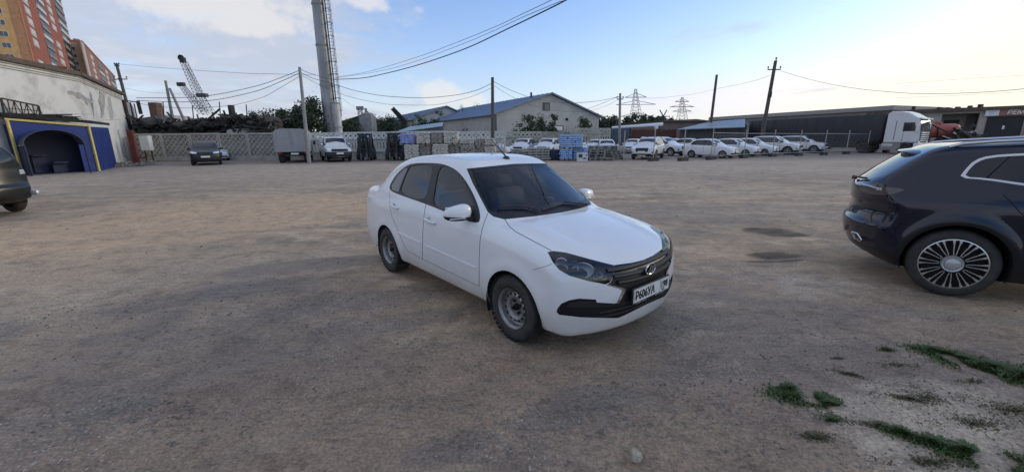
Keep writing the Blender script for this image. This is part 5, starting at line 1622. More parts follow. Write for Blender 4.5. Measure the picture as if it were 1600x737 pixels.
b.add(q0 + [p + Vector((0, 0, .16)) for p in q0], [(0, 1, 2, 3), (4, 5, 6, 7)] + [(i, (i + 1) % 4, 4 + (i + 1) % 4, 4 + i) for i in range(4)])
adopt(b.build('roof', M_tarp_dark, sh), sh)
r_ = random.Random(4); b = MB()
for k in range(26):
    u = r_.uniform(0, LS * .62); b.bar(fs_.at(u, Hs + .34 + r_.random() * .25, -r_.uniform(.1, 1.5)), fs_.at(u + r_.uniform(.6, 2.2), Hs + .34 + r_.random() * .25, -r_.uniform(.1, 1.8)), r_.uniform(.04, .14), r_.uniform(.03, .1))
o = b.build('scrap_timber', M_rustdark); o['kind'] = 'stuff'
b = MB(); b.bar(fs_.at(*fs_.px(88, 192)[:1], fs_.px(88, 191)[1], -.2), fs_.at(*fs_.px(190, 186)[:1], fs_.px(190, 186.5)[1], -.2), .05); o = b.build('roof_pipe', M_silver); tag(o, 'long grey pipe lying across the roof of the blue shed', 'pipe')
b = MB(); b.bar(fs_.at(*fs_.px(45, 180)[:1], fs_.px(45, 177)[1], -.6), fs_.at(*fs_.px(151, 180)[:1], fs_.px(151, 178)[1], -.6), .04); o = b.build('roof_pipe', M_silver); tag(o, 'thin upper rail above the roof of the blue shed', 'pipe')
# iron lattice leaning on the shed roof
GR = [(3, 153), (62, 165), (66, 181), (10, 184)]
g3 = [fs_.at(*fs_.px(*p), .0 - .25) for p in GR]
lt = thing('iron_lattice', 'rusty iron lattice panel standing on the roof of the blue shed', 'lattice', fs_.at(ul, HT(ul) + .2))
def L4(u, v): return g3[0].lerp(g3[1], u).lerp(g3[3].lerp(g3[2], u), v)
b = MB()
for a, c in ((0, 1), (1, 2), (2, 3), (3, 0)): b.bar(g3[a], g3[c], .07)
adopt(b.build('frame', M_rustdark, lt), lt)
b = MB()
for k in range(1, 6): b.bar(L4(k / 6, 0), L4(k / 6, 1), .035)
b.bar(L4(0, .5), L4(1, .5), .035)
for k in range(6): b.bar(L4(k / 6, k % 2), L4((k + 1) / 6, (k + 1) % 2), .03)
adopt(b.build('bar', M_rustdark, lt), lt)
b = MB()
for k in range(40): b.bar(L4(k / 40, 0), L4(k / 40, 1), .004)
for k in range(12): b.bar(L4(0, k / 12), L4(1, k / 12), .004)
o = b.build('wire_mesh', M_rustdark, lt); adopt(o, lt); o['kind'] = 'stuff'
b = MB(); b.bar(g3[1].lerp(g3[2], .3), fs_.at(*fs_.px(76, 181), -1.0), .05); adopt(b.build('prop', M_rustdark, lt), lt)
# rubble along the foot of the warehouse
o = stones('rubble', 260, [(f2.at(5, 0, .4).x, f2.at(5, 0, .4).y, .8, 1.6), (C2.x + .4, C2.y + .5, .5, .8)], .04, .22, 21)
# white switch cabinet and the rusty pipes beside it
cb = atY(224, 215, 34.4)
cab = thing('switch_cabinet', 'white metal switch cabinet on the concrete fence beside the warehouse corner', 'cabinet', (atY(222, 236, 34.4).x, 34.4, 0))
x0, x1 = atY(218.5, 225, 34.4).x, atY(233, 225, 34.4).x; z0, z1 = hz(226, 235.5, 34.4), hz(226, 212, 34.4)
o = rbox('cabinet_body', ((x0 + x1) / 2, 34.6, (z0 + z1) / 2), (x1 - x0, .4, z1 - z0), mat('cabinet_white', (.60, .60, .58), rough=.5, var=.08), bev=.03); adopt(o, cab)
b = MB(); b.box(((x0 + x1) / 2, 34.39, (z0 + z1) / 2), (x1 - x0 - .1, .03, z1 - z0 - .1)); b.box((x1 - .15, 34.36, (z0 + z1) / 2), (.04, .04, .2)); adopt(b.build('door', mat('cabinet_door', (.64, .64, .62), rough=.5), cab), cab)
b = MB(); b.box((x0 + .1, 34.6, z0 / 2), (.07, .07, z0)); adopt(b.build('leg', M_rustdark, cab), cab)
b = MB(); b.box((x1 - .1, 34.6, z0 / 2), (.07, .07, z0)); adopt(b.build('leg', M_rustdark, cab), cab)
M_redox = mat('red_oxide_paint', (.16, .040, .028), rough=.7, var=.35, vscale=6)
gp = thing('gas_pipe', 'red-brown painted upright pipes at the warehouse corner', 'pipe', (atY(210, 248, 32).x, 32, 0))
for px in (206, 209.5, 213):
    b = MB(); xx = atY(px + 3, 248, 32).x; b.tube([(xx, 32, 0), (xx, 32, hz(px, 203, 32))], .10, 8); adopt(b.build('riser', M_redox, gp), gp)
b = MB(); xx = atY(214, 240, 32).x; b.tube([(xx, 31.9, .55), (xx + .5, 31.9, .45), (xx + .8, 31.9, .55), (xx + .85, 31.9, .8)], .07, 8); adopt(b.build('elbow', M_redox, gp), gp)

# ------------------------------------------------------------------ concrete fences
FY = 36.6
M_fence = mat('fence_concrete', (.50, .465, .40), rough=.9, col2=(.35, .33, .29), vscale=1.4, lo=.42, hi=.72, bump=.4, bscale=20)
M_fence_w = mat('whitewashed_concrete', (.68, .67, .62), rough=.9, col2=(.48, .47, .43), vscale=1.8, lo=.45, hi=.75, bump=.3, bscale=20)
FH = hz(400, 207.5, FY)
PW = 2.5
def diamond_panel():
    b = MB(); W, H = PW - .03, FH
    b.box((W / 2, .09, H / 2), (W, .06, H))
    for z in (.0, H - .14): b.box((W / 2, .0, z + .07), (W, .19, .14))
    for x in (.07, W - .07): b.box((x, .0, H / 2), (.14, .187, H - .28))
    b.box((W / 2, .01, .28), (W - .28, .15, .26))
    z0, z1, x0, x1 = .42, H - .15, .15, W - .15
    for sg in (1, -1):
        for k in range(-4, 9):
            xa = x0 + k * .44 if sg > 0 else x1 - k * .44
            pts = []
            p, q = (xa, z0), (xa + sg * (z1 - z0) * .95, z1)
            dx, dz = q[0] - p[0], q[1] - p[1]
            ts = [0.0, 1.0]
            t0 = max(0, min((x0 - p[0]) / dx, (x1 - p[0]) / dx)); t1 = min(1, max((x0 - p[0]) / dx, (x1 - p[0]) / dx))
            if t1 - t0 > .05:
                b.bar((p[0] + dx * t0, .0 + .006 * sg, p[1] + dz * t0), (p[0] + dx * t1, .0 + .006 * sg, p[1] + dz * t1), .062, .12, up=(0, 1, 0))
    return b
def hole_panel():
    b = MB(); W, H, T = PW - .03, FH, .12
    bx = lambda x0, x1, z0, z1, d=0: b.box(((x0 + x1) / 2, -d / 2, (z0 + z1) / 2), (x1 - x0, T + d, z1 - z0))
    bx(0, W, 0, .62); bx(0, W, .62, .72, .10); bx(0, W, .72, .93); bx(0, W, 1.42, 1.70); bx(0, W, 1.70, 1.78, .10)
    n = 9; cw = W / n
    for k in range(n + 1):
        c = k * cw
        bx(max(0, c - .085), min(W, c + .085), .93, 1.42)
    # the row of round holes
    z0, z1 = 1.78, H - .10; n = 6; cw = W / n; zc = (z0 + z1) / 2
    bx(0, W, H - .10, H)
    for k in range(n):
        xc = (k + .5) * cw; r = .095; m = 12
        inn = [(xc + r * math.cos(2 * math.pi * q / m), zc + r * math.sin(2 * math.pi * q / m)) for q in range(m)]
        def out(q):
            a = 2 * math.pi * q / m; ca, sa = math.cos(a), math.sin(a)
            s_ = min((cw / 2) / max(abs(ca), 1e-6), ((z1 - z0) / 2) / max(abs(sa), 1e-6)); return (xc + ca * s_, zc + sa * s_)
        o_ = [out(q) for q in range(m)]
        vs = [(x, -T / 2, z) for x, z in inn] + [(x, -T / 2, z) for x, z in o_] + [(x, T / 2, z) for x, z in inn] + [(x, T / 2, z) for x, z in o_]
        fs = []
        for q in range(m):
            p = (q + 1) % m
            fs += [(q, p, m + p, m + q), (2 * m + q, 3 * m + q, 3 * m + p, 2 * m + p), (q, 2 * m + q, 2 * m + p, p)]
        b.add(vs, fs)
    return b
def fence_run(name, label, mb, m_, X0, Y0, ang, n, dz=0.0, posts=False):
    t = thing(name, label, 'fence', (X0, Y0, 0), ang)
    first = None
    r = random.Random(n)
    for k in range(n):
        if first is None: first = o = mb.build('panel', m_, t)
        else:
            o = first.copy(); COL.objects.link(o)
        o.location = (k * PW, r.uniform(-.03, .03), dz + r.uniform(-.04, .03)); o.rotation_euler = (0, r.uniform(-.004, .004), r.uniform(-.01, .01))
    pm = None
    for k in range(n + 1):
        if pm is None:
            p = MB(); p.box((0, .12, FH / 2 - .05), (.16, .20, FH - .1)); pm = q = p.build('post', m_, t)
        else:
            q = pm.copy(); COL.objects.link(q)
        q.location = (k * PW - .015, 0, dz)
    return t
XA = atY(216, 250, FY).x; XB = atY(437, 250, FY).x
nA = int(round((XB - XA) / PW)) + 1
fence_run('concrete_fence', 'weathered grey concrete fence with diamond-pattern panels behind the dark green crossover', diamond_panel(), M_fence, XA, FY, 0.0, nA)
XB = XA + nA * PW + .02; XC = atY(768, 250, FY + .4).x
nB = int(round((XC - XB) / PW))
fence_run('concrete_fence', 'whitewashed concrete fence pierced with round holes and upright slots behind the forklifts', hole_panel(), M_fence_w, XB, FY + .2, 0.0, nB)
XC = atY(771, 250, 43).x
fence_run('concrete_fence', 'grey pierced concrete fence in front of the hangar gable beside the utility pole', hole_panel(), M_fence, XC, 43, .05, 2, .0)
# plain grey wall and the higher panels beyond
P1 = Vector((XC + 2 * PW, 43.3, 0))
pq = atY(885, 210, 46)
b = MB(); f_ = Facade(P1, pq - P1); b.prism([(0, 0), (0, hz(820, 205.5, 43.3)), ((pq - P1).length, hz(885, 206, 46)), ((pq - P1).length, 0)], -.2, 0, lambda u, z, d: f_.at(u, z, d))
o = b.build('block_wall', mat('grey_block', (.20, .20, .195), rough=.9, var=.35, vscale=3)); o.location = (0, 0, 0); tag(o, 'plain grey block wall below the hangar gable', 'wall')
zt = hz(905, 200.5, 46.5)
fence_run('concrete_fence', 'raised run of pierced concrete panels beyond the tall blue pallet, right of the white hangar window'.replace('right of', 'past'), hole_panel(), M_fence, atY(884, 210, 46.5).x, 46.5, .05, 2, zt - FH)
# ------------------------------------------------------------------ trees
M_leaf = [mat('dark_foliage', (.042, .062, .036), rough=.75, col2=(.075, .098, .052), vscale=1.2, lo=.4, hi=.6),
          mat('grey_green_foliage', (.045, .060, .040), rough=.75, col2=(.075, .090, .055), vscale=1.2, lo=.4, hi=.6)]
M_bark = mat('bark', (.07, .058, .048), rough=.9, var=.3, vscale=9, bump=.5, bscale=25)
def tree(name, label, x, y, h, w, seed, leaf=.17, n=1500, kind=0, trunk=.35, sparse=.0, group=None, depth=None):
    r = random.Random(seed); t = thing(name, label, 'tree' if 'tree' in name else 'bush', (x, y, 0), group=group)
    d = depth or w * .9
    b = MB(); tips = []
    th = h * trunk
    b.tube([(0, 0, -.1), (r.uniform(-.1, .1) * h * .1, 0, th), (r.uniform(-.2, .2) * h * .1, 0, h * .72)], [h * .022 + .03, h * .017 + .02, h * .005 + .01], 7)
    for k in range(12):
        a = k * 2.4 + r.random(); z0 = h * r.uniform(trunk * .6, .62); l = r.uniform(.45, .95)
        tip = Vector((math.cos(a) * w * .46 * l, math.sin(a) * d * .46 * l, min(h * .95, z0 + h * r.uniform(.12, .38))))
        b.tube([(0, 0, z0), tuple(Vector((0, 0, z0)).lerp(tip, .5) + Vector((0, 0, h * .03))), tuple(tip)], [h * .010 + .008, h * .006 + .006, .006], 5)
        tips.append(tip)
    b.build('trunk', M_bark, t)
    # clumps of leaves through the crown's volume
    cl = [(p, w * r.uniform(.13, .22)) for p in tips]
    for k in range(int(16 + 8 * (1 - sparse))):
        a, q = r.random() * 6.283, math.sqrt(r.random()); z = r.random()
        rad = math.sin(math.pi * min(1, .18 + z * .80)) ** .6
        cl.append((Vector((math.cos(a) * q * rad * w * .44, math.sin(a) * q * rad * d * .44, h * (trunk * .55 + (1 - trunk * .55) * z * .93))), w * r.uniform(.10, .20)))
    V, F = [], []
    for k in range(n):
        c, s = r.choice(cl)
        p = c + Vector((r.gauss(0, .55), r.gauss(0, .55), r.gauss(0, .50))) * s
        if p.z < .05: p.z = r.uniform(.05, .6)
        u = Vector((r.gauss(0, 1), r.gauss(0, 1), r.gauss(0, .7))).normalized(); v = u.orthogonal().normalized(); v = Matrix.Rotation(r.random() * 6.28, 3, u) @ v
        l, wd = leaf * r.uniform(.6, 1.5), leaf * r.uniform(.35, .7)
        o_ = len(V); V += [p - u * l * .5, p + v * wd * .5, p + u * l * .5, p - v * wd * .5]; F.append((o_, o_ + 1, o_ + 2, o_ + 3))
    me = bpy.data.meshes.new('crown'); me.from_pydata(V, [], F); me.materials.append(M_leaf[kind])
    link_mesh('crown', me, t)
    return t
def ptree(px, pyt, Y, wpx, seed, label, name='tree', **k):
    p = atY(px, 210, Y); return tree(name, label, p.x, Y, hz(px, pyt, Y), wpx * Y / CAM_F, seed, **k)
BT = 'trees behind the fence'
ptree(487, 143, 46, 50, 1, 'tall leafy tree directly behind the steel chimney', group=BT, n=7000, leaf=.28, trunk=.2)
ptree(445, 171, 45, 46, 2, 'dense dark tree behind the tarpaulin truck', group=BT, n=6000, leaf=.26, trunk=.12)
ptree(420, 180, 47, 34, 3, 'lower dark tree beside the scrap heap', group=BT, n=4200, leaf=.26, trunk=.12)
ptree(464, 168, 50, 40, 4, 'dark tree between the concrete pole and the chimney', group=BT, n=5200, leaf=.26, trunk=.12)
ptree(400, 178, 52, 40, 5, 'dark bushy tree above the middle of the scrap heap', group=BT, n=4000, leaf=.26, trunk=.15)
ptree(548, 186, 55, 34, 6, 'low tree behind the whitewashed fence right by the steel chimney'.replace('right by', 'next to'), group=BT, n=3000, leaf=.28, trunk=.1)
ptree(582, 179, 70, 40, 7, 'round dark tree far behind the white transformer hut', group=BT, n=3600, leaf=.34)
ptree(607, 182, 72, 34, 8, 'dark tree far off between the hut and the diagonal boom', group=BT, n=3200, leaf=.34)
ptree(660, 176, 62, 22, 9, 'thin tree standing against the long blue-grey roof', group=BT, n=1300, leaf=.24, sparse=1)
ptree(683, 172, 62, 20, 10, 'slender tree against the blue-grey roof near the hangar eave', group=BT, n=1300, leaf=.24, sparse=1)
ptree(722, 160, 78, 24, 11, 'small tree showing over the hangar ridge behind the utility pole', group=BT, n=800, sparse=1)
ptree(745, 156, 80, 16, 12, 'pointed tree showing over the blue hangar roof', group=BT, n=700)
ptree(703, 168, 78, 16, 121, 'little tree showing over the low end of the blue hangar roof', group=BT, n=500)
ptree(635, 188, 58, 34, 13, 'bushy tree at the foot of the diagonal boom', group=BT, n=3200, leaf=.26, trunk=.1)
HG = 'bushes in front of the hangar'
ptree(812, 191, 46, 26, 14, 'low dark bush at the foot of the hangar gable', 'bush', group=HG, n=1700, leaf=.2, trunk=.1)
ptree(829, 176, 46, 24, 15, 'tall two-stemmed bush against the hangar gable', 'bush', group=HG, n=2200, trunk=.12, leaf=.19)
ptree(846, 182, 47, 38, 16, 'broad bush in the middle of the hangar gable', 'bush', group=HG, n=2800, leaf=.2, trunk=.1)
ptree(864, 178, 46, 15, 17, 'leaning upright bush beside the white hangar window', 'bush', group=HG, n=1400, trunk=.15, leaf=.18)
ptree(911, 182, 52, 30, 18, 'rounded bush at the low end of the hangar gable', 'bush', group=HG, n=2200, leaf=.22, trunk=.1)
ptree(727, 199, 48, 22, 19, 'low bush under the hangar eave', 'bush', group=HG, n=600, trunk=.1)
ptree(752, 203, 47, 20, 20, 'flat bush under the hangar eave beside the utility pole', 'bush', group=HG, n=500, trunk=.1)
r_ = random.Random(31)
for i, (px, py) in enumerate(((930, 180), (944, 184), (956, 182), (975, 183), (990, 178), (1003, 180), (1018, 178), (1030, 181), (1045, 186), (1060, 187))):
    ptree(px, py + r_.uniform(-2, 2), 100 + r_.uniform(-6, 8), 26, 40 + i, ('dark tree at the low corner of the hangar roof', 'dark tree second from the hangar corner, behind the high pierced fence', 'dark tree directly behind the bracket pole', 'dark tree between the bracket pole and the nearer pylon', 'tall dark tree at the foot of the nearer pylon', 'dark tree on the far side of the nearer pylon foot', 'dark tree above the white canopy roof', 'dark tree below the low crossed pylon', 'dark tree between the crossed pylon and the farther lattice pylon', 'last dark tree of the distant row, at the farther pylon foot')[i], group='distant trees below the pylons', n=1500, leaf=.62, trunk=.12)

# ------------------------------------------------------------------ scrap yard, cranes and masts beyond the diamond fence
M_scrap = mat('scrap_iron', (.050, .046, .043), rough=.8, var=.5, vscale=3)
M_scrap2 = mat('pale_scrap', (.13, .12, .115), rough=.7, var=.4, vscale=3)
r_ = random.Random(77); b = MB()
for k in range(1500):
    px = r_.uniform(216, 436); Y = r_.uniform(39, 47)
    top = 187 if px < 330 else 181 if px < 380 else 184
    hmax = hz(px, top, 42); x = atY(px, 200, Y).x
    z = hmax * r_.random() ** .6 * (1 - .03 * abs(Y - 41))
    l = r_.uniform(.4, 2.4); a = r_.random() * 6.28; e = r_.gauss(0, .35)
    d = Vector((math.cos(a) * math.cos(e), math.sin(a) * math.cos(e), math.sin(e))) * l / 2
    c = Vector((x, Y, max(.1, z))); b.mi = 1 if r_.random() < .10 else 0
    if r_.random() < .72: b.bar(c - d, c + d, r_.uniform(.05, .16), r_.uniform(.05, .16))
    else: b.box(c, (r_.uniform(.3, 1.2), r_.uniform(.3, 1.0), r_.uniform(.05, .5)), rz=a, rx=e, ry=r_.gauss(0, .3))
o = b.build('scrap_heap', [M_scrap, M_scrap2]); o['kind'] = 'stuff'
def pbox(px0, py0, px1, py1, Y, dep, m_, name, label, cat, z0=None, parent=None, rz=0, bev=.04):
    xa, xb = atY(px0, (py0 + py1) / 2, Y).x, atY(px1, (py0 + py1) / 2, Y).x; zt, zb = hz(px0, py0, Y), hz(px0, py1, Y) if z0 is None else z0
    o_ = rbox(name, ((xa + xb) / 2, Y + dep / 2, (zt + zb) / 2), (xb - xa, dep, zt - zb), m_, parent, bev=bev, rz=rz)
    if label: tag(o_, label, cat)
    return o_
o = thing('scrap_container', 'dark rusty scrap container with pale torn sheeting above the concrete fence', 'container', (atY(388, 200, 40.5).x, 40.5, 0))
q = pbox(352, 181, 424, 206, 40.5, 2.4, M_scrap, 'container_body', None, None, z0=0, bev=.5); adopt(q, o)
for (a, c, e_, f_) in ((363, 181.5, 384, 187), (389, 182, 408, 188.5), (366, 191, 375, 195)):
    q = pbox(a, c, e_, f_, 40.4, .3, M_scrap2, 'torn_sheet', None, None, bev=.08, rz=0); adopt(q, o)
pbox(349, 200.5, 387, 206.6, 39.2, 1.6, mat('pale_car_roof', (.42, .41, .38), rough=.5), 'van_roof', 'pale rounded roof of a van just showing over the concrete fence', 'van', z0=0, bev=.45)
pbox(356, 164, 362, 182, 43, .6, M_scrap, 'exhaust_box', 'small dark box on a mast standing up from the scrap heap', 'box', bev=.08)
for i, (px, a, c, lb) in enumerate(((255, 159, 186, 'thin iron rod standing in the scrap beside the brick stack'), (301, 165, 188, 'thin iron rod standing in the scrap under the crane booms'), (343, 159, 182, 'thin iron rod standing behind the scrap container'), (385, 163, 185, 'thin iron rod at the tree end of the scrap heap'))):
    b = MB(); p, q = atY(px, c, 44), atY(px - .5, a, 44); b.tube([p - Vector((0, 0, 1)), q], .05, 5); o = b.build('iron_rod', M_scrap); tag(o, lb, 'rod', 'rods in the scrap heap')
def lattice(p, q, w0, w1, n, m_, name, label, cat, bar=.07, root=None):
    p, q = Vector(p), Vector(q); t = root or thing(name, label, cat, p); d = (q - p).normalized(); u = Vector((0, 1, 0)); s = d.cross(u).normalized(); u = s.cross(d)
    b = MB()
    cor = lambda k, i, j: p.lerp(q, k) + s * (i * (w0 + (w1 - w0) * k) / 2) + u * (j * (w0 + (w1 - w0) * k) / 2)
    for i, j in ((-1, -1), (1, -1), (1, 1), (-1, 1)): b.bar(cor(0, i, j), cor(1, i, j), bar)
    adopt(b.build('chord', m_, t), t)
    b = MB(); cs = ((-1, -1), (1, -1), (1, 1), (-1, 1))
    for k in range(n):
        a, c = k / n, (k + 1) / n
        for f in range(4):
            A, B_ = cs[f], cs[(f + 1) % 4]
            b.bar(cor(a, *A), cor(c, *B_), bar * .6); b.bar(cor(a, *A), cor(a, *B_), bar * .6)
    adopt(b.build('brace', m_, t), t)
    return t
M_crane = mat('crane_steel', (.12, .117, .11), rough=.7, var=.4, vscale=2)
t = lattice(atY(325, 178, 62), atY(287, 97, 62), 1.0, .6, 16, M_crane, 'crane_boom', 'taller lattice crane boom leaning over the scrap heap', 'crane', .045)
b = MB(); c = atY(285.5, 94, 62); b.box(c, (.6, .5, .7)); b.lathe([(.4, -.1), (.4, .1), (.001, .1)], 12, 'Y', c=c + Vector((-.2, 0, .3))); adopt(b.build('boom_head', M_scrap, t), t)
b = MB(); c = atY(316, 149, 62); b.box(c, (1.4, .6, .5)); adopt(b.build('cab_box', M_crane, t), t)
b = MB(); b.tube([atY(287, 95, 62), atY(316, 148, 62.2), atY(340, 180, 63)], .03, 4); adopt(b.build('hoist_rope', M_scrap, t), t)
t = lattice(atY(317, 176, 60), atY(285, 135, 60), 0.8, .5, 10, M_crane, 'crane_boom', 'shorter lattice crane boom below the taller one', 'crane', .045)
b = MB(); b.box(atY(283, 132, 60), (.9, .5, .5)); adopt(b.build('boom_head', M_scrap, t), t)
for p0, p1, Y, ra, rb, lb in (((270.5, 190), (258.5, 126), 44, .17, .11, 'straight concrete post standing at a lean beside the scrap heap'), ((297, 190), (265, 138), 44, .15, .11, 'slanting concrete prop leaning against the straight post')):
    b = MB(); b.tube([atY(*p0, Y) - Vector((0, 0, 2)), atY(*p1, Y)], [ra, rb], 8); o = b.build('concrete_post', M_concrete); tag(o, lb, 'post')
o = pbox(234, 160, 246, 196, 52, 1.0, mat('old_brick', (.15, .085, .06), rough=.9, var=.4, vscale=4, bump=.4, bscale=14), 'brick_stack', 'square old brick stack standing beyond the diamond fence', 'chimney', z0=0, bev=.03)
o.rotation_euler = (0, 0, 0)
o = thing('low_building', 'small pale building beyond the fence between brick stack and leaning posts', 'building', (atY(254, 200, 90).x, 90, 0))
adopt(pbox(239, 182, 270, 206, 90, 6, mat('pale_render', (.42, .40, .37), rough=.9, var=.15), 'wall', None, None, z0=0), o)
adopt(pbox(238, 179.5, 258, 182.5, 89.6, 7, M_concrete, 'roof', None, None), o)
# steel chimney with its caged ladder
M_steelpipe = mat('galvanised_steel', (.34, .345, .35), rough=.45, metal=.35, col2=(.22, .22, .22), vscale=1.1, lo=.4, hi=.7, stretch=(1, 1, .25))
CY = 47.0
pb, pt = atY(518, 208, CY), atY(491.5, 0, CY)
xb = pb.x; zt = pt.z + 9
ch = thing('steel_chimney', 'tall grey steel chimney with a caged ladder, cut by the top of the picture', 'chimney', (xb, CY, 0))
b = MB(); hh = [0, 3, 6, 10, 14, 18, 22, zt]
b.tube([(xb, CY, z) for z in hh], [.74, .70, .66, .60, .56, .52, .49, .44], 24); adopt(b.build('stack', M_steelpipe, ch), ch)
for z in (3.5, 7.5, 11.5, 15.5, 19.5, 23.5):
    b = MB(); b.lathe([(.68 - z * .009, z - .10), (.76 - z * .010, z - .10), (.76 - z * .010, z + .10), (.68 - z * .009, z + .10)], 24, 'Z', c=(xb, CY, 0)); adopt(b.build('flange', M_concrete, ch), ch)
lx = xb + .98; b = MB(); z0 = 4.2
for dxx in (0, .42): b.tube([(lx + dxx, CY - .2, z0), (lx + dxx - .18, CY - .2, zt)], .035, 6)
b.tube([(lx - .22, CY - .1, 2), (lx - .42, CY - .1, zt)], .05, 6); b.tube([(lx - .08, CY + .1, 2), (lx - .28, CY + .1, zt)], .04, 6)
adopt(b.build('ladder_rail', M_rustdark, ch), ch)
b = MB(); z = z0
while z < zt:
    k = -.18 * (z - z0) / (zt - z0); b.bar((lx + k, CY - .2, z), (lx + .42 + k, CY - .2, z), .03); z += .33
adopt(b.build('rung', M_rustdark, ch), ch)
b = MB(); z = z0 + .6; i = 0
while z < zt:
    k = -.18 * (z - z0) / (zt - z0)
    b.tube([(lx + .21 + k + .42 * math.cos(a), CY - .45 + .42 * math.sin(a), z) for a in np.linspace(math.pi * .35, -math.pi * 1.35, 12)], .028, 5); z += 1.25
for a in (0.1, -.8, -1.57, -2.4, -3.2):
    b.tube([(lx + .21 + .42 * math.cos(a), CY - .45 + .42 * math.sin(a), z0 + .6), (lx + .03 + .42 * math.cos(a), CY - .45 + .42 * math.sin(a), zt)], .020, 5)
adopt(b.build('ladder_cage', M_rustdark, ch), ch)
o = thing('steel_tank', 'short pale upright steel pipe standing against the chimney foot', 'pipe', (atY(527, 208, 46).x, 46, 0))
b = MB(); xx = atY(529, 208, 46).x; b.tube([(xx, 46, 0), (xx - .02, 46, hz(522, 160, 46))], [.46, .46], 20); adopt(b.build('pipe_body', mat('pale_steel', (.45, .45, .45), rough=.5, metal=.2, var=.2, vscale=2), o), o)
b = MB()
for zz in (1.2, 3.0, hz(522, 161, 46)): b.lathe([(.46, zz - .06), (.52, zz - .06), (.52, zz + .06), (.46, zz + .06)], 20, 'Z', c=(xx, 46, 0))
adopt(b.build('collar', M_concrete, o), o)
# small mast, transformer hut, far sheds and the diagonal boom
t = lattice(atY(564, 208, 60) , atY(562.5, 170, 60), .55, .45, 7, M_crane, 'antenna_mast', 'thin lattice mast with small aerials beside the transformer hut', 'mast', .06)
b = MB(); c = atY(562.5, 169, 60); b.box(c, (1.0, .2, .5)); b.box(c + Vector((.8, 0, -.4)), (.3, .2, .8)); adopt(b.build('aerial', M_concrete, t), t)
hut = thing('transformer_hut', 'tall narrow pale transformer hut behind the whitewashed fence', 'hut', (atY(572, 208, 56).x, 56, 0))
adopt(pbox(562, 181, 581, 208, 56, 2, mat('grey_render', (.30, .30, .30), rough=.9, var=.25, vscale=2), 'wall', None, None, z0=0), hut)
adopt(pbox(565, 176, 579, 182, 56.2, 1.4, M_concrete, 'roof', None, None, bev=.2), hut)
def gabled(P0, dr, Lg, Ld, He, Ha, name, label, wallm, roofm, over=.4, cat='building', roof_name='roof'):
    """a gable-fronted building: gable along dr, body going back"""
    f = Facade(P0, dr); t = f.root(name, label, cat); bk = -f.n
    b = MB(); poly = [(0, 0), (0, He), (Lg / 2, Ha), (Lg, He), (Lg, 0)]
    b.prism(poly, 0, -Ld, lambda u, z, d: f.at(u, z, d)); adopt(b.build('wall', wallm, t), t)
    sl = (Ha - He) / (Lg / 2)
    for sgn, (ua, ub) in ((0, (-over, Lg / 2 + .001)), (1, (Lg + over, Lg / 2 - .001))):
        za = He - over * sl; zb = Ha
        b = MB(); q = [f.at(ua, za + .06, over), f.at(ub, zb + .06, over), f.at(ub, zb + .06, -Ld - over), f.at(ua, za + .06, -Ld - over)]
        b.add(q + [p + Vector((0, 0, .14)) for p in q], [(0, 1, 2, 3), (7, 6, 5, 4)] + [(i, (i + 1) % 4, 4 + (i + 1) % 4, 4 + i) for i in range(4)])
        n = int(Ld / 1.1)
        for k in range(n + 1):
            d = over - (Ld + 2 * over) * k / n; b.bar(f.at(ua, za + .22, d), f.at(ub, zb + .22, d), .06, .05)
        adopt(b.build(roof_name, roofm, t), t)
    return t, f
M_blueroof = mat('blue_roof_sheet', (.17, .23, .34), rough=.4, metal=.15, var=.12, vscale=.6)
M_bgroof = mat('blue_grey_roof_sheet', (.20, .255, .33), rough=.45, metal=.15, var=.12, vscale=.6)
M_hangar = mat('hangar_render', (.50, .485, .455), rough=.95, col2=(.39, .38, .355), vscale=.45, lo=.4, hi=.7, bump=.15, bscale=8)
HA = atY(772, 210, 53); gd = Vector((.875, .485, 0))
he = hz(772, 179.5, 53); fe = Facade(HA, gd); Lg = fe.px(936, 182)[0]; ha = fe.px(852, 149)[1]
hg, hf = gabled(HA, gd, Lg, 30, he, ha + .15, 'hangar', 'large grey gabled hangar with a blue sheet roof behind the concrete fence', M_hangar, M_blueroof)
def fpatch(f, t, a, c, m_, name, d=.03, parent=None):
    (u0, z0), (u1, z1) = f.px(*a), f.px(*c); b = MB(); f.box(b, min(u0, u1), max(u0, u1), min(z0, z1), max(z0, z1), -.1, d); o_ = b.build(name, m_); adopt(o_, t); return o_
fpatch(hf, hg, (848, 160), (859, 173), mat('opening_frame', (.10, .09, .08), rough=.8), 'loading_hatch', .05)
fpatch(hf, hg, (850.5, 162.5), (857.5, 173.2), mat('hatch_board', (.20, .19, .18), rough=.9), 'hatch_door', .08)
fpatch(hf, hg, (863.5, 196), (880, 205), M_rustdark, 'window_frame', .05)
fpatch(hf, hg, (865, 197.2), (878.5, 204.2), mat('white_window', (.68, .69, .70), rough=.3), 'window', .09)
fpatch(hf, hg, (884, 184.5), (887, 188.5), M_void, 'wall_vent', .10)
fpatch(hf, hg, (769, 179), (776, 207), mat('blue_corner_trim', (.06, .08, .12), rough=.5), 'corner_trim', .06)
b = MB(); c = atY(830, 152, 60); b.tube([c - Vector((0, 0, 1)), atY(830, 144.5, 60)], .14, 8); adopt(b.build('vent_pipe', M_rustdark, hg), hg)
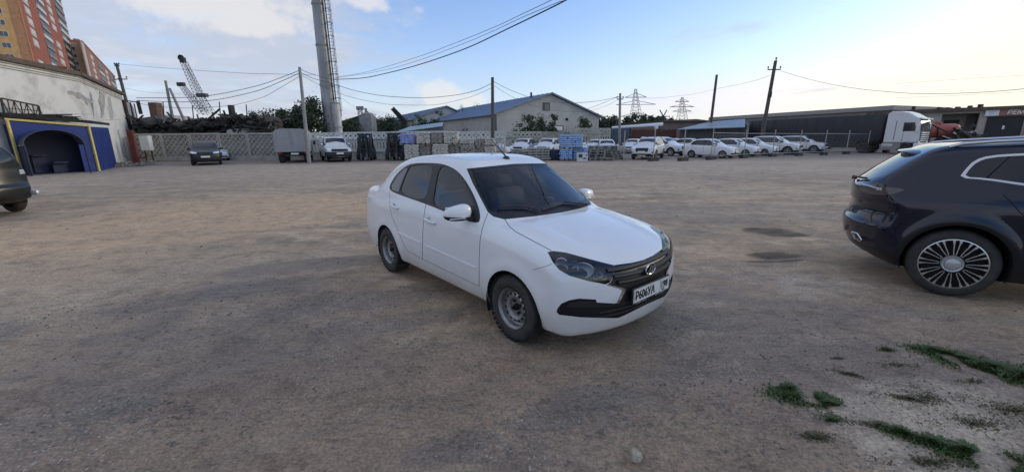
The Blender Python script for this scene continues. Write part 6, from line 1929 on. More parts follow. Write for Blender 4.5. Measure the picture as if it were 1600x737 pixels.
# long wing and lean-tos left of the hangar
P = atY(648, 205, 74)
gabled(P, gd, 12, 30, hz(648, 187, 74), hz(690, 168, 78), 'long_shed', 'long low shed with a blue-grey roof behind the thin trees', M_hangar, M_bgroof)
def leanto(pts, th, m_, name, label, cat, legs=None, wallm=None):
    q = [Vector(p) for p in pts]; t = thing(name, label, cat, (q[0].x, q[0].y, 0)); b = MB()
    b.add(q + [p + Vector((0, 0, th)) for p in q], [(0, 1, 2, 3), (7, 6, 5, 4)] + [(i, (i + 1) % 4, 4 + (i + 1) % 4, 4 + i) for i in range(4)])
    for k in range(1, 12): b.bar(q[0].lerp(q[1], k / 12) + Vector((0, 0, th)), q[3].lerp(q[2], k / 12) + Vector((0, 0, th)), .05, .05)
    adopt(b.build('roof', m_, t), t)
    if wallm:
        b = MB(); w = [q[0], q[1]]; bk = (q[3] - q[0]) * .08
        v = [w[0] + bk, w[1] + bk]; b.add([Vector((p.x, p.y, 0)) for p in v] + v[::-1], [(0, 1, 2, 3)])
        v2 = [q[3] - bk, q[2] - bk]; b.add([Vector((p.x, p.y, 0)) for p in v2] + v2[::-1], [(0, 1, 2, 3)])
        b.add([Vector((v[1].x, v[1].y, 0)), Vector((v2[1].x, v2[1].y, 0)), v2[1], v[1]], [(0, 1, 2, 3)])
        b.add([Vector((v[0].x, v[0].y, 0)), Vector((v2[0].x, v2[0].y, 0)), v2[0], v[0]], [(0, 1, 2, 3)])
        adopt(b.build('wall', wallm, t), t)
    if legs:
        for p in legs: 
            b = MB(); b.bar((p.x, p.y, 0), p, .12); adopt(b.build('post', M_rustdark, t), t)
    return t
leanto([atY(619, 207, 48), atY(692, 197.5, 50), atY(692, 192, 54), atY(640, 199, 56)], .08, mat('pale_blue_sheet', (.32, .42, .46), rough=.4, metal=.2), 'lean_to', 'pale blue sheet lean-to roof joining the hangar wall behind the pallets', 'shed', wallm=mat('bluish_wall', (.12, .15, .18), rough=.8))
P = atY(596, 206, 78); gabled(P, Vector((1, .1, 0)), 9, 10, hz(596, 196, 78), hz(600, 186.5, 78), 'small_house', 'small grey gabled house far behind the second forklift', mat('grey_wash', (.30, .31, .32), rough=.9, var=.2), mat('dull_roof', (.16, .17, .18), rough=.8))
P = atY(531, 206, 72); gabled(P, Vector((1, .25, 0)), 8, 10, hz(531, 193, 72), hz(540, 181, 72), 'small_house', 'green-grey gabled house half hidden behind the chimney foot', mat('green_wash', (.10, .12, .10), rough=.9, var=.3), mat('dark_slate', (.07, .08, .085), rough=.8))
t = lattice(atY(634, 192, 58), atY(613, 169, 58), .55, .40, 8, M_scrap, 'loader_boom', 'dark diagonal boom rising over the pallets towards the sky', 'crane', .10)
b = MB(); b.bar(atY(634, 192, 58), atY(613.5, 169.5, 58), .34); adopt(b.build('boom_core', M_scrap, t), t)
M_pyl = mat('pylon_steel', (.17, .17, .175), rough=.7)
t = lattice(atY(993.5, 200, 200), atY(993, 139, 200), 6.0, .7, 11, M_pyl, 'power_pylon', 'nearer lattice power pylon with three cross-arms above the distant trees', 'pylon', .13)
b = MB()
for py, w in ((152, 9), (163.5, 17), (182, 13)):
    c = atY(993.5, py, 200); b.bar(c - Vector((w / 2 * 1.1, 0, 0)), c + Vector((w / 2 * 1.1, 0, 0)), .22); b.bar(c - Vector((w / 2 * 1.1, 0, 0)), c + Vector((0, 0, 1.8)), .2); b.bar(c + Vector((w / 2 * 1.1, 0, 0)), c + Vector((0, 0, 1.8)), .2)
adopt(b.build('cross_arm', M_pyl, t), t)
t = lattice(atY(1065.5, 200, 250), atY(1066, 152, 250), 6.5, .8, 10, M_pyl, 'power_pylon', 'farther lattice power pylon above the long grey workshop end', 'pylon', .15)
b = MB()
for py, w in ((159, 8), (167, 14), (174, 11)):
    c = atY(1065.8, py, 250); b.bar(c - Vector((w / 2, 0, 0)), c + Vector((w / 2, 0, 0)), .35); b.bar(c - Vector((w / 2, 0, 0)), c + Vector((0, 0, 1.6)), .2); b.bar(c + Vector((w / 2, 0, 0)), c + Vector((0, 0, 1.6)), .2)
adopt(b.build('cross_arm', M_pyl, t), t)
t = thing('power_pylon', 'low crossed portal pylon between the two lattice pylons', 'pylon', (atY(1036, 205, 300).x, 300, 0))
b = MB(); b.bar(atY(1031, 172, 300), atY(1041, 190, 300), .6); b.bar(atY(1042, 172, 300), atY(1032, 190, 300), .6); b.bar(atY(1037, 182, 300), atY(1037, 208, 300), .8); b.bar(atY(1028, 182, 300), atY(1047, 182, 300), .5)
adopt(b.build('frame', M_crane, t), t)
# ------------------------------------------------------------------ goods in the yard: pallets of bags, slabs, wooden pallets
M_bag = mat('pale_sack', (.56, .52, .46), rough=.75, var=.18, vscale=5, bump=.3, bscale=18)
M_bag_d = mat('dusty_sack', (.33, .305, .27), rough=.8, var=.2, vscale=5, bump=.3, bscale=18)
M_bag_blue = mat('blue_sack', (.28, .42, .68), rough=.5, var=.15, vscale=3, bump=.2, bscale=18)
M_bag_violet = mat('violet_wrap', (.30, .35, .66), rough=.4, var=.2, vscale=3, bump=.2, bscale=9)
M_wood = mat('weathered_wood', (.34, .285, .21), rough=.85, col2=(.22, .19, .15), vscale=3)
M_greywood = mat('grey_weathered_wood', (.34, .32, .28), rough=.85, col2=(.21, .20, .18), vscale=3)
M_slab = mat('grey_slab', (.36, .355, .33), rough=.85, var=.2, vscale=3)
def sack_bm(w, d, h):
    b2 = bmesh.new(); bmesh.ops.create_cube(b2, size=1); bmesh.ops.scale(b2, vec=(w, d, h), verts=b2.verts)
    bmesh.ops.bevel(b2, geom=b2.edges[:], offset=h * .38, segments=2, profile=.6, affect='EDGES'); return b2
def pallet_frame(parent, w, d, z=0.0, m=None):
    b = MB()
    for y in (-d / 2 + .06, 0, d / 2 - .06):
        b.box((0, y, z + .011), (w, .10, .022))
        for x in (-w / 2 + .07, 0, w / 2 - .07): b.box((x, y, z + .061), (.14, .10, .078))
    for k in range(6): b.box((-w / 2 + .06 + k * (w - .12) / 5, 0, z + .111), (.11, d, .022))
    return b.build('pallet', m or M_wood, parent)
def sack_pile(parent, w, d, z0, layers, m, seed, nx=3, ny=2, lh=.145, name='sacks'):
    r = random.Random(seed); V, F = [], []
    b2 = sack_bm(w / nx * .99, d / ny * .99, lh * 1.03); b2.verts.index_update()
    vs = [v.co.copy() for v in b2.verts]; fs = [[v.index for v in f.verts] for f in b2.faces]; b2.free()
    for l in range(layers):
        a, c = (nx, ny) if l % 2 == 0 else (max(2, nx - 1), ny)
        for i in range(a):
            for j in range(c):
                q = Matrix.Rotation(r.gauss(0, .03), 3, 'Z') @ Matrix.Rotation(r.gauss(0, .03), 3, 'Y') @ Matrix.Diagonal((nx / a, 1, 1))
                p = Vector(((i + .5) / a * w - w / 2 + r.gauss(0, .018) + (.02 if l % 2 else -.02), (j + .5) / c * d - d / 2 + r.gauss(0, .018), z0 + lh * (l + .5)))
                o_ = len(V); V += [p + q @ v for v in vs]; F += [[k + o_ for k in f] for f in fs]
    me = bpy.data.meshes.new(name); me.from_pydata(V, [], F); me.materials.append(m)
    me.polygons.foreach_set('use_smooth', [True] * len(F))
    o = link_mesh(name, me, parent); o['kind'] = 'stuff'; return o
def bag_pallet(px0, px1, pyb, pyt, Y, m, label, seed, z0=None, d=1.0, rz=0.0, group='pallets of bags in the yard', name='bag_pallet'):
    xa, xb = atY(px0, (pyb + pyt) / 2, Y).x, atY(px1, (pyb + pyt) / 2, Y).x
    z = 0.0 if z0 is None else z0; top = hz((px0 + px1) / 2, pyt, Y)
    t = thing(name, label, 'pallet', ((xa + xb) / 2, Y + d / 2, z), R(rz), group)
    w = xb - xa; pallet_frame(t, w, d)
    n = max(2, int(round((top - z - .122) / .145)))
    sack_pile(t, w, d, .122, n, m, seed, lh=(top - z - .122) / n)
    return t, top
PB = 33.2
_, T1 = bag_pallet(631.5, 654, 246, 226.5, PB, M_bag, 'lower pallet of pale sacks next to the second forklift', 1)
_, T2 = bag_pallet(655.5, 673, 246, 226.5, PB + .3, M_bag_d, 'lower pallet of dusty sacks under the second upper stack', 2)
_, T3 = bag_pallet(676, 699.5, 246, 225.5, PB - .2, M_bag, 'lower pallet of pale sacks in the middle of the double row', 3)
_, T4 = bag_pallet(701, 718, 246, 226, PB + .3, M_bag_d, 'lower pallet of dusty sacks under the last tall upper stack', 4)
bag_pallet(624, 647.5, 226, 209, PB + .3, M_bag_violet, 'violet-blue wrapped pallet on top of the row beside the second forklift', 5, z0=T1)
bag_pallet(651, 671.5, 226, 206.5, PB + .1, M_bag, 'upper pallet of pale sacks next to the violet-blue one', 6, z0=T2)
bag_pallet(673, 691.5, 225, 206.5, PB + .3, M_bag_d, 'upper pallet of dusty sacks in the middle of the double row', 7, z0=T3)
bag_pallet(693, 715, 225, 206, PB, M_bag, 'upper pallet of pale sacks, last tall one before the low stacks', 8, z0=T4)
_, T5 = bag_pallet(719, 742, 246, 227, PB + .2, M_bag_d, 'low pallet of dusty sacks just over the roof of the white sedan', 9)
bag_pallet(717, 741.5, 227, 217, PB + .5, M_bag, 'flat upper pallet of pale sacks after the tall stacks', 10, z0=T5)
_, T6 = bag_pallet(744, 756, 246, 229, PB + .5, M_bag_d, 'narrow lower pallet of dusty sacks beside the aerial tip', 11)
bag_pallet(743, 757, 229, 216.5, PB + .5, M_bag_d, 'narrow upper pallet of dusty sacks beside the aerial tip', 12, z0=T6)
_, T7 = bag_pallet(757.5, 774, 246, 229, PB + .3, M_bag, 'end lower pallet of pale sacks before the stored white cars', 13)
bag_pallet(757.5, 773, 229, 216, PB + .3, M_bag, 'end upper pallet of pale sacks before the stored white cars', 14, z0=T7)
o = stones('sand_pile', 10, [(0, -50, .1, .1)], .01, .02, 3); bpy.data.objects.remove(o)
b = MB(); c = ground(735, 249); b.lathe([(.75, 0), (.55, .16), (.30, .38), (.10, .52), (.001, .55)], 18, 'Z', c=(c.x, c.y, 0)); o = b.build('sand_pile', mat('pale_sand', (.40, .38, .34), rough=.95, var=.15, bump=.4, bscale=20)); tag(o, 'small pale heap of sand in front of the low sack pallets', 'heap')
# blue sacks
PB2 = 30.8
_, T8 = bag_pallet(876.5, 894.5, 252.5, 233, PB2, M_bag_blue, 'lower blue pallet of sacks under the tall blue one', 21)
bag_pallet(876, 911, 233, 210.5, PB2, M_bag_blue, 'tall upper blue pallet of sacks, highest of the blue ones', 22, z0=T8, d=1.1)
bag_pallet(895.5, 919, 252.5, 230.5, PB2 + .3, M_bag_blue, 'lower blue pallet of sacks behind the white carton', 23)
ct = thing('carton', 'white carton with a dark print standing before the blue pallets', 'box', (atY(909.5, 250, 30).x, 30, 0))
b = MB(); b.box((0, 0, .30), (.74, .5, .60)); b.build('box_body', mat('white_card', (.62, .63, .64), rough=.6, var=.1), ct)
b = MB(); b.box((-.16, -.252, .40), (.28, .008, .26)); b.box((.14, -.252, .22), (.22, .008, .10)); b.box((.26, -.252, .45), (.10, .008, .10)); b.build('print_patch', mat('dark_print', (.04, .05, .07), rough=.5), ct)
# stacked slabs on battens
def slab_stack(px0, px1, pyt, Y, n, label, seed, d=1.3, group='stacks of slabs in the yard', m=None):
    xa, xb = atY(px0, 240, Y).x, atY(px1, 240, Y).x; top = hz(px0, pyt, Y); t = thing('slab_stack', label, 'stack', ((xa + xb) / 2, Y + d / 2, 0), 0, group)
    r = random.Random(seed); w = xb - xa; h = top / n
    base = None
    for k in range(n):
        if base is None: base = s = rbox('slab', (0, 0, 0), (w, d, h * .62), m or M_slab, t, bev=.02, seg=1)
        else: s = base.copy(); COL.objects.link(s)
        s.location = (r.gauss(0, .03), r.gauss(0, .03), h * (k + .69)); s.rotation_euler = (0, 0, r.gauss(0, .006))
        b = MB()
        for q in (-.42, -.14, .14, .42): b.box((q * w, 0, h * (k + .19)), (.09, d * .96, h * .36))
        b.build('batten', M_greywood, t)
    return t
slab_stack(799, 828, 233, 34, 5, 'narrow stack of grey slabs behind the aerial of the sedan', 1)
slab_stack(826, 859.5, 231, 31.6, 5, 'wide stack of grey slabs on battens beside the dark blue crate', 2)
slab_stack(814, 832, 236, 33, 4, 'low stack of grey slabs between the two longer ones', 3)
o = pbox(859.5, 234, 876, 252.5, 31.8, 1.3, mat('dark_blue_crate', (.020, .030, .060), rough=.6, var=.2), 'crate', 'dark blue crate between the slabs and the blue pallets', 'crate', z0=0)
# wooden pallets in stacks
def wood_stack(px0, px1, pyt, Y, n, label, seed, d=1.1, m=None):
    xa, xb = atY(px0, 240, Y).x, atY(px1, 240, Y).x; w = xb - xa; top = hz(px0, pyt, Y); t = thing('pallet_stack', label, 'pallets', ((xa + xb) / 2, Y + d / 2, 0), 0, 'stacks of wooden pallets')
    r = random.Random(seed); base = None; h = top / n
    for k in range(n):
        if base is None: base = s = pallet_frame(t, w, d, 0, m or M_greywood)
        else: s = base.copy(); COL.objects.link(s)
        s.location = (r.gauss(0, .06), r.gauss(0, .05), h * k); s.rotation_euler = (0, r.gauss(0, .012), r.gauss(0, .05)); s.scale.z = h / .122 * .96
    return t
wood_stack(921, 947, 233, 31.4, 4, 'stack of grey wooden pallets next to the white carton', 1)
wood_stack(944, 974, 236, 31.8, 4, 'stack of grey wooden pallets nearest the big white crossover', 2)
wood_stack(939, 960, 247, 30.4, 2, 'two loose wooden pallets lying low before the stacks', 3, m=M_wood)
wood_stack(921, 940, 246, 30.7, 2, 'two wooden pallets beside the carton', 4)
slab_stack(922, 964, 228, 32.4, 8, 'long grey concrete blocks lying behind the wooden pallets', 5, m=mat('long_block', (.25, .25, .24), rough=.9, var=.2))
pbox(965, 228, 978, 236, 32.2, .8, mat('pale_bundle', (.40, .37, .33), rough=.8, var=.3, vscale=8, bump=.5), 'bundle', 'pale wrapped bundle on the end of the grey blocks', 'bundle', z0=.55, bev=.1)

# ------------------------------------------------------------------ forklifts
def forklift(px0, px1, pyt, pyb, label, paint, rz, seed, accent=None):
    Y = 33.6; g_ = atY((px0 + px1) / 2, pyb, Y); w = (px1 - px0) * Y / CAM_F; H = hz((px0 + px1) / 2, pyt, Y)
    t = thing('forklift', label, 'forklift', (g_.x, Y + 1.0, 0), R(rz)); hw = w / 2
    # forward is -y (towards the yard)
    b = MB(); b.prism([(-.55, .25), (-.55, .95), (-.2, 1.0), (.55, 1.05), (1.15, .98), (1.25, .55), (1.15, .25)], -hw * .92, hw * .92, lambda u, v, s_: (s_, u, v)); b.build('body', paint, t)
    rbox('counterweight', (0, 1.15, .62), (w * .8, .42, .85), accent or paint, t, bev=.1)
    b = MB()
    for s in (-1, 1):
        b.bar((s * hw * .76, -.5, .9), (s * hw * .70, -.25, H - .05), .09); b.bar((s * hw * .76, .85, 1.0), (s * hw * .70, .6, H - .05), .09)
        b.bar((s * hw * .70, -.25, H - .05), (s * hw * .70, .6, H - .05), .09)
    b.build('cabin_post', M_plastic, t)
    rbox('cabin_shell', (0, .2, (H + .9) / 2), (w * .74, .86, H - 1.0), M_bglass, t, bev=.04)
    rbox('cabin_roof', (0, .2, H - .02), (w * .84, 1.1, .09), paint, t, bev=.03)
    b = MB(); b.box((0, .72, 1.45), (w * .62, .02, .8)); b.build('rear_window', M_bglass, t)
    b = MB()
    for s in (-1, 1):
        b.box((s * hw * .42, -.78, H * .5 + .06), (.11, .16, H - .12)); b.box((s * hw * .30, -.80, H * .45), (.07, .12, H * .85))
    for z in (.35, .9, 1.4, H - .1): b.box((0, -.80, z), (hw * .9, .08, .09))
    b.build('mast', M_plastic, t)
    for s in (-1, 1):
        b = MB(); b.box((s * hw * .34, -1.38, .08), (.13, 1.1, .05)); b.box((s * hw * .34, -.88, .33), (.13, .06, .55)); b.build('fork', mat('fork_steel', (.12, .12, .13), rough=.5, metal=.4), t)
    b = MB(); b.box((0, -.87, .55), (w * .72, .05, .07)); b.box((0, -.87, .30), (w * .72, .05, .07)); b.build('carriage', M_plastic, t)
    for y, r in ((-.45, .33), (.95, .27)):
        for s in (-1, 1):
            q = MB(); q.lathe([(.001, -.11), (r * .5, -.12), (r * .55, -.10), (r * .95, -.12), (r, -.08), (r, .1), (.001, .1)], 20, 'X', c=(s * hw * .78, y, r)); q.build('wheel', M_tyre, t)
    rbox('seat', (0, .35, 1.12), (.5, .5, .14), M_rub, t, bev=.04); rbox('seat_back', (0, .58, 1.42), (.48, .12, .55), M_rub, t, bev=.05)
    for s in (-1, 1):
        q = MB(); q.lathe([(.08, -.05), (.09, -.09), (.001, -.10)], 10, 'Y', c=(s * hw * .55, -.5, H - .22)); q.build('work_lamp', M_lampw, t)
    return t
M_fl1 = mat('forklift_dark', (.022, .024, .034), rough=.5, var=.2)
M_fl2 = mat('forklift_blue', (.016, .026, .055), rough=.5, var=.2)
forklift(553.5, 578, 209, 246, 'dark forklift with a closed cab, first one beside the white light truck', M_fl1, 8, 1)
forklift(600.5, 631, 208, 247.5, 'dark blue forklift with raised forks next to the sack pallets'.replace('raised ', ''), M_fl2, -6, 2, mat('rusty_orange', (.10, .035, .016), rough=.7))

# ------------------------------------------------------------------ tarpaulin truck seen from behind
M_tarp = mat('grey_tarpaulin', (.33, .33, .345), rough=.8, var=.12, vscale=2.5, bump=.4, bscale=5)
g_ = ground(460, 251.5); w = 48 * g_.y / CAM_F
g_.y = 31.4; g_.x = atY(460, 251, 31.4).x; w = 48 * 31.4 / CAM_F
tt = thing('tarpaulin_truck', 'light truck with a grey tarpaulin body seen from behind against the fence', 'truck', (g_.x, g_.y, 0), R(112 - 90))
H = hz(460, 201, g_.y)
b2 = bmesh.new(); prof = [(-.5, .82), (-.5, H - .35), (-.44, H - .10), (-.30, H), (.30, H), (.44, H - .10), (.5, H - .35), (.5, .82)]
rows = []
for i, y in enumerate(np.linspace(0, 3.0, 9)):
    k = (.03 if i % 2 else 0)
    rows.append([b2.verts.new((x * w * (1 - k * .3), y, z - (k if z > 1.5 else 0))) for x, z in prof])
for i in range(8):
    for j in range(7): b2.faces.new((rows[i][j], rows[i][j + 1], rows[i + 1][j + 1], rows[i + 1][j]))
b2.faces.new(rows[0]); b2.faces.new(rows[-1][::-1])
me = bpy.data.meshes.new('tarpaulin'); b2.to_mesh(me); b2.free(); me.materials.append(M_tarp); link_mesh('tarpaulin', me, tt)
b = MB(); b.bar((.02, -.02, 1.30), (-.03, -.02, H - .05), .05, .02); b.bar((-w * .42, -.015, 1.3), (-w * .40, -.015, H - .2), .02); b.bar((w * .42, -.015, 1.3), (w * .40, -.015, H - .2), .02); b.build('tarpaulin_seam', mat('pale_seam', (.33, .32, .30), rough=.8), tt)
b = MB(); b.box((0, -.01, 1.06), (w * 1.01, .06, .46)); b.build('tailgate', mat('grey_board_side', (.30, .30, .32), rough=.6, var=.1), tt)
b = MB(); b.box((0, 1.5, .72), (w * .9, 3, .16)); b.box((0, -.02, .62), (w * .82, .10, .12)); b.build('chassis', M_void, tt)
rbox('number_plate', (.1, -.085, .68), (.52, .02, .112), M_plate, tt, bev=.004, seg=1)
for s in (-1, 1):
    q = MB(); q.box((s * w * .38, -.06, .74), (.30, .06, .12)); q.build('tail_lamp', M_red, tt)
    for y in (.75, 3.7):
        q = MB(); q.lathe([(.001, -.2), (.2, -.2), (.30, -.22), (.37, -.18), (.37, .18), (.3, .2), (.001, .2)], 22, 'X', c=(s * w * .36, y, .37)); q.build('wheel', M_tyre, tt)
    q = MB(); q.box((s * (w * .5 + .12), 3.5, 1.45), (.18, .06, .28)); q.build('mirror', M_plastic, tt)
rbox('cab', (0, 3.9, 1.15), (w * .9, 1.6, 1.5), M_white2, tt, bev=.15)

# ------------------------------------------------------------------ lorry with its long dark trailer
HT_ = hz(1379, 178, 39)
tA = atY(1379, 200, 39.0); tA.z = 0
TA = R(-74)
th_ = Vector((math.cos(TA), math.sin(TA), 0))
tcx = tA + Vector((-math.sin(TA), math.cos(TA), 0)) * 1.27
lor = thing('semi_trailer', 'long dark curtain-sided trailer coupled behind the white lorry cab', 'trailer', tcx, TA)
CA = R(-60)
cN = atY(1377.5, 230, 38.2); cN.z = 0
tra = thing('lorry_tractor', 'white lorry tractor with a tall cab standing in front of the dark trailer', 'lorry', cN - Matrix.Rotation(CA, 3, 'Z') @ Vector((1.55, -1.22, 0)), CA)
M_curtain = mat('dark_curtain', (.030, .033, .042), rough=.55, var=.25, vscale=.8, stretch=(4, 4, .6), bump=.35, bscale=2.5)
# local: +x forward (cab), near side -y ; x=0 at trailer front
TL_ = 15.2
rbox('trailer_body', (-TL_ / 2, 0, (HT_ + 1.15) / 2), (TL_, 2.5, HT_ - 1.15), M_curtain, lor, bev=.04)
b = MB()
for k in range(15): b.box((-.3 - k * 1.03, -1.256, (HT_ + 1.15) / 2), (.05, .02, HT_ - 1.3))
b.build('curtain_strap', mat('strap_grey', (.05, .052, .06), rough=.6), lor)
b = MB(); b.box((-7.3, -1.20, .85), (14.2, .04, .75)); b.build('side_guard', mat('guard_dark', (.028, .029, .032), rough=.6), lor)
b = MB(); b.box((-6.2, 0, 1.1), (12.6, 1.0, .25)); b.build('chassis', M_void, lor)
def lwheel(par, x, s):
    q = MB(); q.lathe([(.001, -.13), (.24, -.13), (.27, -.06), (.30, -.15), (.48, -.16), (.51, -.11), (.51, .13), (.001, .13)], 26, 'Y', c=(x, s * 1.05, .51)); q.build('wheel', M_tyre, par)
for s in (-1, 1):
    for x in (-9.9, -11.2, -12.5): lwheel(lor, x, s)
    for x in (.1, 3.1): lwheel(tra, x, s)
M_cab = mat('lorry_white', (.66, .67, .69), rough=.35, coat=.3, var=.05, vscale=1.5)
cabp = [(1.55, .95), (1.55, 3.52), (1.80, 3.74), (2.45, 3.72), (3.0, 3.54), (3.38, 3.28), (3.72, 3.05), (3.84, 2.8), (3.92, 2.0), (3.95, 1.30), (3.95, 1.0)]
b = MB(); b.prism(cabp, -1.22, 1.22, lambda u, v, s_: (u + (.0 if abs(s_) < 1 else 0), s_, v)); o = b.build('cab', M_cab, tra)
b2 = bmesh.new(); b2.from_mesh(o.data); bmesh.ops.bevel(b2, geom=[e for e in b2.edges if len(e.link_faces) == 2 and e.calc_face_angle(0) > 1.2], offset=.09, segments=3, affect='EDGES'); b2.to_mesh(o.data); b2.free()
for p in o.data.polygons: p.use_smooth = True
o.data.set_sharp_from_angle(angle=R(40))
for s in (-1, 1):
    b = MB(); b.prism([(2.80, 1.98), (2.78, 2.72), (3.50, 2.72), (3.70, 1.98)], s * 1.19, s * 1.235, lambda u, v, w_: (u, w_, v)); b.build('side_window', M_bglass, tra)
    b = MB(); b.prism([(2.25, 1.2), (2.25, 2.9), (2.29, 2.9), (2.29, 1.2)], s * 1.19, s * 1.226, lambda u, v, w_: (u, w_, v)); b.prism([(2.85, 1.1), (2.85, 2.8), (2.875, 2.8), (2.875, 1.1)], s * 1.19, s * 1.226, lambda u, v, w_: (u, w_, v)); b.build('door_seam', M_plastic, tra)
    b = MB(); b.prism([(1.6, .55), (1.6, 1.06), (2.75, 1.06), (2.85, .75), (2.8, .45)], s * .9, s * 1.21, lambda u, v, w_: (u, w_, v)); b.build('cab_step', mat('step_grey', (.22, .22, .23), rough=.5), tra)
    b = MB(); b.box((3.78, s * 1.42, 2.35), (.14, .20, .75)); b.bar((3.7, s * 1.2, 2.75), (3.78, s * 1.42, 2.7), .05); b.build('mirror', M_cab, tra)
    rbox('headlight', (3.96, s * .95, .98), (.06, .42, .22), M_lampw, tra, bev=.03)
b = MB(); b.add([(3.955, -1.08, 1.95), (3.955, 1.08, 1.95), (3.80, 1.02, 2.88), (3.80, -1.02, 2.88)], [(0, 1, 2, 3)])
for i in range(4): b.v[i] = (b.v[i][0] + .03, b.v[i][1], b.v[i][2])
b.build('windscreen', mat('bright_glass', (.10, .11, .12), rough=.03, spec=1.0), tra)
rbox('sun_visor', (3.85, 0, 3.02), (.42, 2.3, .10), M_cab, tra, bev=.04, ry=.35)
for z in (1.82, 1.65, 1.48, 1.31, 1.14): 
    rbox('grille_slat', (3.99, 0, z), (.05, 1.9, .10), M_cab, tra, bev=.02)
b = MB(); b.box((3.965, 0, 1.48), (.03, 1.96, .86)); b.build('grille', M_plastic, tra)
rbox('bumper', (3.85, 0, .72), (.40, 2.42, .52), M_cab, tra, bev=.08)
b = MB(); b.box((.8, 0, .95), (3.0, .9, .25)); b.build('tractor_chassis', M_void, tra)
rbox('fuel_tank', (1.9, -1.0, .72), (.9, .45, .5), M_silver, tra, bev=.12)

# ------------------------------------------------------------------ buildings behind the lorry
M_oldwall = mat('stained_render', (.42, .39, .34), rough=.95, col2=(.30, .28, .25), vscale=.5, lo=.4, hi=.7, bump=.3, bscale=8)
M_greywall = mat('grey_workshop_wall', (.27, .26, .245), rough=.95, col2=(.20, .195, .185), vscale=.4, lo=.4, hi=.7)
M_brownwall = mat('brown_brick_wall', (.20, .15, .125), rough=.95, col2=(.15, .12, .105), vscale=.5)
def slab_building(pA, pB, H0, H1, depth, name, label, wallm, edge=.35, edgem=None):
    f = Facade(pA, Vector(pB) - Vector(pA)); L = (Vector(pB) - Vector(pA)).to_2d().length; t = f.root(name, label, 'building')
    b = MB(); b.prism([(0, 0), (0, H0), (L, H1), (L, 0)], 0, -depth, lambda u, z, d: f.at(u, z, d)); adopt(b.build('wall', wallm, t), t)
    b = MB(); b.prism([(-.2, H0 - edge), (-.2, H0 + .05), (L + .2, H1 + .05), (L + .2, H1 - edge)], .35, -depth, lambda u, z, d: f.at(u, z, d)); adopt(b.build('roof_edge', edgem or M_concrete, t), t)
    return t, f, L
A = atY(1108, 210, 80); Bp = atY(1387, 210, 54)
slab_building((A.x, A.y, 0), (Bp.x, Bp.y, 0), hz(1108, 184, 80), hz(1387, 165.5, 54), 14, 'workshop_building', 'long low grey workshop behind the dark trailer', M_greywall, .5, mat('pale_roof_edge', (.36, .35, .33), rough=.8, var=.2))
A = atY(1008, 205, 84); Bp = atY(1112, 205, 90)
t, f, L = slab_building((A.x, A.y, 0), (Bp.x, Bp.y, 0), hz(1008, 190, 84), hz(1112, 189, 90), 12, 'brick_building', 'low brown brick building behind the white canopy', M_brownwall, .2, M_rustdark)
b = MB(); b.prism([(0, f.px(1010, 190)[1]), (f.px(1088, 187)[0], f.px(1088, 186)[1]), (L, f.px(1112, 189)[1])], 0, -12, lambda u, z, d: f.at(u, z, d)); adopt(b.build('gable', M_brownwall, t), t)
b = MB(); f_ = Facade((atY(984, 215, 58).x, 58, 0), Vector((1, .12, 0))); L_ = f_.px(1056, 215)[0]; n = 24
rf = f_.root('board_fence', 'red-brown board fence behind the big white crossover', 'fence')
pb_ = None; zt_ = f_.px(1020, 202.5)[1]
for k in range(n):
    if pb_ is None:
        q = MB(); q.box((0, 0, zt_ / 2), (L_ / n * .96, .05, zt_)); pb_ = o = q.build('board', mat('red_brown_boards', (.135, .058, .040), rough=.85, var=.3, vscale=1.5), rf)
    else: o = pb_.copy(); COL.objects.link(o)
    p_ = f_.e * (L_ * (k + .5) / n); o.location = (p_.x, p_.y, random.Random(k).uniform(-.06, .06)); o.rotation_euler = (0, 0, math.atan2(f_.e.y, f_.e.x))
ctn = thing('shipping_container', 'faded blue shipping container next to the white canopy', 'container', (atY(970, 217, 57).x, 57, 0))
xa, xb = atY(953, 210, 57).x, atY(985, 210, 57).x; zc = hz(970, 199.5, 57); w_ = xb - xa
M_cont = mat('faded_blue_container', (.11, .155, .20), rough=.6, var=.2, vscale=1.5)
b = MB(); b.box((0, 1.2, zc / 2), (w_, 2.4, zc - .02)); b.build('container_body', M_cont, ctn)
b = MB()
for k in range(18): b.box((-w_ / 2 + (k + .5) * w_ / 18, -.015, zc / 2), (w_ / 18 * .5, .05, zc - .3))
b.build('corrugation', M_cont, ctn)
t = leanto([atY(956, 201, 50), atY(1036, 196.5, 46), atY(1036, 193.2, 49), atY(956, 199.5, 56)], .14, mat('white_canopy_sheet', (.66, .66, .64), rough=.4), 'canopy', 'thin white canopy roof carried on posts behind the big white crossover', 'canopy', legs=[atY(1030, 197, 46.3), atY(985, 199.5, 49)])
q = pbox(1024, 197, 1029, 201.5, 46.2, .5, M_white2, 'canopy_lamp', None, None); adopt(q, t)
leanto([atY(1058, 203.2, 56), atY(1164, 199.5, 50), atY(1164, 187.0, 60), atY(1108, 191.5, 64)], .10, M_bgroof, 'workshop_shed', 'lean-to shed with a blue-grey sheet roof before the grey workshop', 'shed', wallm=mat('shed_boards', (.10, .105, .11), rough=.85, var=.3, vscale=1.2, stretch=(3, 3, .3)))
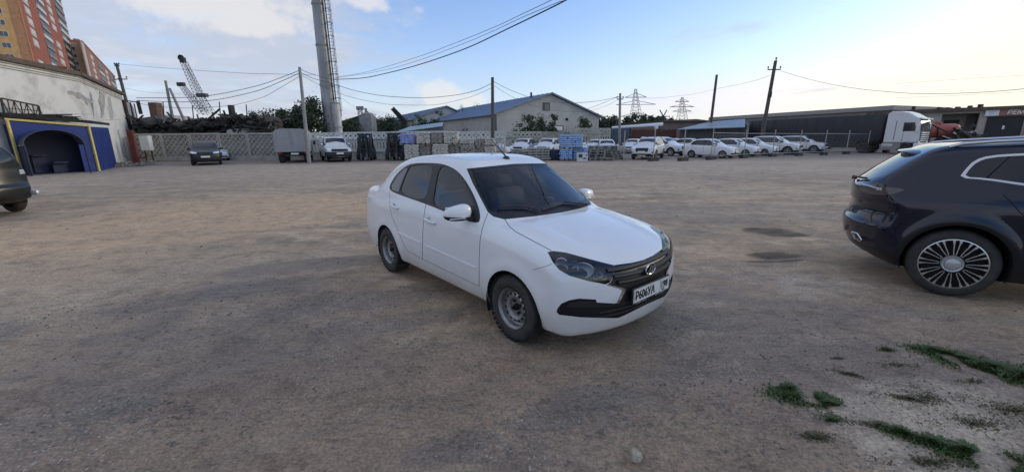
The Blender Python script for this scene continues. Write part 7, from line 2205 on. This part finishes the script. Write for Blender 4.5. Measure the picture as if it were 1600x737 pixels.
# garage row with the sign
GA_, GB_ = atY(1388, 200, 49), None
gdir = Vector((.72, -.69, 0))
gf = Facade((GA_.x, GA_.y, 0), gdir); Lg_ = 16.0
zA = gf.px(1388, 174)[1]; 
gt = gf.root('garage_building', 'brown rendered garage row with dark doors and a sign over one of them', 'building')
b = MB(); u0 = -2.0
ur0, ur1 = gf.px(1468, 200)[0], gf.px(1526, 200)[0]; zr = gf.px(1500, 177.5)[1]
zT = gf.px(1597, 166)[1]; ZL = lambda u: zA + (zT - zA) * u / gf.px(1597, 166)[0]
for (a, c, z0, z1) in ((u0, ur0, 0, None), (ur1, Lg_, 0, None)):
    b.prism([(a, z0), (a, ZL(a)), (c, ZL(c)), (c, z0)], 0, -9, lambda u, z, d: gf.at(u, z, d))
b.prism([(ur0, zr), (ur0, ZL(ur0)), (ur1, ZL(ur1)), (ur1, zr)], 0, -9, lambda u, z, d: gf.at(u, z, d))
gf.box(b, ur0, ur1, 0, zr, -9, -2.2)
adopt(b.build('wall', M_oldwall, gt), gt)
b = MB(); b.prism([(u0 - .2, ZL(u0) - .28), (u0 - .2, ZL(u0) + .06), (Lg_, ZL(Lg_) + .06), (Lg_, ZL(Lg_) - .28)], .4, -9, lambda u, z, d: gf.at(u, z, d)); adopt(b.build('roof_edge', M_roofedge, gt), gt)
def grect(p0, p1, m_, name, d0, d1, par=gt):
    (a, c), (e_, g2) = gf.px(*p0), gf.px(*p1); b = MB(); gf.box(b, min(a, e_), max(a, e_), max(0, min(c, g2)), max(c, g2), d0, d1); return adopt(b.build(name, m_, par), par)
M_gdoor = mat('dark_green_door', (.020, .024, .024), rough=.6, var=.2, vscale=1)
a0, a1 = gf.px(1541, 200)[0], gf.px(1594, 200)[0]; zd = gf.px(1570, 183.5)[1]
b = MB(); gf.box(b, a0, a1, 0, zd, -.1, .05); o = adopt(b.build('garage_door', M_gdoor, gt), gt)
b = MB(); gf.box(b, (a0 + a1) / 2 - .02, (a0 + a1) / 2 + .02, 0, zd, 0, .07); gf.box(b, a0 - .1, a0, 0, zd + .1, 0, .09); gf.box(b, a1, a1 + .1, 0, zd + .1, 0, .09); gf.box(b, a0, a1, zd, zd + .1, 0, .09); adopt(b.build('door_frame', M_rustdark, gt), gt)
um, zm = gf.px(1567.5, 199.5); b = MB(); gf.box(b, um - .09, um + .07, zm - .16, zm + .2, .05, .075); adopt(b.build('notice', mat('white_paper', (.7, .7, .7), rough=.6), gt), gt)
b = MB(); gf.box(b, ur0 + .3, ur0 + 1.5, 0, zr - .6, -2.2, -2.1); adopt(b.build('inner_door', M_gdoor, gt), gt)
us, u_s2 = gf.px(1510, 200)[0], gf.px(1524, 200)[0]
b = MB(); gf.box(b, us, u_s2, 0, zr - .25, -2.2, -1.2); adopt(b.build('inner_pier', mat('dark_pier', (.07, .065, .06), rough=.9), gt), gt)
b = MB(); ub_ = gf.px(1596, 210)[0]; gf.box(b, a1 + .25, a1 + 1.2, .6, 2.2, 0, .04); adopt(b.build('orange_board', mat('orange_board', (.45, .17, .08), rough=.6), gt), gt)
# the sign
sgn = gf.root('shop_sign', 'white and red signboard with white lettering over the dark garage door', 'sign')
s0, zs0 = gf.px(1538, 181.5); s1 = gf.px(1561, 176)[0]; zs1 = gf.px(1540, 171.8)[1]; s2 = s1 + 4.2
b = MB(); gf.box(b, s0, s1, zs0, zs1, .1, .24); adopt(b.build('white_panel', mat('sign_white', (.74, .75, .76), rough=.4), sgn), sgn)
b = MB(); gf.box(b, s1, s2, zs0, zs1, .1, .237); adopt(b.build('red_panel', mat('sign_red', (.30, .13, .10), rough=.4), sgn), sgn)
hL = (zs1 - zs0)
to = text_obj('lettering', '\u0420\u0415\u041c\u041e\u041d\u0422', hL * .86, (0, 0, 0), mat('sign_letter', (.78, .78, .76), rough=.4), None, sx=1.0, depth=.01, bold=.012, shear=.15)
po = gf.at(s1 + .50, zs0 + hL * .18, .25); to.location = po; to.rotation_euler = (math.pi / 2, 0, math.atan2(gdir.y, gdir.x)); adopt(to, sgn)
to = text_obj('lettering', '\u0422\u0415\u041b', hL * .3, (0, 0, 0), mat('sign_faint', (.45, .46, .50), rough=.4), None, depth=.004)
bpy.data.objects.remove(to)
b = MB()
for k in range(3): gf.box(b, s0 + .25, s0 + .25 + (.9, .6, .75)[k] * (s1 - s0 - .5), zs0 + hL * (.62 - .2 * k), zs0 + hL * (.70 - .2 * k), .2, .245)
adopt(b.build('faint_print', mat('sign_faint', (.55, .56, .60), rough=.4), sgn), sgn)
# small things along the garage roof
r_ = random.Random(8)
for px, w_, h_, lb_ in ((1427, .18, .4, 'small dark vent stub on the garage roof edge above the lorry cab'), (1468, .5, .18, 'flat dark slab lying on the garage roof above the red cistern'), (1496, .45, .16, 'low dark lump on the garage roof above the open bay'), (1515, .35, .22, 'dark block on the garage roof at the end of the open bay'), (1531, .45, .32, 'tallest dark lump on the garage roof, beside the signboard'), (1480, .22, .14, 'tiny dark lump on the garage roof next to the flat slab')):
    u, z = gf.px(px, 172); c = gf.at(u, ZL(u) + h_ / 2 + .05, -.3); b = MB(); b.box(c, (w_, .3, h_), rz=.4); o = b.build('roof_lump', M_rustdark); tag(o, lb_, 'debris', 'lumps along the garage roof')
# red cistern and the machinery beside it
M_redtank = mat('faded_red_tank', (.42, .11, .085), rough=.5, var=.2, vscale=1.5)
tk = thing('red_cistern', 'faded red rounded cistern standing between lorry cab and garage', 'tank', (atY(1462, 230, 40).x, 40, 0), R(-20))
zc = hz(1462, 204.5, 40); rt = 10.2 * 40 / CAM_F
b = MB(); hl = 1.45
b.lathe([(.001, -hl), (rt * .5, -hl + .03), (rt * .85, -hl + .18), (rt, -hl + .45), (rt, hl - .45), (rt * .85, hl - .18), (rt * .5, hl - .03), (.001, hl)], 28, 'X', c=(0, 0, zc)); b.build('tank', M_redtank, tk)
b = MB(); b.lathe([(.28, 0), (.28, .22), (.001, .22)], 14, 'Z', c=(-.2, 0, zc + rt - .03)); b.build('manhole', M_redtank, tk)
b = MB()
for x in (-.9, .9): b.box((x, 0, zc / 2 - .1), (.25, rt * 1.5, zc - rt * .6)); 
b.box((0, 0, .55), (3.4, 1.0, .2)); b.build('cradle', M_redox, tk)
b = MB(); b.tube([(-.5, -rt - .02, zc + .35), (-.45, -rt - .1, zc - .1), (-.42, -rt - .05, zc - .5)], .06, 6); b.build('hose', M_rub, tk)
for x in (-1.1, 1.1):
    q = MB(); q.lathe([(.001, -.13), (.3, -.15), (.48, -.15), (.5, .12), (.001, .13)], 20, 'Y', c=(x, -.85, .5)); q.build('wheel', M_tyre, tk)
bm_ = thing('concrete_pump_boom', 'thin dark folded boom slanting across the red cistern', 'boom', atY(1455, 194, 38.6))
b = MB(); b.tube([atY(1430, 181, 38.6), atY(1452, 193, 38.6), atY(1481, 207, 38.6)], .07, 8); adopt(b.build('pipe', M_rustdark, bm_), bm_)
b = MB(); b.bar(atY(1447, 187, 38.6), atY(1455, 196, 38.6), .25, .12); b.tube([atY(1453, 194, 38.5), atY(1455, 200, 38.5), atY(1454, 206, 38.5)], .05, 6); adopt(b.build('joint', M_scrap, bm_), bm_)
r_ = random.Random(5); b = MB()
for k in range(110):
    px = r_.uniform(1476, 1528); Y = r_.uniform(38.5, 42); zt_ = hz(px, 222 - 24 * math.exp(-((px - 1502) / 20) ** 2), Y); c = Vector((atY(px, 215, Y).x, Y, max(.1, zt_ * r_.random() ** .5)))
    a = r_.random() * 6.28; e = r_.gauss(.2, .4); d = Vector((math.cos(a) * math.cos(e), math.sin(a) * math.cos(e), math.sin(e))) * r_.uniform(.3, 1.1)
    b.mi = 1 if r_.random() < .12 else 0
    b.bar(c - d, c + d, r_.uniform(.05, .2), r_.uniform(.05, .3))
o = b.build('machinery_scrap', [M_scrap, M_silver]); o['kind'] = 'stuff'

# ------------------------------------------------------------------ movable site fence with block feet
posts = [(935, 249.5, 206), (974, 250.5, 204), (1020.5, 251.5, 198.5), (1067, 251.5, 201.5), (1110.5, 249.5, 200.5), (1162, 246.8, 202), (1206.5, 244.8, 202.5), (1247.5, 243.5, 203), (1286.5, 242.2, 203), (1321.5, 240.8, 203.5), (1353.5, 239.4, 204), (1384, 238.4, 204), (1411, 237.5, 204), (1436, 236.8, 204)]
M_galv = mat('galvanised_post', (.33, .33, .34), rough=.45, metal=.4)
M_block = mat('dark_block', (.055, .055, .058), rough=.9, var=.3, vscale=5)
sf = thing('site_fence', 'movable galvanised site fence on dark block feet in front of the stored cars', 'fence', ground(1067, 251.5))
tops = []
pbl = None
for i, (px, pb_, pt_) in enumerate(posts):
    g_ = ground(px, pb_); lean = (px - 800) * .00036 * 0
    zt_ = hz(px, pt_, g_.y); tp = Vector((g_.x + (.0), g_.y, zt_)); tops.append((g_, tp))
    b = MB(); b.tube([g_, tp], .035, 7); adopt(b.build('post', M_galv, sf), sf)
    if i >= 2:
        b = MB(); b.box((g_.x, g_.y, .12), (.78 if i < 5 else .70, .34, .24), rz=.5); adopt(b.build('block_foot', M_block, sf), sf)
for i in range(4, len(posts) - 1):
    (g0, t0), (g1, t1) = tops[i], tops[i + 1]
    b = MB(); b.tube([t0 + Vector((0, 0, -.32)), t1 + Vector((0, 0, -.32))], .024, 6); adopt(b.build('rail', M_galv, sf), sf)
    b = MB(); b.tube([g0 + Vector((0, 0, .28)), g1 + Vector((0, 0, .28))], .026, 6); adopt(b.build('rail', M_galv, sf), sf)
    b = MB()
    n = 14
    for k in range(1, n): b.bar(g0.lerp(g1, k / n) + Vector((0, 0, .28)), t0.lerp(t1, k / n) + Vector((0, 0, -.32)), .004)
    for k in range(1, 8): b.bar(g0 + Vector((0, 0, .28)) + Vector((0, 0, (t0.z - .6) * k / 8)), g1 + Vector((0, 0, .28)) + Vector((0, 0, (t1.z - .6) * k / 8)), .004)
    o = adopt(b.build('wire_mesh', M_galv, sf), sf); o['kind'] = 'stuff'

# ------------------------------------------------------------------ poles and overhead lines
M_pole = mat('concrete_pole', (.30, .295, .29), rough=.85, var=.2, vscale=2.5)
M_wpole = mat('dark_timber_pole', (.105, .095, .085), rough=.9, var=.3, vscale=3, stretch=(4, 4, .4))
M_wire = mat('black_cable', (.02, .02, .022), rough=.6)
def pole(name, label, pb_, pt_, Y, r0, r1, m_, arms=(), base=None, brace=False):
    p, q = atY(*pb_, Y), atY(*pt_, Y); d = (q - p).normalized(); p = p - d * (p.z / d.z)
    t = thing(name, label, 'pole', p)
    b = MB(); b.tube([p - d * .2, p.lerp(q, .5), q], [r0, (r0 + r1) / 2, r1], 10); adopt(b.build('shaft', m_, t), t)
    for (py, hw_) in arms:
        k = (pb_[1] - py) / (pb_[1] - pt_[1]); c = atY(pb_[0] + (pt_[0] - pb_[0]) * k, py, Y)
        b = MB(); b.bar(c - Vector((hw_, 0, 0)), c + Vector((hw_, 0, 0)), .09); adopt(b.build('cross_arm', M_rustdark, t), t)
        for s in (-1, 0, 1):
            if s == 0 and hw_ > .4: continue
            b = MB(); b.lathe([(.03, 0), (.03, .10), (.07, .12), (.08, .2), (.05, .27), (.001, .28)], 10, 'Z', c=c + Vector((s * hw_ * .95, 0, .04))); adopt(b.build('insulator', mat('porcelain', (.16, .14, .13), rough=.2), t), t)
    return t, p, q
pole('utility_pole', 'grey concrete pole at the end of the tarpaulin truck', (483, 252), (468, 105), 31, .15, .10, M_pole, [])
pole('utility_pole', 'dark slim pole standing before the hangar corner', (770, 240), (769.5, 121), 36, .17, .12, M_wpole, [])
pole('utility_pole', 'grey pole with small brackets above the shipping container', (967.5, 235), (969, 146), 48, .17, .12, M_pole, [(155, .35)])
pole('utility_pole', 'bare dark timber pole behind the low end of the workshop', (1108, 215), (1120, 117), 62, .22, .16, M_wpole, [])
t, p_, q_ = pole('utility_pole', 'leaning timber pole with a cross-arm and insulators in front of the dark trailer', (1186.5, 236), (1212, 95), 42, .20, .14, M_wpole, [(109, .62)])
b = MB(); c = atY(1212.5, 95, 42); b.lathe([(.03, 0), (.03, .10), (.07, .12), (.08, .22), (.05, .30), (.001, .31)], 10, 'Z', c=c); b.box(atY(1203, 148, 41.8), (.25, .25, .5)); adopt(b.build('pole_fitting', M_scrap, t), t)
t, p_, q_ = pole('utility_pole', 'dark utility pole with two insulator cross-arms beside the warehouse and towers', (199, 165), (182, 100), 48, .20, .13, M_wpole, [(103, .25), (124, .75)])
b = MB(); b.bar(atY(196, 148, 48), atY(185, 122, 48), .08); adopt(b.build('brace', M_rustdark, t), t)
pole('utility_pole', 'thin short pole between the container and the distant trees', (962, 215), (964, 182), 62, .10, .08, M_wpole)
def cable(pts, label, r=.02, n=6, group=None, cat='cable', ext=()):
    """pts: (px, py, Y) along the line, smoothed"""
    P = [Vector(p) for p in ext] + [atY(*p) for p in pts]; t = np.arange(len(P)); cx = [curve1(list(zip(t, [p[i] for p in P]))) for i in range(3)]
    tt_ = np.linspace(0, len(P) - 1, (len(P) - 1) * 6 + 1)
    xs = [f(tt_) for f in cx]
    b = MB(); b.tube([Vector((xs[0][k], xs[1][k], xs[2][k])) for k in range(len(tt_))], r, 6)
    o = b.build('overhead_cable', M_wire, fix=False); tag(o, label, cat, group); return o
cable([(905, -12, 15), (885, 0, 16), (800, 42, 20), (720, 79, 24), (640, 105.5, 29), (580, 120, 33), (522, 124.5, 37)], 'thick black overhead cable sweeping from the chimney up to the top edge', .026, ext=[(12.5, -22, 8.6), (8.0, -6, 8.3)])
cable([(885, -14, 15), (862, 0, 16), (800, 30, 19.5), (720, 64, 24), (650, 90, 28), (580, 111, 33), (524, 121, 37)], 'thinner overhead wire just above the thick black one', .011, ext=[(12.9, -22, 8.9), (8.2, -6, 8.6)])
cable([(890, -4, 15), (872, 4, 16), (800, 35, 19.5), (720, 70, 24), (650, 96, 28), (590, 112, 33), (524, 122, 37)], 'thinner overhead wire close above the thick black one, slack at the chimney', .010, ext=[(13.2, -22, 8.7), (8.4, -6, 8.4)])
cable([(468.5, 110, 33), (440, 121, 33.5), (395, 136, 34), (330, 149, 34), (270, 153, 33.5), (213, 153, 33)], 'upper wire from the concrete pole to the warehouse corner', .020)
cable([(468.5, 114, 33), (440, 127, 33.5), (395, 144, 34), (330, 157, 34), (270, 159.5, 33.5), (214, 157, 33)], 'middle wire from the concrete pole to the warehouse corner', .020)
cable([(468.5, 119, 33), (440, 136, 33.5), (405, 154, 34), (360, 165, 34), (300, 169, 33.5), (250, 167, 33.3), (214, 161, 33)], 'lowest wire from the concrete pole to the warehouse corner', .014)
cable([(183, 100, 48), (250, 106, 46), (330, 111.5, 42), (410, 115.5, 40), (492, 117.5, 46)], 'thin high wire from the warehouse pole to the chimney', .014)
cable([(196, 138, 48), (230, 144, 50), (330, 150, 60)], 'faint short wire behind the warehouse pole', .012)
cable([(469, 108, 33), (485, 115, 34), (505, 121, 36), (524, 125, 37)], 'upper short wire between the concrete pole and the chimney', .018)
cable([(469, 113, 33), (485, 121, 34), (520, 131, 35), (560, 143, 35.5), (610, 151, 36), (660, 153, 36), (710, 149, 36), (745, 141, 36), (769, 130, 36)], 'upper wire from the concrete pole to the hangar pole', .020)
cable([(469, 117, 33), (490, 128, 34), (530, 146, 35), (570, 157, 35.5), (620, 164, 36), (670, 164.5, 36), (715, 157, 36), (745, 148, 36), (769, 137, 36)], 'lower wire from the concrete pole to the hangar pole', .013)
cable([(532, 152, 46), (548, 163, 52), (562, 171, 60)], 'faint wire from the chimney to the little lattice mast', .012)
cable([(770, 127, 36), (800, 142, 38), (840, 155, 41), (885, 161, 44), (930, 158.5, 46), (968, 151, 48)], 'upper wire from the hangar pole to the bracket pole', .018)
cable([(770, 133, 36), (800, 151, 38), (840, 167, 41), (880, 174, 44), (915, 174, 46), (945, 166, 47), (968, 155, 48)], 'lower wire from the hangar pole to the bracket pole', .012)
cable([(969, 150, 48), (945, 160, 50), (915, 172, 54)], 'short slanting wire dropping from the bracket pole to the hangar roof', .018)
cable([(970, 153, 48), (1020, 153.5, 50), (1060, 150, 54), (1090, 146, 58), (1119, 139, 62)], 'thin wire from the bracket pole to the bare timber pole', .012)
cable([(1119, 139, 62), (1150, 133, 54), (1180, 126, 47), (1204, 118, 42)], 'thin wire from the bare timber pole to the leaning pole', .013)
cable([(1220, 111, 42), (1260, 123, 38), (1310, 134, 34), (1370, 142, 31), (1440, 146.5, 28), (1520, 145, 25), (1600, 139, 22), (1680, 130, 20), (1850, 105, 17)], 'long sagging wire from the leaning pole over the garage', .014)
cable([(1400, 131, 60), (1500, 124, 56), (1650, 115, 50)], 'faint high wire crossing the bright sky over the garage', .010)
cable([(1400, 153, 60), (1500, 149, 56), (1650, 141, 50)], 'faint low wire crossing the bright sky over the garage', .010)
